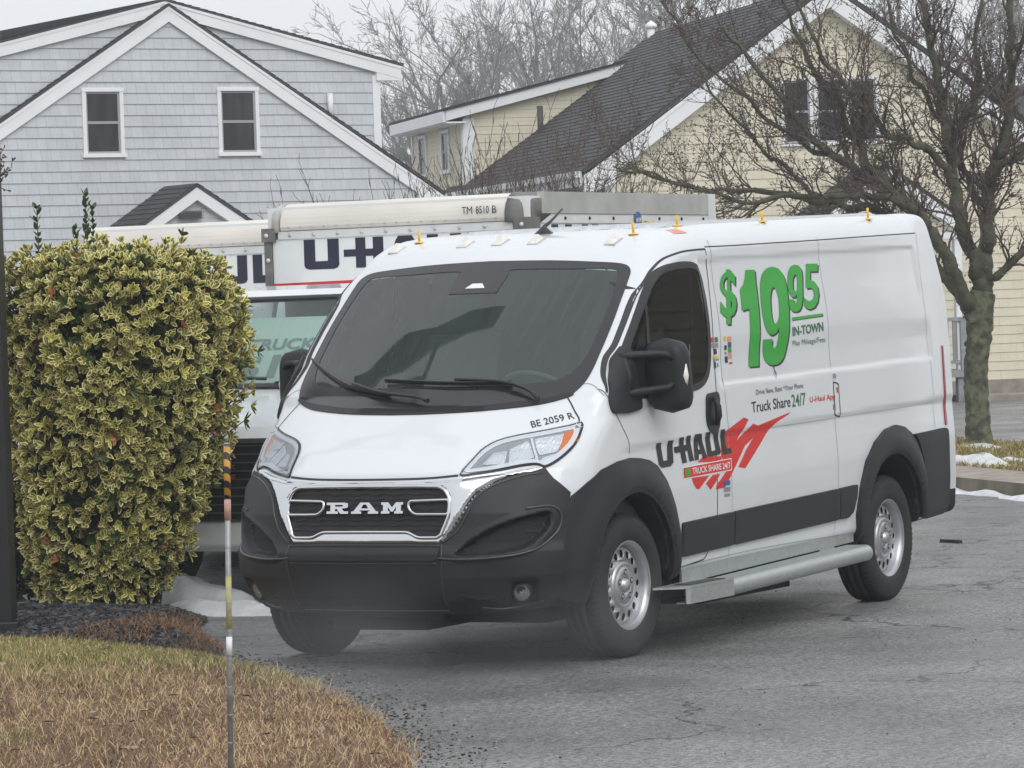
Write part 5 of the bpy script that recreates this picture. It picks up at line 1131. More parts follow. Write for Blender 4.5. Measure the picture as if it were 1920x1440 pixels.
# ---- the cream house on the right
YH = empty('cream_house', (-39.6024,-15.1101,0), R(131.374)); tag(YH, 'cream clapboard house on the right with a long dark roof', 'house')
wall = [(-3.70,.30),(3.84,.30),(3.84,4.08),(.07,6.70),(-3.70,4.08)]
wins = [(-.74,-.20,4.22,5.33),(-.17,.36,4.22,5.33),(.39,.93,4.22,5.33),(1.95,2.62,1.35,2.55)]
mb = MB(); siding(mb, wall, fr, .148, .30, 6.7, .013, [(w_[0]+.01,w_[1]-.01,w_[2]+.01,w_[3]-.01) for w_ in wins[:3]]); mb.prism(wall, .004, .25, lambda u, v, w_: (u, w_, v)); sd = lambda u, o, z: (-3.70-o, u, z)
siding(mb, [(0,.3),(10.3,.3),(10.3,3.95),(0,3.95)], sd, .148, .3, 3.95, .013); mb.prism([(0,.3),(10.3,.3),(10.3,3.95),(0,3.95)], -3.695, -3.4, lambda u, v, w_: (w_, u, v)); mb.build('wall', H['cream'], YH)
mb = MB(); mb.box((-3.71,-.03,0),(3.85,.2,.30)); mb.box((-3.73,.2,0),(-3.5,10.3,.30)); mb.build('foundation', conc, YH)
for i, w_ in enumerate(wins[:3]): window(YH, *w_, fr, .05)
mb = MB(); mb.box((-3.73,-.03,.3),(-3.57,.12,3.95)); mb.box((-3.73,10.2,.3),(-3.57,10.33,3.95)); mb.box((3.72,-.03,.3),(3.87,.12,4.0)); mb.build('corner_board', H['trim'], YH)
rf = MB(); slab(rf, (-4.17,3.91), (.07,6.86), -.28, 10.6, .06); slab(rf, (4.31,3.91), (.07,6.86), -.28, 10.6, .06); shingle_rows(rf, (-4.17,3.91), (.07,6.86), -.29, 10.6, .135, .014); shingle_rows(rf, (4.31,3.91), (.07,6.86), -.29, 10.6, .135, .014); YR = rf.build('roof', H['roof'], YH)
mb = MB()
for sg in (1, -1):
    ex = .07+sg*4.20
    for a_, b_, y0, y1 in ((.075,.13,-.275,-.23),(.13,.34,-.26,-.02)): mb.prism([(ex,3.91-a_*1.22),(.07,6.86-a_*1.22),(.07,6.86-b_*1.22),(ex,3.91-b_*1.22)], y0, y1, lambda u, v, w_: (u, w_, v))
    mb.prism([(ex,3.50),(ex,3.84),(ex-sg*.55,4.10),(ex-sg*.55,3.72)], -.24, -.02, lambda u, v, w_: (u, w_, v))
mb.build('rake_board', H['trim'], YR)
gt = MB(); gt.box((-4.27,-.26,3.80),(-4.17,10.6,3.90)); gt.box((-4.17,-.24,3.74),(-3.70,10.55,3.77)); gt.box((-4.19,-.24,3.66),(-4.15,10.55,3.80)); GT = gt.build('gutter', H['trim'], YR)
mb = MB(); mb.tube([(-4.20,-.10,3.80),(-4.15,-.10,3.66),(-3.95,-.10,3.58),(-3.82,-.10,3.46),(-3.80,-.10,3.1),(-3.80,-.10,.3)], .045, 8); mb.build('downpipe', H['trim'], GT)
# dormer on the long slope
dw = [(-3.98,3.6),(-.9,3.6),(-.9,6.10),(-1.3,6.05),(-3.98,5.37)]
mb = MB(); siding(mb, dw, lambda u, o, z: (u, 9.2-o, z), .148, 3.62, 6.2, .012); mb.prism(dw, 9.204, 13.9, lambda u, v, w_: (u, w_, v)); siding(mb, [(9.2,3.6),(13.9,3.6),(13.9,5.36),(9.2,5.36)], lambda u, o, z: (-3.984-o, u, z), .148, 3.62, 5.36, .012, [(10.43,11.14,4.31,5.11),(12.51,13.26,4.31,5.11)]); YD = mb.build('dormer_wall', H['cream'], YH)
mb = MB(); slab(mb, (-4.42,5.42), (-.90,6.24), 8.95, 14.1, .035); shingle_rows(mb, (-4.42,5.42), (-.90,6.24), 8.93, 14.1); YDR = mb.build('dormer_roof', H['roof'], YH)
mb = MB(); mb.prism([(-4.38,5.385),(-.90,6.20),(-.90,6.03),(-4.38,5.20)], 8.99, 9.17, lambda u, v, w_: (u, w_, v)); mb.box((-4.42,8.99,5.18),(-4.36,14.0,5.38)); mb.box((-4.36,8.99,5.16),(-3.98,14.0,5.19)); mb.box((-4.01,9.16,3.6),(-3.80,9.25,5.25)); mb.box((-4.02,9.17,3.6),(-3.97,9.32,5.17)); mb.box((-4.02,13.8,3.6),(-3.97,13.93,5.17)); mb.build('dormer_trim', H['trim'], YDR)
for a, b in ((10.42,11.15),(12.5,13.27)): window(YH, a, b, 4.30, 5.12, lambda u, o, z: (-3.99-o, u, z), .06)
mb = MB(); mb.tube([(-2.68,8.6,4.7),(-2.68,8.6,5.42)], .055, 12); mb.build('soil_pipe', mat('black_pipe', (.06,.05,.05), .6), YH)
mb = MB(); mb.tube([(-.03,10.4,6.5),(-.03,10.4,6.92)], .075, 12); mb.lathe([(.0,.075),(.02,.115),(.07,.115),(.10,.09),(.15,.02),(.17,.0)], 14, 'z', (-.03,10.4,6.92)); mb.build('flue', H['trim'], YH)
# entrance porch: small gable, post, door, deck and rail
mb = MB(); slab(mb, (-.75,2.95), (.51,3.83), -1.62, -.02, .05); slab(mb, (1.77,2.95), (.51,3.83), -1.62, -.02, .05); shingle_rows(mb, (-.75,2.95), (.51,3.83), -1.63, -.02); shingle_rows(mb, (1.77,2.95), (.51,3.83), -1.63, -.02); PR = mb.build('porch_roof', H['roof'], YH)
mb = MB()
for sg in (1, -1):
    ex = .51+sg*1.25; mb.prism([(ex,2.90),(.51,3.78),(.51,3.54),(ex,2.66)], -1.61, -1.48, lambda u, v, w_: (u, w_, v))
mb.box((-.7,-1.55,2.62),(1.72,-.02,2.72)); mb.build('porch_trim', H['trim'], PR)
mb = MB(); mb.prism([(-.6,2.72),(1.62,2.72),(.51,3.55)], -1.47, -1.40, lambda u, v, w_: (u, w_, v)); mb.build('porch_gable', H['cream'], YH)
for x in (-.55, 1.62): mb = MB(); mb.box((x,-1.52,.5),(x+.12,-1.40,2.62)); mb.build('porch_post', H['trim'], YH)
dkm = mat('grey_deck_wood', (.26,.28,.29), .8, var=.15, vscale=5, stretch=(1,1,6))
mb = MB(); mb.box((-.7,-1.6,.40),(1.78,-.03,.52))
for x in (-.6,.5,1.6): mb.box((x,-1.55,0),(x+.12,-1.42,.40))
mb.build('deck', dkm, YH)
mb = MB(); mb.box((.75,-1.56,1.30),(1.78,-1.50,1.36)); mb.box((.75,-1.55,.62),(1.78,-1.51,.67)); mb.box((1.66,-1.57,.52),(1.78,-1.49,1.36))
for k in range(8): mb.box((.80+.105*k,-1.55,.66),(.835+.105*k,-1.515,1.31))
mb.build('railing', dkm, YH)
mb = MB(); mb.box((.70,-.035,.54),(1.62,-.015,2.5)); DO = mb.build('door', mat('dark_door', (.06,.065,.075), .4), YH)
mb = MB(); mb.box((.62,-.05,.54),(.70,-.01,2.58)); mb.box((1.62,-.05,.54),(1.70,-.01,2.58)); mb.box((.70,-.05,2.5),(1.62,-.01,2.58)); mb.build('door_frame', H['trim'], DO)
mb = MB(); mb.box((.85,-.045,1.45),(1.47,-.037,2.3)); mb.build('door_glass', H['glass'], DO)
# kerb in front of it
mb = MB(); mb.box((1.7,-1.9,0),(9,-.9,.10)); mb.build('front_step', conc, YH)
# another wing whose grey roof shows behind the tree
WN = empty('rear_wing', (-39.6024,-15.1101,0), R(131.374)); tag(WN, 'cream house wing with grey roof half hidden behind the bare tree at the right edge', 'house')
mb = MB(); wl = [(3.95,.3),(10,.3),(10,4.0),(7.2,6.2),(3.95,4.6)]; siding(mb, [(3.95,.3),(10,.3),(10,4.0),(3.95,4.0)], lambda u, o, z: (u, 1.2-o, z), .148, .3, 4.0, .013); mb.prism([(3.95,.3),(10,.3),(10,4.0),(3.95,4.0)], 1.205, 6, lambda u, v, w_: (u, w_, v)); mb.build('wall', H['cream'], WN)
mb = MB(); mb.add([(3.6,.8,4.0),(10.4,.8,4.0),(10.4,4.0,5.35),(3.6,4.0,5.35),(3.6,.8,3.93),(10.4,.8,3.93)], [(0,1,2,3),(4,5,1,0)]); mb.add([(3.6,4.0,5.35),(10.4,4.0,5.35),(10.4,7.2,4.0),(3.6,7.2,4.0)], [(0,1,2,3)]); mb.build('roof', H['roof'], WN)
M['dkred'] = mat('dark_red_letter', (.30,.03,.03), .4)
# ------------------------------------------------------------------ the two box trucks
UHG = {'U': ([[(0,1),(0,.13),(.05,.04),(.15,0),(.85,0),(.95,.04),(1,.13),(1,1),(.68,1),(.68,.27),(.32,.27),(.32,1)]], 1.0),
       'H': ([[(0,.62),(.30,.62),(.30,1),(.55,1),(.55,.62),(.74,.62),(.74,1),(1,1),(1,0),(.74,0),(.74,.38),(.55,.38),(.55,0),(.30,0),(.30,.38),(0,.38)]], 1.0),
       'A': ([[(0,0),(.22,.86),(.30,1),(.70,1),(.78,.86),(1,0),(.70,0),(.65,.22),(.35,.22),(.30,0)],[(.41,.45),(.59,.45),(.53,.74),(.47,.74)]], 1.0),
       'L': ([[(0,1),(0,0),(1,0),(1,.27),(.40,.27),(.40,1)]], 1.0)}
def flat_text(name, s, m, fn, a, b, z0, z1, parent, bold=.02, spacing=1, off=.003):
    bm = text2d(s, bold, spacing); V = [fn(a+(b-a)*v.co.x, off, z0+(z1-z0)*v.co.y) for v in bm.verts]; bm.verts.index_update(); F = [tuple(v.index for v in f.verts) for f in bm.faces]; bm.free()
    mb = MB(); mb.add(V, F); return mb.build(name, m, parent, fix=False)
def box_truck(pos, label, number=None, side=True, cab=True, sheet=True):
    T_ = empty('box_truck', pos); tag(T_, label, 'truck', 'moving trucks parked behind the van')
    W2 = 1.04; LB = 2.96; top = 2.60; zb = .78
    # box: front face at x=0
    b = MB(); b.box((-LB,-W2,zb),(-.02,W2,top-.03)); BX = b.build('box', M['boxpanel'], T_)
    ff = lambda u, o, z: (o, u, z)                         # u = y across the front
    fm = MB(); fm.box((-.02,-W2+.05,1.60),(.004,W2-.05,2.345)); fm.build('front_panel', M['boxpanel'], BX)
    # rounded nose along the top front edge
    nose = MB(); pr = [(.02,2.405)]+[(-.12+.15*math.sin(t)*1.0, 2.43+.165*(1-math.cos(t))*0+.165*math.cos(t)) for t in np.linspace(math.pi/2, 0, 9)]+[(-.35,2.597),(-.35,2.40)]
    nose.prism(pr, -W2+.13, W2-.15, lambda u, v, w_: (u, w_, v)); NS = nose.build('nose_fairing', M['beige'], BX)
    for p in NS.data.polygons: p.use_smooth = False
    rl = MB(); rl.box((-.02,-W2+.10,2.345),(.014,W2-.10,2.400)); rl.mi = 1
    for k in range(18):
        y = -W2+.20+k*(2*W2-.42)/17; rl.lathe([(0,.0085),(.005,.006),(.006,0)], 6, 'x', (.034,y,2.428))
        if k % 2 == 0: rl.lathe([(0,.014),(.008,.011),(.011,0)], 8, 'x', (.014,y,2.372))
    rl.build('front_rail', [M['railwhite'], M['alu']], BX)
    capm = [mat('dirty_beige_cap', (.47,.45,.42), .6, var=.2, vscale=9), mat('grey_cap', (.17,.165,.155), .6, var=.25, vscale=12), M['railwhite']]
    for sg, mi in ((-1, 0), (1, 1)):
        cp = MB()
        y0, y1 = sg*(W2-(.15 if sg > 0 else .11)), sg*(W2+.012); P = []
        pr2 = [(.036,2.395)]+[(-.12+.158*math.sin(t), 2.43+.173*math.cos(t)) for t in np.linspace(math.pi/2, 0, 7)]+[(-.42,2.605),(-.30,2.46),(-.12,2.395)]
        n = len(pr2); ym = sg*(W2-.06); A = [(u, y0, v) for u, v in pr2]; B = [(u-.012, ym, v-.006) for u, v in pr2]; C_ = [(min(u, -.03)-.05, y1, min(v, 2.56)-.012) for u, v in pr2]
        cp.add(A+B+C_, [(i, (i+1) % n, n+(i+1) % n, n+i) for i in range(n)]+[(n+i, n+(i+1) % n, 2*n+(i+1) % n, 2*n+i) for i in range(n)]+[tuple(range(2*n, 3*n)), tuple(range(n))], mi, True)
        cp.box((-.16,sg*(W2-.08),2.33),(.040,sg*(W2+.022),2.425), 1)
        cp.box((-.10,sg*(W2-.045),1.2),(.022,sg*(W2+.012),2.33), 1)
        for z in (2.375, 2.2, 2.0): cp.lathe([(0,.016),(.009,.012),(.012,0)], 8, 'x', (.040 if z > 2.3 else .022, sg*(W2-.018), z), 2)
        cp.build('corner_cap', capm, BX)
    # side: rails, bolts
    for sg in (1, -1):
        s_ = MB(); y = sg*W2; s_.box((-LB,y-sg*.02,2.45),(-.20,y+sg*.018,top), 0); s_.box((-LB,y-sg*.02,2.385),(-.20,y+sg*.010,2.446), 1); s_.box((-LB-.01,y-sg*.10,zb),(-LB+.11,y+sg*.022,top+.004), 2)
        for k in range(7): s_.lathe([(0*sg,.013),(.008*sg,.010),(.010*sg,0)], 8, 'y', (-.55-.37*k, y+sg*.010, 2.418), 3)
        s_.build('side_rail', [M['alu'], M['railwhite'], M['railwhite'], M['dark']], BX)
    rfm = MB(); rfm.box((-LB,-W2+.02,top-.03),(-.3,W2-.02,top-.006)); rfm.build('roof_skin', M['railwhite'], BX)
    # lettering across the front and a red sweep beneath
    z0, z1 = 2.125, 2.335; y0 = -.735; s_ = 1.0
    for ch, a, b_ in (('U',0,.285),('H',.325,.645),('A',.685,.955),('U',.995,1.265),('L',1.315,1.52)):
        loops = [[(y0+(a+(b_-a)*u), z0+(z1-z0)*v) for u, v in l] for l in UHG[ch][0]]
        mb = MB(); mb.prism(loops[0], .004, .0065, lambda u, v, w_: (w_, u, v), 0, loops[1:]); mb.build('company_letter', M['navy'], BX)
    mb = MB(); mb.prism([(-W2+.045,2.035),(-W2+.045,1.90),(W2-.05,1.99),(W2-.05,2.055)], .004, .006, lambda u, v, w_: (w_, u, v)); mb.build('red_sweep', mat('red_film', (.60,.03,.035), .45), BX)
    if number:
        for t_, a, b_ in (('T', .560, .592), ('M', .598, .640), ('8510', .668, .770), ('B', .795, .828)): flat_text('truck_number', t_, M['navy'], lambda u, o, z: (o, u, z), a, b_, 2.462, 2.512, BX, 0 if t_ == 'M' else .006, 1.0, .0345)
    # side lettering and badge
    if side:
        x = -.36
        for ch, w_ in (('U',.30),('H',.36),('A',.30),('U',.30),('L',.24)):
            loops = [[(x-w_*u, 2.04+.335*v) for u, v in l] for l in UHG[ch][0]]; mb = MB(); mb.prism(loops[0], W2+.001, W2+.004, lambda u, v, q: (u, q, v), 0, loops[1:]); mb.build('company_letter', M['navy'], BX); x -= w_+.05
        bd = MB(); bd.prism([(-1.665+.055*math.cos(t), 2.405+.062*math.sin(t)) for t in np.linspace(0, 6.283, 24, endpoint=False)], W2+.019, W2+.022, lambda u, v, q: (u, q, v)); BD = bd.build('route_badge', M['blue'], BX)
        flat_text('badge_number', '#139', M['stickwhite'], lambda u, o, z: (u, W2+.022+o, z), -1.625, -1.705, 2.39, 2.425, BD, .03)
        bd = MB(); bd.prism([(-1.72,2.30),(-1.72,2.385),(-1.80,2.40),(-2.0,2.375),(-2.35,2.33),(-2.35,2.30)], W2+.011, W2+.013, lambda u, v, q: (u, q, v)); BN = bd.build('slogan_banner', M['black'], BX)
        flat_text('slogan', 'Adventure Across', mat('yellow_print', (.80,.62,.05), .5), lambda u, o, z: (u, W2+.013+o, z), -1.70, -2.02, 2.355, 2.41, BN, .05)
        flat_text('slogan', 'America', mat('yellow_print', (.80,.62,.05), .5), lambda u, o, z: (u, W2+.013+o, z), -1.80, -2.02, 2.305, 2.345, BN, .05)
    ch_ = MB(); ch_.box((-LB,-.8,.50),(.2,.8,.76)); ch_.box((-LB,-.45,.40),(1.9,.45,.55)); ch_.build('chassis', M['dark'], T_)
    # cab
    C_ = MB(); C_.smooth = False
    low = [(-.0,.62),(1.28,.62),(1.34,.95),(1.55,1.10),(1.98,1.10),(2.17,.95),(2.22,.60),(2.52,.52),(2.555,.60),(2.56,1.04),(2.50,1.12),(2.2,1.19),(1.80,1.27),(1.50,1.335),(1.44,1.34),(0,1.34)]
    C_.prism(low, -.955, .955, lambda u, v, w_: (u, w_*(1-.05*max(0, u-1.6)), v))
    cb = C_.build('cab', M['white'], T_, bevel=.035)
    up = MB(); ax = lambda x, y, z: (x, y, z)
    R0 = [(1.48,.92,1.335),(1.02,.80,1.925),(.90,.78,1.985),(.6,.77,2.015),(0,.77,2.02),(0,.95,1.335)]
    n = len(R0); A = [ax(x, y, z) for x, y, z in R0]; B = [ax(x, -y, z) for x, y, z in R0]; xt = {}
    up.add(A+B, [(1,2,n+2,n+1),(2,3,n+3,n+2),(3,4,n+4,n+3)], 0)
    up.add([(1.0,.80,1.93),(.9,.78,1.985),(.6,.77,2.015),(0,.77,2.02),(0,.80,1.93)], [(0,1,2,3,4)], 0); up.add([(1.0,-.80,1.93),(.9,-.78,1.985),(.6,-.77,2.015),(0,-.77,2.02),(0,-.80,1.93)], [(4,3,2,1,0)], 0)
    for sg in (1, -1):
        up.bar((1.47,sg*.92,1.33),(1.0,sg*.795,1.94), .06, .05); up.bar((.35,sg*.93,1.33),(.35,sg*.80,1.94), .06, .08)
    up.box((-.02,-.94,1.33),(.03,.94,1.95)); CR_ = up.build('cab_roof', M['white'], cb)
    ws = MB(); nn = 12; V = []; F = []
    for i in range(nn+1):
        u = -1+2*i/nn; V += [(1.50-.16*u*u, .90*u, 1.335), (1.27-.13*u*u, .86*u, 1.62), (1.04-.09*u*u, .79*u, 1.93)]
    for i in range(nn):
        for j in range(2): F.append((i*3+j, i*3+3+j, i*3+4+j, i*3+1+j))
    ws.add(V, F, 0, True); WS = ws.build('windscreen', M['glass'], cb)
    bdm = MB(); pts = [V[3*i+2] for i in range(nn+1)]; bdm.tube([(p[0]+.004, p[1], p[2]-.006) for p in pts], .022, 6); pts = [V[3*i] for i in range(nn+1)]; bdm.tube([(p[0]+.01, p[1], p[2]+.008) for p in pts], .03, 6); bdm.build('windscreen_border', M['frit'], WS)
    cw = MB(); cw.prism([(1.42,1.30),(1.60,1.285),(1.63,1.325),(1.46,1.362)], -.86, .86, lambda u, v, w_: (u-.10*(w_/.9)**2, w_, v)); cw.build('cowl_panel', M['black_plastic'], cb)
    wp = MB(); wp.tube([(1.55,-.05,1.37),(1.50,.35,1.42),(1.46,.62,1.44)], .012, 6); wp.tube([(1.52,-.78,1.37),(1.50,-.4,1.41),(1.5,-.15,1.40)], .012, 6); wp.build('wiper', M['gasket'], cb)
    if sheet:
        sp = lambda u, o, z: (1.50-.16*u*u-(z-1.335)*.773-.06+o, u, z)
        sh = MB(); V = []; F = []
        for i in range(11):
            u = -.70+1.54*i/10; V += [sp(u, 0, 1.36), sp(u, 0, 1.80)]
        for i in range(10): F.append((i*2, i*2+2, i*2+3, i*2+1))
        sh.add(V, F); SH = sh.build('window_sheet', mat('pale_green_sheet', (.80,.90,.86), .7), cb)
        tg = mat('grey_sheet_print', (.30,.36,.36), .7)
        flat_text('sheet_lettering', 'TRUCK SHARE', tg, sp, -.47, .60, 1.585, 1.660, SH, .03, 1, .006); flat_text('sheet_lettering', '$19.95', tg, sp, -.52, .62, 1.38, 1.555, SH, .03, 1, .006)
    ic = MB(); ic.box((.02,-.88,.8),(.05,.88,1.95)); ic.box((.05,-.9,.9),(1.45,.9,.93)); ic.build('cab_lining', M['grey_in'], cb)
    gr = MB(); gr.box((2.555,-.93,.54),(2.585,.93,1.045)); GR = gr.build('grille', M['dark'], cb)
    sl2 = MB()
    for k in range(9): sl2.box((2.585,-.90,.575+.053*k),(2.60,.90,.583+.053*k))
    sl2.box((2.585,-.93,1.02),(2.605,.93,1.05)); sl2.build('grille_slats', mat('dark_slat', (.075,.078,.08), .4), GR)
    # three red letters with bright edges
    for ch, a in (('G',-.30),('M',-.09),('C',.12)):
        flat_text('maker_letter', ch, M['chrome'], lambda u, o, z: (2.603+o, u, z), a-.005, a+.175, .792, .893, GR, 0 if ch == 'M' else .05); flat_text('maker_letter', ch, M['dkred'], lambda u, o, z: (2.606+o, u, z), a+.006, a+.164, .800, .885, GR, 0)
    for sg in (1, -1):
        hl_ = MB(); hl_.box((2.50,sg*.70,.80),(2.597,sg*.94,1.0)); hl_.build('headlamp', M['reflector'], cb)
    bp = MB(); bp.prism([(2.60,.33),(2.66,.37),(2.66,.52),(2.60,.545),(2.45,.545),(2.45,.33)], -.96, .96, lambda u, v, w_: (u-.10*(abs(w_)/.96)**3, w_, v)); BP = bp.build('bumper', M['railwhite'], cb, bevel=.012)
    bt = MB()
    for y in (-.5, .45): bt.lathe([(0,.012),(.004,.008),(.005,0)], 8, 'x', (2.66,y,.47))
    bt.build('bumper_bolts', M['alu'], BP)
    for (x, y, sg) in ((1.76,-.83,-1),(1.76,.83,1),(-1.75,-.80,-1),(-1.75,.80,1)):
        w_ = MB(); w_.lathe([(a*sg, r) for a, r in [(-.11,.22),(-.115,.30),(-.10,.35),(-.08,.368),(.08,.368),(.10,.35),(.11,.29),(.10,.23),(.09,.21)]], 40, 'y', (x, y, .37)); TY = w_.build('tyre', M['rubber'], T_)
        w_ = MB(); w_.lathe([(a*sg, r) for a, r in [(.095,.215),(.085,.20),(.03,.19),(.02,.10),(.07,.08),(.08,0)]], 32, 'y', (x, y, .37)); w_.build('rim', M['silver'], TY)
    for sg in (1, -1):
        mr = MB(); mr.prism(round_poly([(sg*1.10,1.30),(sg*1.30,1.30),(sg*1.30,1.66),(sg*1.10,1.66)], .04), 1.15, 1.27, lambda u, v, w_: (w_, u, v)); mr.tube([(1.25,sg*.93,1.38),(1.22,sg*1.12,1.40)], .02, 6); mr.tube([(1.20,sg*.90,1.58),(1.22,sg*1.12,1.58)], .02, 6); mr.build('door_mirror', M['black_plastic'], cb)
    return T_
box_truck((-5.37,-3.45,0), 'near box truck marked TM 8510 B standing right behind the white van', 'TM 8510 B')
box_truck((-6.47,-5.885,-.07), 'far box truck half hidden behind the variegated bush', None, side=False, sheet=False)
# ------------------------------------------------------------------ trees, bushes, stake, post
class Twigs:
    """Collects tapered segments; builds them all as open frustums in one mesh"""
    def __init__(s): s.a = []; s.b = []; s.ra = []; s.rb = []
    def seg(s, a, b, ra, rb): s.a.append(a); s.b.append(b); s.ra.append(ra); s.rb.append(rb)
    def path(s, pts, r0, r1):
        n = len(pts)-1
        for i in range(n): s.seg(pts[i], pts[i+1], r0+(r1-r0)*i/n, r0+(r1-r0)*(i+1)/n)
    def build(s, name, m, parent, k=3, rmin=0):
        a = np.array(s.a, float); b = np.array(s.b, float); ra = np.array(s.ra); rb = np.array(s.rb); d = b-a; L = np.linalg.norm(d, axis=1, keepdims=True); d = d/np.maximum(L, 1e-9)
        up = np.where(np.abs(d[:,2:3]) > .9, np.array([[1., 0, 0]]), np.array([[0, 0, 1.]])); u = np.cross(d, up); u /= np.linalg.norm(u, axis=1, keepdims=True); v = np.cross(d, u); V = []
        for (P, r) in ((a, ra), (b, rb)):
            for j in range(k):
                t = 2*np.pi*j/k; V.append(P+(u*math.cos(t)+v*math.sin(t))*np.maximum(r, rmin)[:,None])
        n = len(a); V = np.stack(V, 1).reshape(-1, 3); base = np.arange(n)[:,None]*2*k
        F = np.concatenate([base+np.array([[j, (j+1) % k, k+(j+1) % k, k+j]]) for j in range(k)])
        return np_mesh(name, V, F, m, parent, smooth=True)
def grow(tw, rnd, p, d, L, r, level, levels, kids, up=.25, wob=.22, spread=.75, fall=.6, seglen=.12, buds=0, budmat=None):
    """A wandering branch that sends out side branches"""
    n = max(3, int(L/seglen)); pts = [np.array(p, float)]; d = np.array(d, float); d /= np.linalg.norm(d); dirs = [d]
    for i in range(n):
        d = d + rnd.normal(0, wob, 3)*.5 + np.array([0, 0, up])*.12; d /= np.linalg.norm(d); pts.append(pts[-1]+d*L/n); dirs.append(d)
    rt = r*(.35 if level < levels else .5); tw.path(pts, r, rt)
    if level < levels:
        m = kids[level]; m = max(1, int(round(m*rnd.uniform(.75, 1.25))))
        for q in range(m):
            t = rnd.uniform(.18, 1.0) if q else 1.0; i = min(n, int(t*n)); ax = rnd.normal(0, 1, 3); ax -= ax@dirs[i]*dirs[i]; ax /= np.linalg.norm(ax)+1e-9; sp_ = spread*rnd.uniform(.5, 1.25); dd = dirs[i]*math.cos(sp_)+ax*math.sin(sp_); dd[2] += up*.5
            grow(tw, rnd, pts[i], dd, L*fall*rnd.uniform(.55, 1.15)*(1.15-.5*t), max(.0022, (r+(rt-r)*t)*.62), level+1, levels, kids, up, wob, spread, fall, seglen*.8, buds)
    elif buds:
        for i in range(1, n+1):
            if rnd.random() < buds: bd = rnd.normal(0, 1, 3); bd /= np.linalg.norm(bd); tw.seg(pts[i], pts[i]+bd*rnd.uniform(.012, .035), .0045, .0055)
C0 = np.array([17.50436, 9.78926, 1.85033]); F0 = np.array(cf); R0_ = np.array(cr); U0 = np.array(cu)
def lichen_bark():
    m = mat('lichen_bark', (.065,.060,.045), .95, col2=(.135,.15,.09), vscale=9, detail=8, bump=1, bscale=26)
    r = [n for n in m.node_tree.nodes if n.type == 'VALTORGB'][0]; r.color_ramp.elements[0].position = .42; r.color_ramp.elements[1].position = .56; return m
bark = lichen_bark(); twigm = mat('red_brown_twig', (.085,.055,.048), .8, col2=(.14,.11,.09), vscale=3); mossy = mat('mossy_limb', (.055,.050,.042), .95, col2=(.115,.12,.075), vscale=9, detail=6)

# ---- the bare street tree on the island: limbs given as points (side, forward, height) from its foot
TX, TY = -21.42, -5.48; sr = np.array([-.4752,.8799]); sf = np.array([.8799,.4752])   # side = picture right, forward = towards the camera
def tp(s, f_, z): q = np.array([TX,TY])+sr*s+sf*f_; return np.array([q[0], q[1], z])
TREE = empty('bare_tree', (TX, TY, .11)); tag(TREE, 'big bare street tree with lichen covered limbs on the grass island at the right', 'tree')
def rel(P): return [np.array(p)-np.array([TX, TY, .11]) for p in P]
trunk = MB(); tr_pts = [tp(0,0,.05),tp(0,0,.18),tp(.0,0,.45),tp(-.01,0,.85),tp(.02,0,1.15),tp(.05,0,1.35),tp(.06,0,1.62),tp(.10,0,1.80)]
trunk.tube(smooth_loop([tuple(p) for p in rel(tr_pts)], 3, False), np.interp(np.linspace(0, 1, 22), [0,.08,.25,.6,.8,1], [.20,.160,.136,.130,.150,.14]).tolist(), 18)
for k in range(14):                                       # knots and swellings
    a = rng.uniform(0, 6.28); z = rng.uniform(.3, 1.7); c = np.array([math.cos(a)*.13, math.sin(a)*.13, z]); trunk.tube([tuple(c*[.9,.9,1]), tuple(c*[1.12,1.12,1])], [.05,.02], 8)
t_ob = trunk.build('trunk', bark, TREE)
tex = bpy.data.textures.new('bark', 'CLOUDS'); tex.noise_scale = .07
sb = t_ob.modifiers.new('s', 'SUBSURF'); sb.levels = sb.render_levels = 2; dm = t_ob.modifiers.new('d', 'DISPLACE'); dm.texture = tex; dm.strength = .05; dm.mid_level = .5
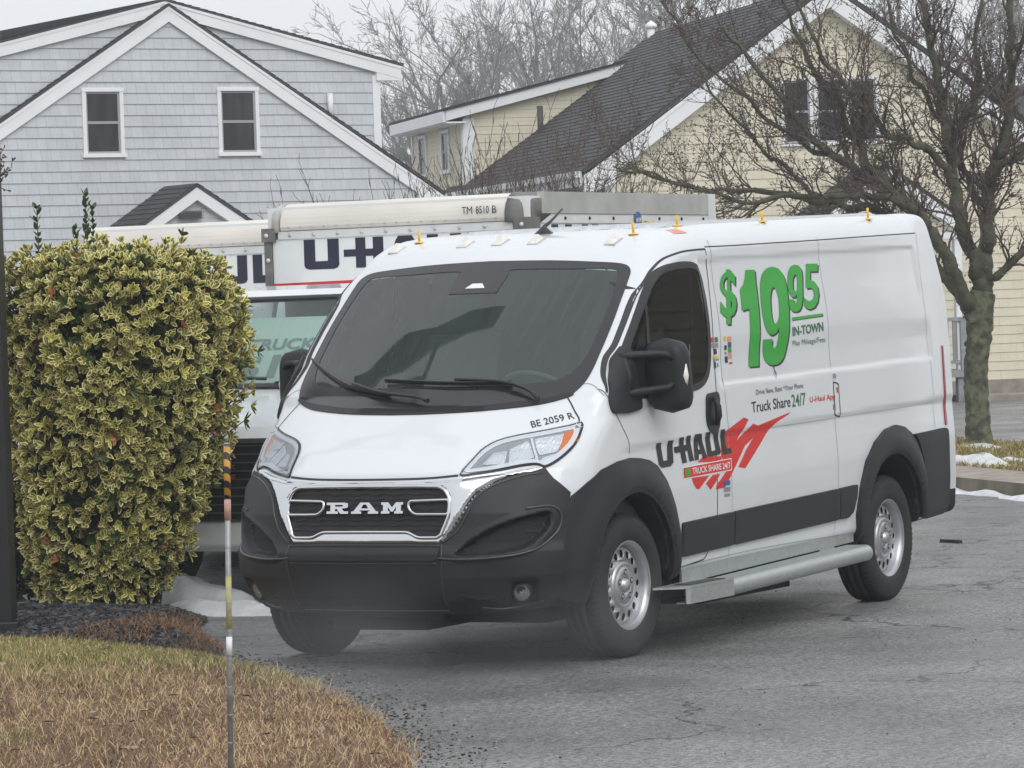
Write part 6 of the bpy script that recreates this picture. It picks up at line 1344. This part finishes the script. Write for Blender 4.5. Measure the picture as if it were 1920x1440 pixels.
limbs = [([(.08,0,1.72),(.02,.1,2.05),(-.12,.15,2.5),(-.20,.2,3.0),(-.24,.15,3.4),(-.32,.1,3.9),(-.42,.2,4.6),(-.5,.3,5.6)], .095, .030),
         ([(.10,0,1.75),(.16,-.1,2.2),(.20,-.2,2.7),(.26,-.2,3.1),(.42,-.15,3.5),(.50,-.2,4.0),(.52,-.2,4.8),(.6,-.1,5.7)], .09, .028),
         ([(-.02,0,1.55),(-.22,.25,1.95),(-.40,.4,2.35),(-.62,.5,2.65),(-.95,.6,2.9),(-1.5,.7,3.25),(-1.85,.8,3.6),(-2.3,.9,4.2),(-2.7,1.0,4.7)], .085, .016),
         ([(-.03,0,1.50),(-.30,-.2,1.95),(-.45,-.4,2.2),(-.60,-.55,2.5),(-1.0,-.7,2.72),(-1.6,-.8,2.85),(-2.3,-.9,3.0),(-3.0,-1.0,3.05),(-3.7,-1.0,3.3)], .075, .012),
         ([(-.62,.5,2.65),(-1.1,.75,2.82),(-1.7,.9,2.88),(-2.5,1.0,2.82),(-3.1,1.0,3.02),(-3.9,1.0,3.25)], .045, .008),
         ([(-.20,.2,3.0),(-.45,.35,3.3),(-.85,.5,3.5),(-1.3,.6,3.9),(-1.7,.7,4.5),(-1.95,.8,5.3)], .05, .014),
         ([(-.24,.15,3.4),(.0,.1,3.7),(.12,.1,4.1),(.10,.1,4.7),(.3,.1,5.4)], .045, .014),
         ([(-.95,.6,2.9),(-1.25,.5,3.4),(-1.55,.4,4.0),(-1.9,.3,4.7),(-2.1,.3,5.3)], .045, .012),
         ([(.20,-.2,2.7),(.0,-.35,3.0),(-.1,-.5,3.4),(-.4,-.6,4.0),(-.7,-.7,4.7),(-.8,-.8,5.4)], .045, .014),
         ([(.26,-.2,3.1),(.50,-.1,3.2),(.8,.0,3.5),(1.1,.1,4.0),(1.3,.2,4.8)], .045, .014),
         ([(-1.5,.7,3.25),(-2.0,.6,3.55),(-2.5,.5,4.0),(-3.0,.4,4.5),(-3.3,.4,5.1)], .03, .008),
         ([(.12,0,1.85),(.45,.25,2.15),(.9,.4,2.5),(1.4,.6,3.0),(1.8,.7,3.7)], .05, .014),
         ([(-1.6,-.8,2.85),(-2.0,-.9,3.3),(-2.5,-.95,3.8),(-2.9,-1.0,4.4)], .03, .008)]
lt_ = Twigs(); sub = Twigs(); fine = Twigs(); rnd = np.random.default_rng(5)
for P, r0, r1 in limbs:
    pts = [np.array(p) for p in smooth_loop([tuple(q) for q in rel([tp(*p) for p in P])], 4, False)]
    for i in range(1, len(pts)-1): pts[i] = pts[i]+rnd.normal(0, .022, 3)
    n = len(pts)-1; lt_.path(pts, r0, r1)
    mb = MB(); pr_ = smooth_loop([tuple(q) for q in pts], 3, False); mb.tube(pr_, (np.linspace(r0, r1, len(pr_))*(1+rnd.normal(0, .07, len(pr_)))).tolist(), 10); lb_ = mb.build('limb', mossy, TREE)
    d2 = lb_.modifiers.new('d', 'DISPLACE'); d2.texture = tex; d2.strength = .02; d2.mid_level = .5
    Lp = sum(np.linalg.norm(pts[i+1]-pts[i]) for i in range(n)); m = int(Lp*9)
    for q in range(m):
        t = rnd.uniform(.16, 1) if q else 1.0; i = min(n-1, int(t*n)); d = pts[i+1]-pts[i]; d /= np.linalg.norm(d); ax = rnd.normal(0, 1, 3); ax -= ax@d*d; ax /= np.linalg.norm(ax); a = rnd.uniform(.5, 1.1); dd = d*math.cos(a)+ax*math.sin(a); dd[2] += .25; rr = (r0+(r1-r0)*t)
        grow(fine, rnd, pts[i], dd, rnd.uniform(.45, 1.15), max(.006, min(.018, rr*.42)), 0, 2, [7, 4], .30, .30, .85, .52, .075, .75)
crown = fine.build('crown', twigm, TREE, 3, .0021)
# tufts of lichen along the limbs
LV = []; 
for k_ in range(len(lt_.a)):
    for _ in range(26):
        t = rnd.random(); p = lt_.a[k_]*(1-t)+lt_.b[k_]*t; rr = lt_.ra[k_]; q = rnd.normal(0, 1, 3); q /= np.linalg.norm(q); LV.append((p+q*rr*1.02, rr))
P_ = np.array([p for p, _ in LV]); n = len(P_); s_ = rnd.uniform(.008, .020, n); V = P_[:,None,:]+rnd.normal(0, 1, (n, 3, 3))*s_[:,None,None]
np_mesh('lichen', V.reshape(-1, 3), np.arange(n*3).reshape(-1, 3), mat('pale_lichen', (.13,.15,.085), .95, var=.3), TREE)

# ---- misty trees far behind
far_m = mat('mist_pale_bark', (.27,.26,.25), .95)  # bark colour lightened to stand in for mist
def far_tree(seed, h):
    rnd = np.random.default_rng(seed); T_ = empty('far_bare_tree'); tw = Twigs(); tk = Twigs(); base = np.zeros(3); forks = rnd.integers(3, 6); tk.path([base, np.array([0,0,h*.12]), np.array([.1,0,h*.26])], .26, .20)
    for k in range(forks):
        a = 2*math.pi*k/forks+rnd.uniform(-.4,.4); d = np.array([math.cos(a)*.55, math.sin(a)*.55, 1.0]); grow(tw, rnd, (.1,0,h*.24), d, h*.50, .13, 0, 4, [7,6,5,4], .22, .18, .72, .60, .8)
    tk.build('trunk', far_m, T_, 8); tw.build('crown', far_m, T_, 3, .007); return T_
protos = [far_tree(41, 13.5), far_tree(42, 12.5), far_tree(43, 14)]
def place(px, dist, z): d = F0 + R0_*(px-960)/7142.7 - U0*((560)-720)/7142.7; q = C0+d*dist; return (q[0], q[1], z)
spots = [(815,97,-.5,.84,0,'far bare tree just right of the grey house, leftmost of the row'),(900,100,-.5,.94,1,'far bare tree above the cream dormer, second from the left'),(1005,104,-.5,.96,2,'far bare tree above the middle of the cream dormer roof'),(1115,108,-.3,1.0,0,'far bare tree above the upper end of the dormer roof'),(1225,112,0,1.06,1,'misty bare tree behind the white flue'),
         (1340,116,0,1.05,2,'misty bare tree above the dark roof ridge'),(775,114,-.5,.74,2,'faint bare tree low behind the grey house corner'),(1450,110,0,1.1,0,'misty bare tree behind the ridge of the cream house'),(1690,100,0,1.0,1,'misty bare tree behind the cream gable'),(1800,104,0,1.05,2,'misty bare tree behind the rear wing'),(1905,98,0,1.0,0,'misty bare tree at the right edge'),(850,122,-.5,.98,2,'faint bare tree in the second row above the dormer'),(1060,128,-.5,1.08,1,'faint bare tree furthest back in the middle'),(1180,124,-.5,1.08,2,'faint bare tree in the second row left of the flue')]
used = set()
for i, (px, dist, z, sc, k, lab) in enumerate(spots):
    o = protos[k] if k not in used else copy_tree(protos[k]); used.add(k); o.location = place(px, dist, z); o.scale = (sc, sc, sc); o.rotation_euler = (0, 0, rng.uniform(0, 6.28)); tag(o, lab, 'tree', 'misty bare trees beyond the houses')
# ---- bare shrubs in front of the cream house
for (px, w_, h, lab, sd) in ((935,1.0,1.2,'leafless shrub showing over the truck nose in front of the cream eave',61),(1030,1.0,1.3,'leafless upright shrub below the cream house gutter',62),(1110,.7,.9,'small leafless shrub beside the cream house corner',63),(760,.5,.75,'thin leafless twigs at the right end of the grey house',64)):
    rnd = np.random.default_rng(sd); d = F0+R0_*(px-960)/7142.7-U0*(360-720)/7142.7; q = C0+d*48; S_ = empty('bare_shrub', (q[0], q[1], 0)); tag(S_, lab, 'shrub', 'leafless shrubs by the cream house'); tw = Twigs()
    for k in range(int(22*w_)+6):
        a = rnd.uniform(0, 6.28); rr = rnd.uniform(0, .35*w_); d_ = np.array([math.cos(a)*.28, math.sin(a)*.28, 1.0]); grow(tw, rnd, (math.cos(a)*rr, math.sin(a)*rr, 0), d_, 2.6+h*rnd.uniform(.3,1), .016, 0, 2, [11,4], .35, .14, .45, .30, .2, 0)
    tw.build('branches', twigm, S_, 3, .0035)
# ---- a twiggy tree just outside the left edge reaches into the picture
rnd = np.random.default_rng(71); LT = empty('young_tree', (-.15,-4.05,0)); tag(LT, 'twiggy bare tree whose branch tips reach in at the upper left edge', 'tree'); tw = Twigs(); tk = Twigs(); tk.path([np.array([0,0,0]), np.array([.02,.03,1.2]), np.array([0,.05,2.4]), np.array([-.05,.1,3.6])], .05, .02)
for z, dx, dy, L in ((2.1,-.25,.9,.80),(2.35,-.3,.9,.92),(2.55,-.2,.9,.75),(2.75,-.3,.9,.85),(3.0,-.25,.8,.7),(2.45,.5,-.8,.9),(2.9,.2,-.8,.9),(3.2,-.35,.8,.75),(3.35,-.2,.8,.6)): grow(tw, rnd, (0,.05,z), (dx,dy,.35), L, .010, 0, 2, [10,5], .4, .3, .8, .42, .05, .8)
tk.build('trunk', mossy, LT, 8); tw.build('crown', twigm, LT, 4, .0018)

# ---- leafy bushes
def leaf_mats(pref, dark, mid, edge): return [mat(pref+'_leaf_green', mid, .42, var=.25, vscale=5), mat(pref+'_leaf_edge', edge, .45, var=.12, vscale=6), mat(pref+'_leaf_dark', dark, .45, var=.2), mat(pref+'_leaf_yellow', (.36,.34,.05), .45, var=.2), mat(pref+'_leaf_rust', (.34,.13,.045), .6)]
def leaves(C, Nn, L, Wd, rnd, per, vari, spread=(.55,1.25)):
    """rosettes of leaves at C facing Nn; each leaf: green centre strip and paler margin"""
    n = len(C); V = []; Fm = []; Fi = []; k = n*per
    C = np.repeat(C, per, 0); Nn = np.repeat(Nn, per, 0); ph = np.tile(np.arange(per), n)*2*np.pi/per+np.repeat(rnd.uniform(0, 6.28, n), per)+rnd.normal(0, .3, k)
    a = np.cross(Nn, rnd.normal(0, 1, (k, 3))); up = np.tile([0, 0, 1.], (k, 1)); a = np.cross(Nn, up); a /= np.linalg.norm(a, axis=1, keepdims=True)+1e-6; b = np.cross(Nn, a); el = rnd.uniform(spread[0], spread[1], k)
    d = (a*np.cos(ph)[:,None]+b*np.sin(ph)[:,None])*np.sin(el)[:,None]+Nn*np.cos(el)[:,None]; d[:,2] += .18; d /= np.linalg.norm(d, axis=1, keepdims=True)
    s = np.cross(d, Nn+rnd.normal(0, .18, (k, 3))); s /= np.linalg.norm(s, axis=1, keepdims=True)+1e-6; nn = np.cross(s, d); Lk = (L*rnd.uniform(.65, 1.25, k)*np.repeat(rnd.uniform(.72, 1.25, n), per))[:,None]; Wk = (Wd*rnd.uniform(.75, 1.25, k))[:,None]; cu_ = rnd.uniform(-.04, .16, k)[:,None]
    def pt(t, w__, lift=0): return C+d*Lk*t+s*Wk*w__+nn*(abs(w__)*.28*Wk+cu_*Lk*t*t+lift)
    pts = [pt(0,0), pt(.28,.40), pt(.62,.50), pt(.88,.25), pt(1,0), pt(.88,-.25), pt(.62,-.50), pt(.28,-.40), pt(.10,0), pt(.32,.24), pt(.62,.30), pt(.84,.10), pt(.84,-.10), pt(.62,-.30), pt(.32,-.24), pt(.6,0,-.001)]
    V = np.stack(pts, 1); base = (np.arange(k)*16)[:,None]
    rim = [(0,1,9,8),(1,2,10,9),(2,3,11,10),(3,4,12,11),(4,5,12,12),(5,6,13,12),(6,7,14,13),(7,0,8,14)]; inn = [(8,9,10,15),(10,11,12,15),(15,12,13,13),(8,15,13,14)]
    rim = [r for r in rim if len(set(r)) == 4]+[]; inn = [r for r in inn if len(set(r)) == 4]
    tri_r = [(4,5,12)]; tri_i = [(15,12,13)]; Fq = []
    F3 = []; mi = []
    for q, m_ in [(r, 1) for r in rim]+[(r, 0) for r in inn]:
        F3.append(base+np.array([[q[0],q[1],q[2]]])); mi.append(np.full(k, m_)); F3.append(base+np.array([[q[0],q[2],q[3]]])); mi.append(np.full(k, m_))
    for q, m_ in [(r, 1) for r in tri_r]+[(r, 0) for r in tri_i]: F3.append(base+np.array([q])); mi.append(np.full(k, m_))
    kind = rnd.random(n); kind = np.repeat(kind, per); out = []
    for m_ in mi:
        x = m_.copy(); pl = kind < vari[0]; x[pl & (m_ == 1)] = 0 ; x[pl] = np.where(x[pl] == 0, 2, x[pl]); ye = (kind > 1-vari[1]); x[ye & (m_ == 0)] = 3; ru = (kind > 1-vari[2]); x[ru] = 4; out.append(x)
    return V.reshape(-1, 3), np.vstack(F3), np.concatenate(out)
def bush(name, label, c, hs, prof, cx_off, seed, n, L, Wd, per, vari, mats, depth=.8, low=0.05):
    rnd = np.random.default_rng(seed); B = empty(name, (c[0], c[1], 0)); tag(B, label, 'bush'); Hh = hs
    h = rnd.uniform(low, 1, n*2); wprob = np.interp(h, prof[0], prof[1]); keep = rnd.random(n*2) < wprob/max(prof[1]); h = h[keep][:n]; m = len(h); a = rnd.uniform(0, 2*np.pi, m); rad = np.interp(h, prof[0], prof[1])
    top = rnd.random(m) < .14; h = np.where(top, rnd.uniform(.90, 1.0, m), h); rad = np.interp(h, prof[0], prof[1]); fill = np.where(top, np.sqrt(rnd.random(m)), 1-.30*rnd.random(m)**2.2)
    lump = 1+.08*np.sin(3*a+5*h)+.07*np.sin(7*a-9*h+1)+.04*np.sin(13*a+17*h)+.05*rnd.normal(0, 1, m)*.6
    off = np.interp(h, prof[0], cx_off); x = rad*fill*lump*np.cos(a); y = rad*depth*fill*lump*np.sin(a)
    P = sr[None]*(x+off)[:,None]+sf[None]*y[:,None]; dz = np.interp(h, prof[0], np.gradient(prof[1], prof[0]))/Hh; Cc = np.stack([P[:,0], P[:,1], h*Hh*(1+.02*rnd.normal(0, 1, m))], 1)
    Nn = np.stack([sr[0]*np.cos(a)+sf[0]*np.sin(a), sr[1]*np.cos(a)+sf[1]*np.sin(a), -np.clip(dz, -2, .6)+.25], 1); Nn += rnd.normal(0, .35, (m, 3)); Nn /= np.linalg.norm(Nn, axis=1, keepdims=True)
    V, F, mi = leaves(Cc, Nn, L, Wd, rnd, per, vari); np_mesh('foliage', V, F, mats, B, mi, False)
    tw = Twigs()
    for i in range(0, m, 5):
        p = Cc[i]; tw.path([np.array([sr[0]*off[i]*.7, sr[1]*off[i]*.7, p[2]*.35]), p*np.array([.55,.55,.8]), p], .008, .003)
    for i in range(9): a_ = rnd.uniform(0, 6.28); tw.path([np.array([math.cos(a_)*.15, math.sin(a_)*.15, 0]), np.array([math.cos(a_)*.3, math.sin(a_)*.3, Hh*.4]), np.array([math.cos(a_)*.45, math.sin(a_)*.45, Hh*.8])], .018, .006)
    tw.build('stems', mat('bush_stem', (.06,.045,.03), .9), B, 4)
    return B
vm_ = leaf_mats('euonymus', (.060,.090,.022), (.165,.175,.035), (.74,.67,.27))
prof = (np.array([0,.06,.15,.30,.45,.60,.75,.86,.93,.97,1.0]), np.array([.20,.34,.44,.53,.62,.71,.77,.76,.71,.62,.42]))
offs = np.array([-.16,-.17,-.17,-.13,-.07,-.02,-.0,-.01,-.04,-.07,-.09])
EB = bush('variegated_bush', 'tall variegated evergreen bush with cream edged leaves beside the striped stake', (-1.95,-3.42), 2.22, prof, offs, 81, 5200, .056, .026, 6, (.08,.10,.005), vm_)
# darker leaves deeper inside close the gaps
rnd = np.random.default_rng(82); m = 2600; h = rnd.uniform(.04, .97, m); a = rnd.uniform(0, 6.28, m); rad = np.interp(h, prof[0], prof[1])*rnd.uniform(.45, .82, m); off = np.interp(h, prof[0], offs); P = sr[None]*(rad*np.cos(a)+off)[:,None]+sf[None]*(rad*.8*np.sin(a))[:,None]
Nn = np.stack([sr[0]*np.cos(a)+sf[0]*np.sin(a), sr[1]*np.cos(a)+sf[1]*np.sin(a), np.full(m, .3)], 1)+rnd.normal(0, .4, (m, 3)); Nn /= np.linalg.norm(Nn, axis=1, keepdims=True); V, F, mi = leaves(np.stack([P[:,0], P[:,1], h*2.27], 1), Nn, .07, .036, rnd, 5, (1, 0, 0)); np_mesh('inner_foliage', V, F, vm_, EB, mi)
# plain green shoots standing out of the top
for (s, hgt, k) in ((-.50,2.52,9),(-.20,2.58,13),(-.16,2.50,9),(-.27,2.38,7)):
    st_ = np.array([sr[0]*s, sr[1]*s, 0]); tw = Twigs(); tw.path([st_+[0,0,2.0], st_+[.01,.01,2.25], st_+[.0,.0,hgt]], .005, .003); tw.build('shoot', vm_[2], EB, 5)
    Cc = np.array([st_+[0,0,2.18+(hgt-2.18)*q/(k-1)] for q in range(k)]); Nn = np.tile([0.,0,1.], (k, 1))+rnd.normal(0, .1, (k, 3)); Nn /= np.linalg.norm(Nn, axis=1, keepdims=True)
    V, F, mi = leaves(Cc, Nn, .055, .026, rnd, 3, (1, 0, 0), (.5,1.0)); np_mesh('shoot_leaves', V, F, [mat('shoot_green', (.05,.085,.03), .4)]*5, EB, mi)
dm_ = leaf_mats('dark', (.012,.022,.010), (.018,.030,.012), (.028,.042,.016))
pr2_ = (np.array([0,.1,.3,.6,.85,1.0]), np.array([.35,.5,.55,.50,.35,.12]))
bush('dark_shrub', 'dark green shrub at the left edge behind the variegated bush', (-2.35,-4.75), 1.62, pr2_, np.zeros(6), 91, 1500, .05, .022, 6, (1,0,0), dm_)

# ---- black post and striped marker stake
pm = mat('black_post_paint', (.012,.012,.013), .5); mb = MB(); mb.box((-.12,-.12,-.02),(.12,.12,4.6)); mb.box((-.16,-.16,0),(.16,.16,.10)); PO = mb.build('black_post', pm, bevel=.01)
q = C0+(F0+R0_*(-12-960)/7142.7-U0*(1120-720)/7142.7)*22.2; PO.location = (q[0], q[1], 0); PO.rotation_euler = (0, 0, R(28)); tag(PO, 'square black post cut by the left edge of the picture', 'post')
q = C0+(F0+R0_*(405-960)/7142.7)*14.3; SK = empty('marker_stake', (q[0],q[1],0)); tag(SK, 'thin grey metal stake with an orange and black striped top in front of the lawn', 'stake'); SK.rotation_euler = Matrix.Rotation(.024, 3, Vector((0,0,1)).cross(Vector((R0_[0], R0_[1], 0)))).to_euler()
mb = MB(); mb.tube([(0,0,-.1),(0,0,1.352)], .0105, 14); mb.tube([(0,0,1.352),(0,0,1.36)], [.0135,.010], 14)
for k in range(38): mb.lathe([(-.003,.0106),(-.001,.0115),(.001,.0115),(.003,.0106)], 12, 'z', (0,0,.02+.035*k)) if k % 3 == 0 else None
mb.build('rod', mat('galvanised_rod', (.32,.33,.33), .5, .5, var=.3, vscale=20), SK)
def wrap(z0, z1, m, name, r=.0128): mb = MB(); mb.tube([(0,0,z0),(0,0,z1)], r, 16); mb.build(name, m, SK)
def stripes():
    m = bpy.data.materials.new('orange_black_stripes'); m.use_nodes = True; t = m.node_tree; p = t.nodes['Principled BSDF']; tc = t.nodes.new('ShaderNodeTexCoord'); mp = t.nodes.new('ShaderNodeMapping'); mp.inputs['Rotation'].default_value = (0, R(38), R(-40)); w_ = t.nodes.new('ShaderNodeTexWave'); w_.bands_direction = 'Z'; w_.inputs['Scale'].default_value = 7.5; w_.inputs['Distortion'].default_value = .3
    r = t.nodes.new('ShaderNodeValToRGB'); r.color_ramp.interpolation = 'CONSTANT'; r.color_ramp.elements[0].color = (.58,.29,.05,1); r.color_ramp.elements[1].position = .5; r.color_ramp.elements[1].color = (.02,.02,.02,1)
    t.links.new(tc.outputs['Object'], mp.inputs[0]); t.links.new(mp.outputs[0], w_.inputs[0]); t.links.new(w_.outputs['Fac'], r.inputs[0]); t.links.new(r.outputs[0], p.inputs['Base Color']); p.inputs['Roughness'].default_value = .5; return m
wrap(1.15,1.345, stripes(), 'striped_tape'); wrap(1.07,1.145, mat('faded_orange_tape', (.52,.31,.24), .6, var=.25, vscale=40), 'faded_tape'); wrap(.66,.86, mat('flaked_yellow_paint', (.33,.33,.31), .6, col2=(.50,.46,.10), vscale=30), 'paint_band', .0112); wrap(.56,.63, M['stickwhite'], 'white_tape', .0116)
# ------------------------------------------------------------------ the reflected side house, and unseen things added for reflections in glass and chrome
NH = empty('side_house', (-22.0,8.6,0), 0); tag(NH, 'cream clapboard house beside the car park, outside the right edge', 'house')
mb = MB(); siding(mb, [(0,.3),(15,.3),(15,5.2),(0,5.2)], lambda u, o, z: (u, -o, z), .18, .3, 5.2, .016, [(3,3.9,1.2,2.8),(7,7.9,1.2,2.8),(11,11.9,1.2,2.8)]); mb.prism([(0,0),(15,0),(15,5.2),(0,5.2)], .004, 7, lambda u, v, w_: (u, w_, v)); mb.build('wall', H['cream'], NH)
for x in (3, 7, 11): window(NH, x, x+.9, 1.2, 2.8, lambda u, o, z: (u, -o, z))
mb = MB(); mb.prism([(-.5,5.1),(-.5,5.25),(3.5,7.9),(7.5,5.25),(7.5,5.1)], -.4, 15.4, lambda u, v, w_: (w_, u, v)); mb.build('roof', H['roof'], NH)
SH2 = empty('added_house', (47,16,0), R(-62)); tag(SH2, 'unseen clapboard house added behind the viewer for reflections', 'house')  # added out of view so chrome and paint have a building to reflect
mb = MB(); siding(mb, [(-8,.3),(8,.3),(8,3.2),(-8,3.2)], lambda u, o, z: (u, -o, z), .18, .3, 3.2, .016); mb.prism([(-8,0),(8,0),(8,3.2),(-8,3.2)], .004, 8, lambda u, v, w_: (u, w_, v)); mb.build('wall', H['grey'], SH2)
mb = MB(); mb.prism([(-.5,3.1),(-.5,3.25),(4,6),(8.5,3.25),(8.5,3.1)], -8.4, 8.4, lambda u, v, w_: (w_, u, v)); mb.build('roof', H['roof'], SH2)
rb2 = np.random.default_rng(3); V = []; F = []; nn = 90
for i in range(nn+1):
    a = -1.1+2.2*i/nn; rr = 62+3*math.sin(i*.7); hh = 5.5+2.0*rb2.random()+1.3*math.sin(i*.37); cx, cy = -5, 0; a0 = math.atan2(.475,.88)+a
    for k, (dr, zz) in enumerate(((-2.5,0),(-2.2,hh*.5),(-.8,hh*.9),(.6,hh),(3,hh*.6),(3.5,0))): V.append((cx+(rr+dr+rb2.normal(0,.3))*math.cos(a0), cy+(rr+dr)*math.sin(a0), zz+(rb2.normal(0,.3) if zz else 0)))
for i in range(nn):
    for k in range(5): F.append((i*6+k, i*6+k+1, i*6+7+k, i*6+6+k))
mb = MB(); mb.add(V, F, 0, False); tag(mb.build('added_tree_belt', mat('added_tree_green', (.03,.045,.03), .9, col2=(.07,.075,.05), vscale=.6)), kind='stuff')  # unseen dark belt, added to give the chrome a dark horizon
bpy.context.view_layer.update(); iM = PO.matrix_world.inverted()
mb = MB(); mb.prism([(-1.75,-6.2),(-1.45,-6.2),(-.80,-2.35),(-1.15,-2.35)], 7.3, 7.75, lambda u, v, w_: tuple(iM @ Vector((u, v, w_)))); mb.tube([(0,0,4.5),(0,0,7.4)], .06, 8); a_ = iM @ Vector((-1.2,-3.5,7.4)); mb.tube([(0,0,7.35), tuple(a_)], .06, 8); SG = mb.build('reflection_bar', pm, PO)  # unseen bar added and shaped for the dark band mirrored in the windscreen
# ------------------------------------------------------------------ the misty air
def haze(name, a, b, dens, col=(.86,.89,.92)):
    mb = MB(); mb.box(a, b); m = bpy.data.materials.new(name); m.use_nodes = True; t = m.node_tree; t.nodes.clear(); o = t.nodes.new('ShaderNodeOutputMaterial'); v = t.nodes.new('ShaderNodeVolumePrincipled')
    v.inputs['Color'].default_value = (*col, 1); v.inputs['Density'].default_value = dens; v.inputs['Anisotropy'].default_value = .2; t.links.new(v.outputs[0], o.inputs['Volume']); return tag(mb.build(name, m), kind='stuff')
haze('haze', (-172,-172,-1), (122,122,17), .0016)

# a drift of exhaust steam low in front of the van
def steam():
    m = bpy.data.materials.new('steam'); m.use_nodes = True; t = m.node_tree; t.nodes.clear(); L = t.links.new; nd = t.nodes.new; o = nd('ShaderNodeOutputMaterial'); v = nd('ShaderNodeVolumePrincipled'); v.inputs['Color'].default_value = (.75,.77,.80,1)
    tc = nd('ShaderNodeTexCoord'); n = nd('ShaderNodeTexNoise'); n.inputs['Scale'].default_value = .9; n.inputs['Detail'].default_value = 3; L(tc.outputs['Object'], n.inputs['Vector'])
    g = nd('ShaderNodeTexGradient'); g.gradient_type = 'SPHERICAL'; mp = nd('ShaderNodeMapping'); mp.inputs['Scale'].default_value = (1/1.5, 1/1.5, 1/.42); L(tc.outputs['Object'], mp.inputs[0]); L(mp.outputs[0], g.inputs[0])
    r = nd('ShaderNodeMapRange'); r.inputs['From Min'].default_value = .42; r.inputs['From Max'].default_value = .75; L(n.outputs['Fac'], r.inputs['Value'])
    mu = nd('ShaderNodeMath'); mu.operation = 'MULTIPLY'; L(r.outputs[0], mu.inputs[0]); L(g.outputs['Fac'], mu.inputs[1]); m2 = nd('ShaderNodeMath'); m2.operation = 'MULTIPLY'; L(mu.outputs[0], m2.inputs[0]); m2.inputs[1].default_value = .36
    L(m2.outputs[0], v.inputs['Density']); L(v.outputs[0], o.inputs['Volume']); return m
mb = MB()
for i in range(9):
    ph = math.pi*i/8
V = []; F = []
for i in range(9):
    for j in range(16): ph = math.pi*i/8; t = 2*math.pi*j/16; V.append((1.5*math.sin(ph)*math.cos(t), 1.5*math.sin(ph)*math.sin(t), max(-.25, .42*math.cos(ph))))
for i in range(8):
    for j in range(16): F.append((i*16+j, (i+1)*16+j, (i+1)*16+(j+1) % 16, i*16+(j+1) % 16))
mb.add(V, F); sm_ = mb.build('steam', steam()); sm_.location = (2.0,1.0,.26); tag(sm_, kind='stuff')
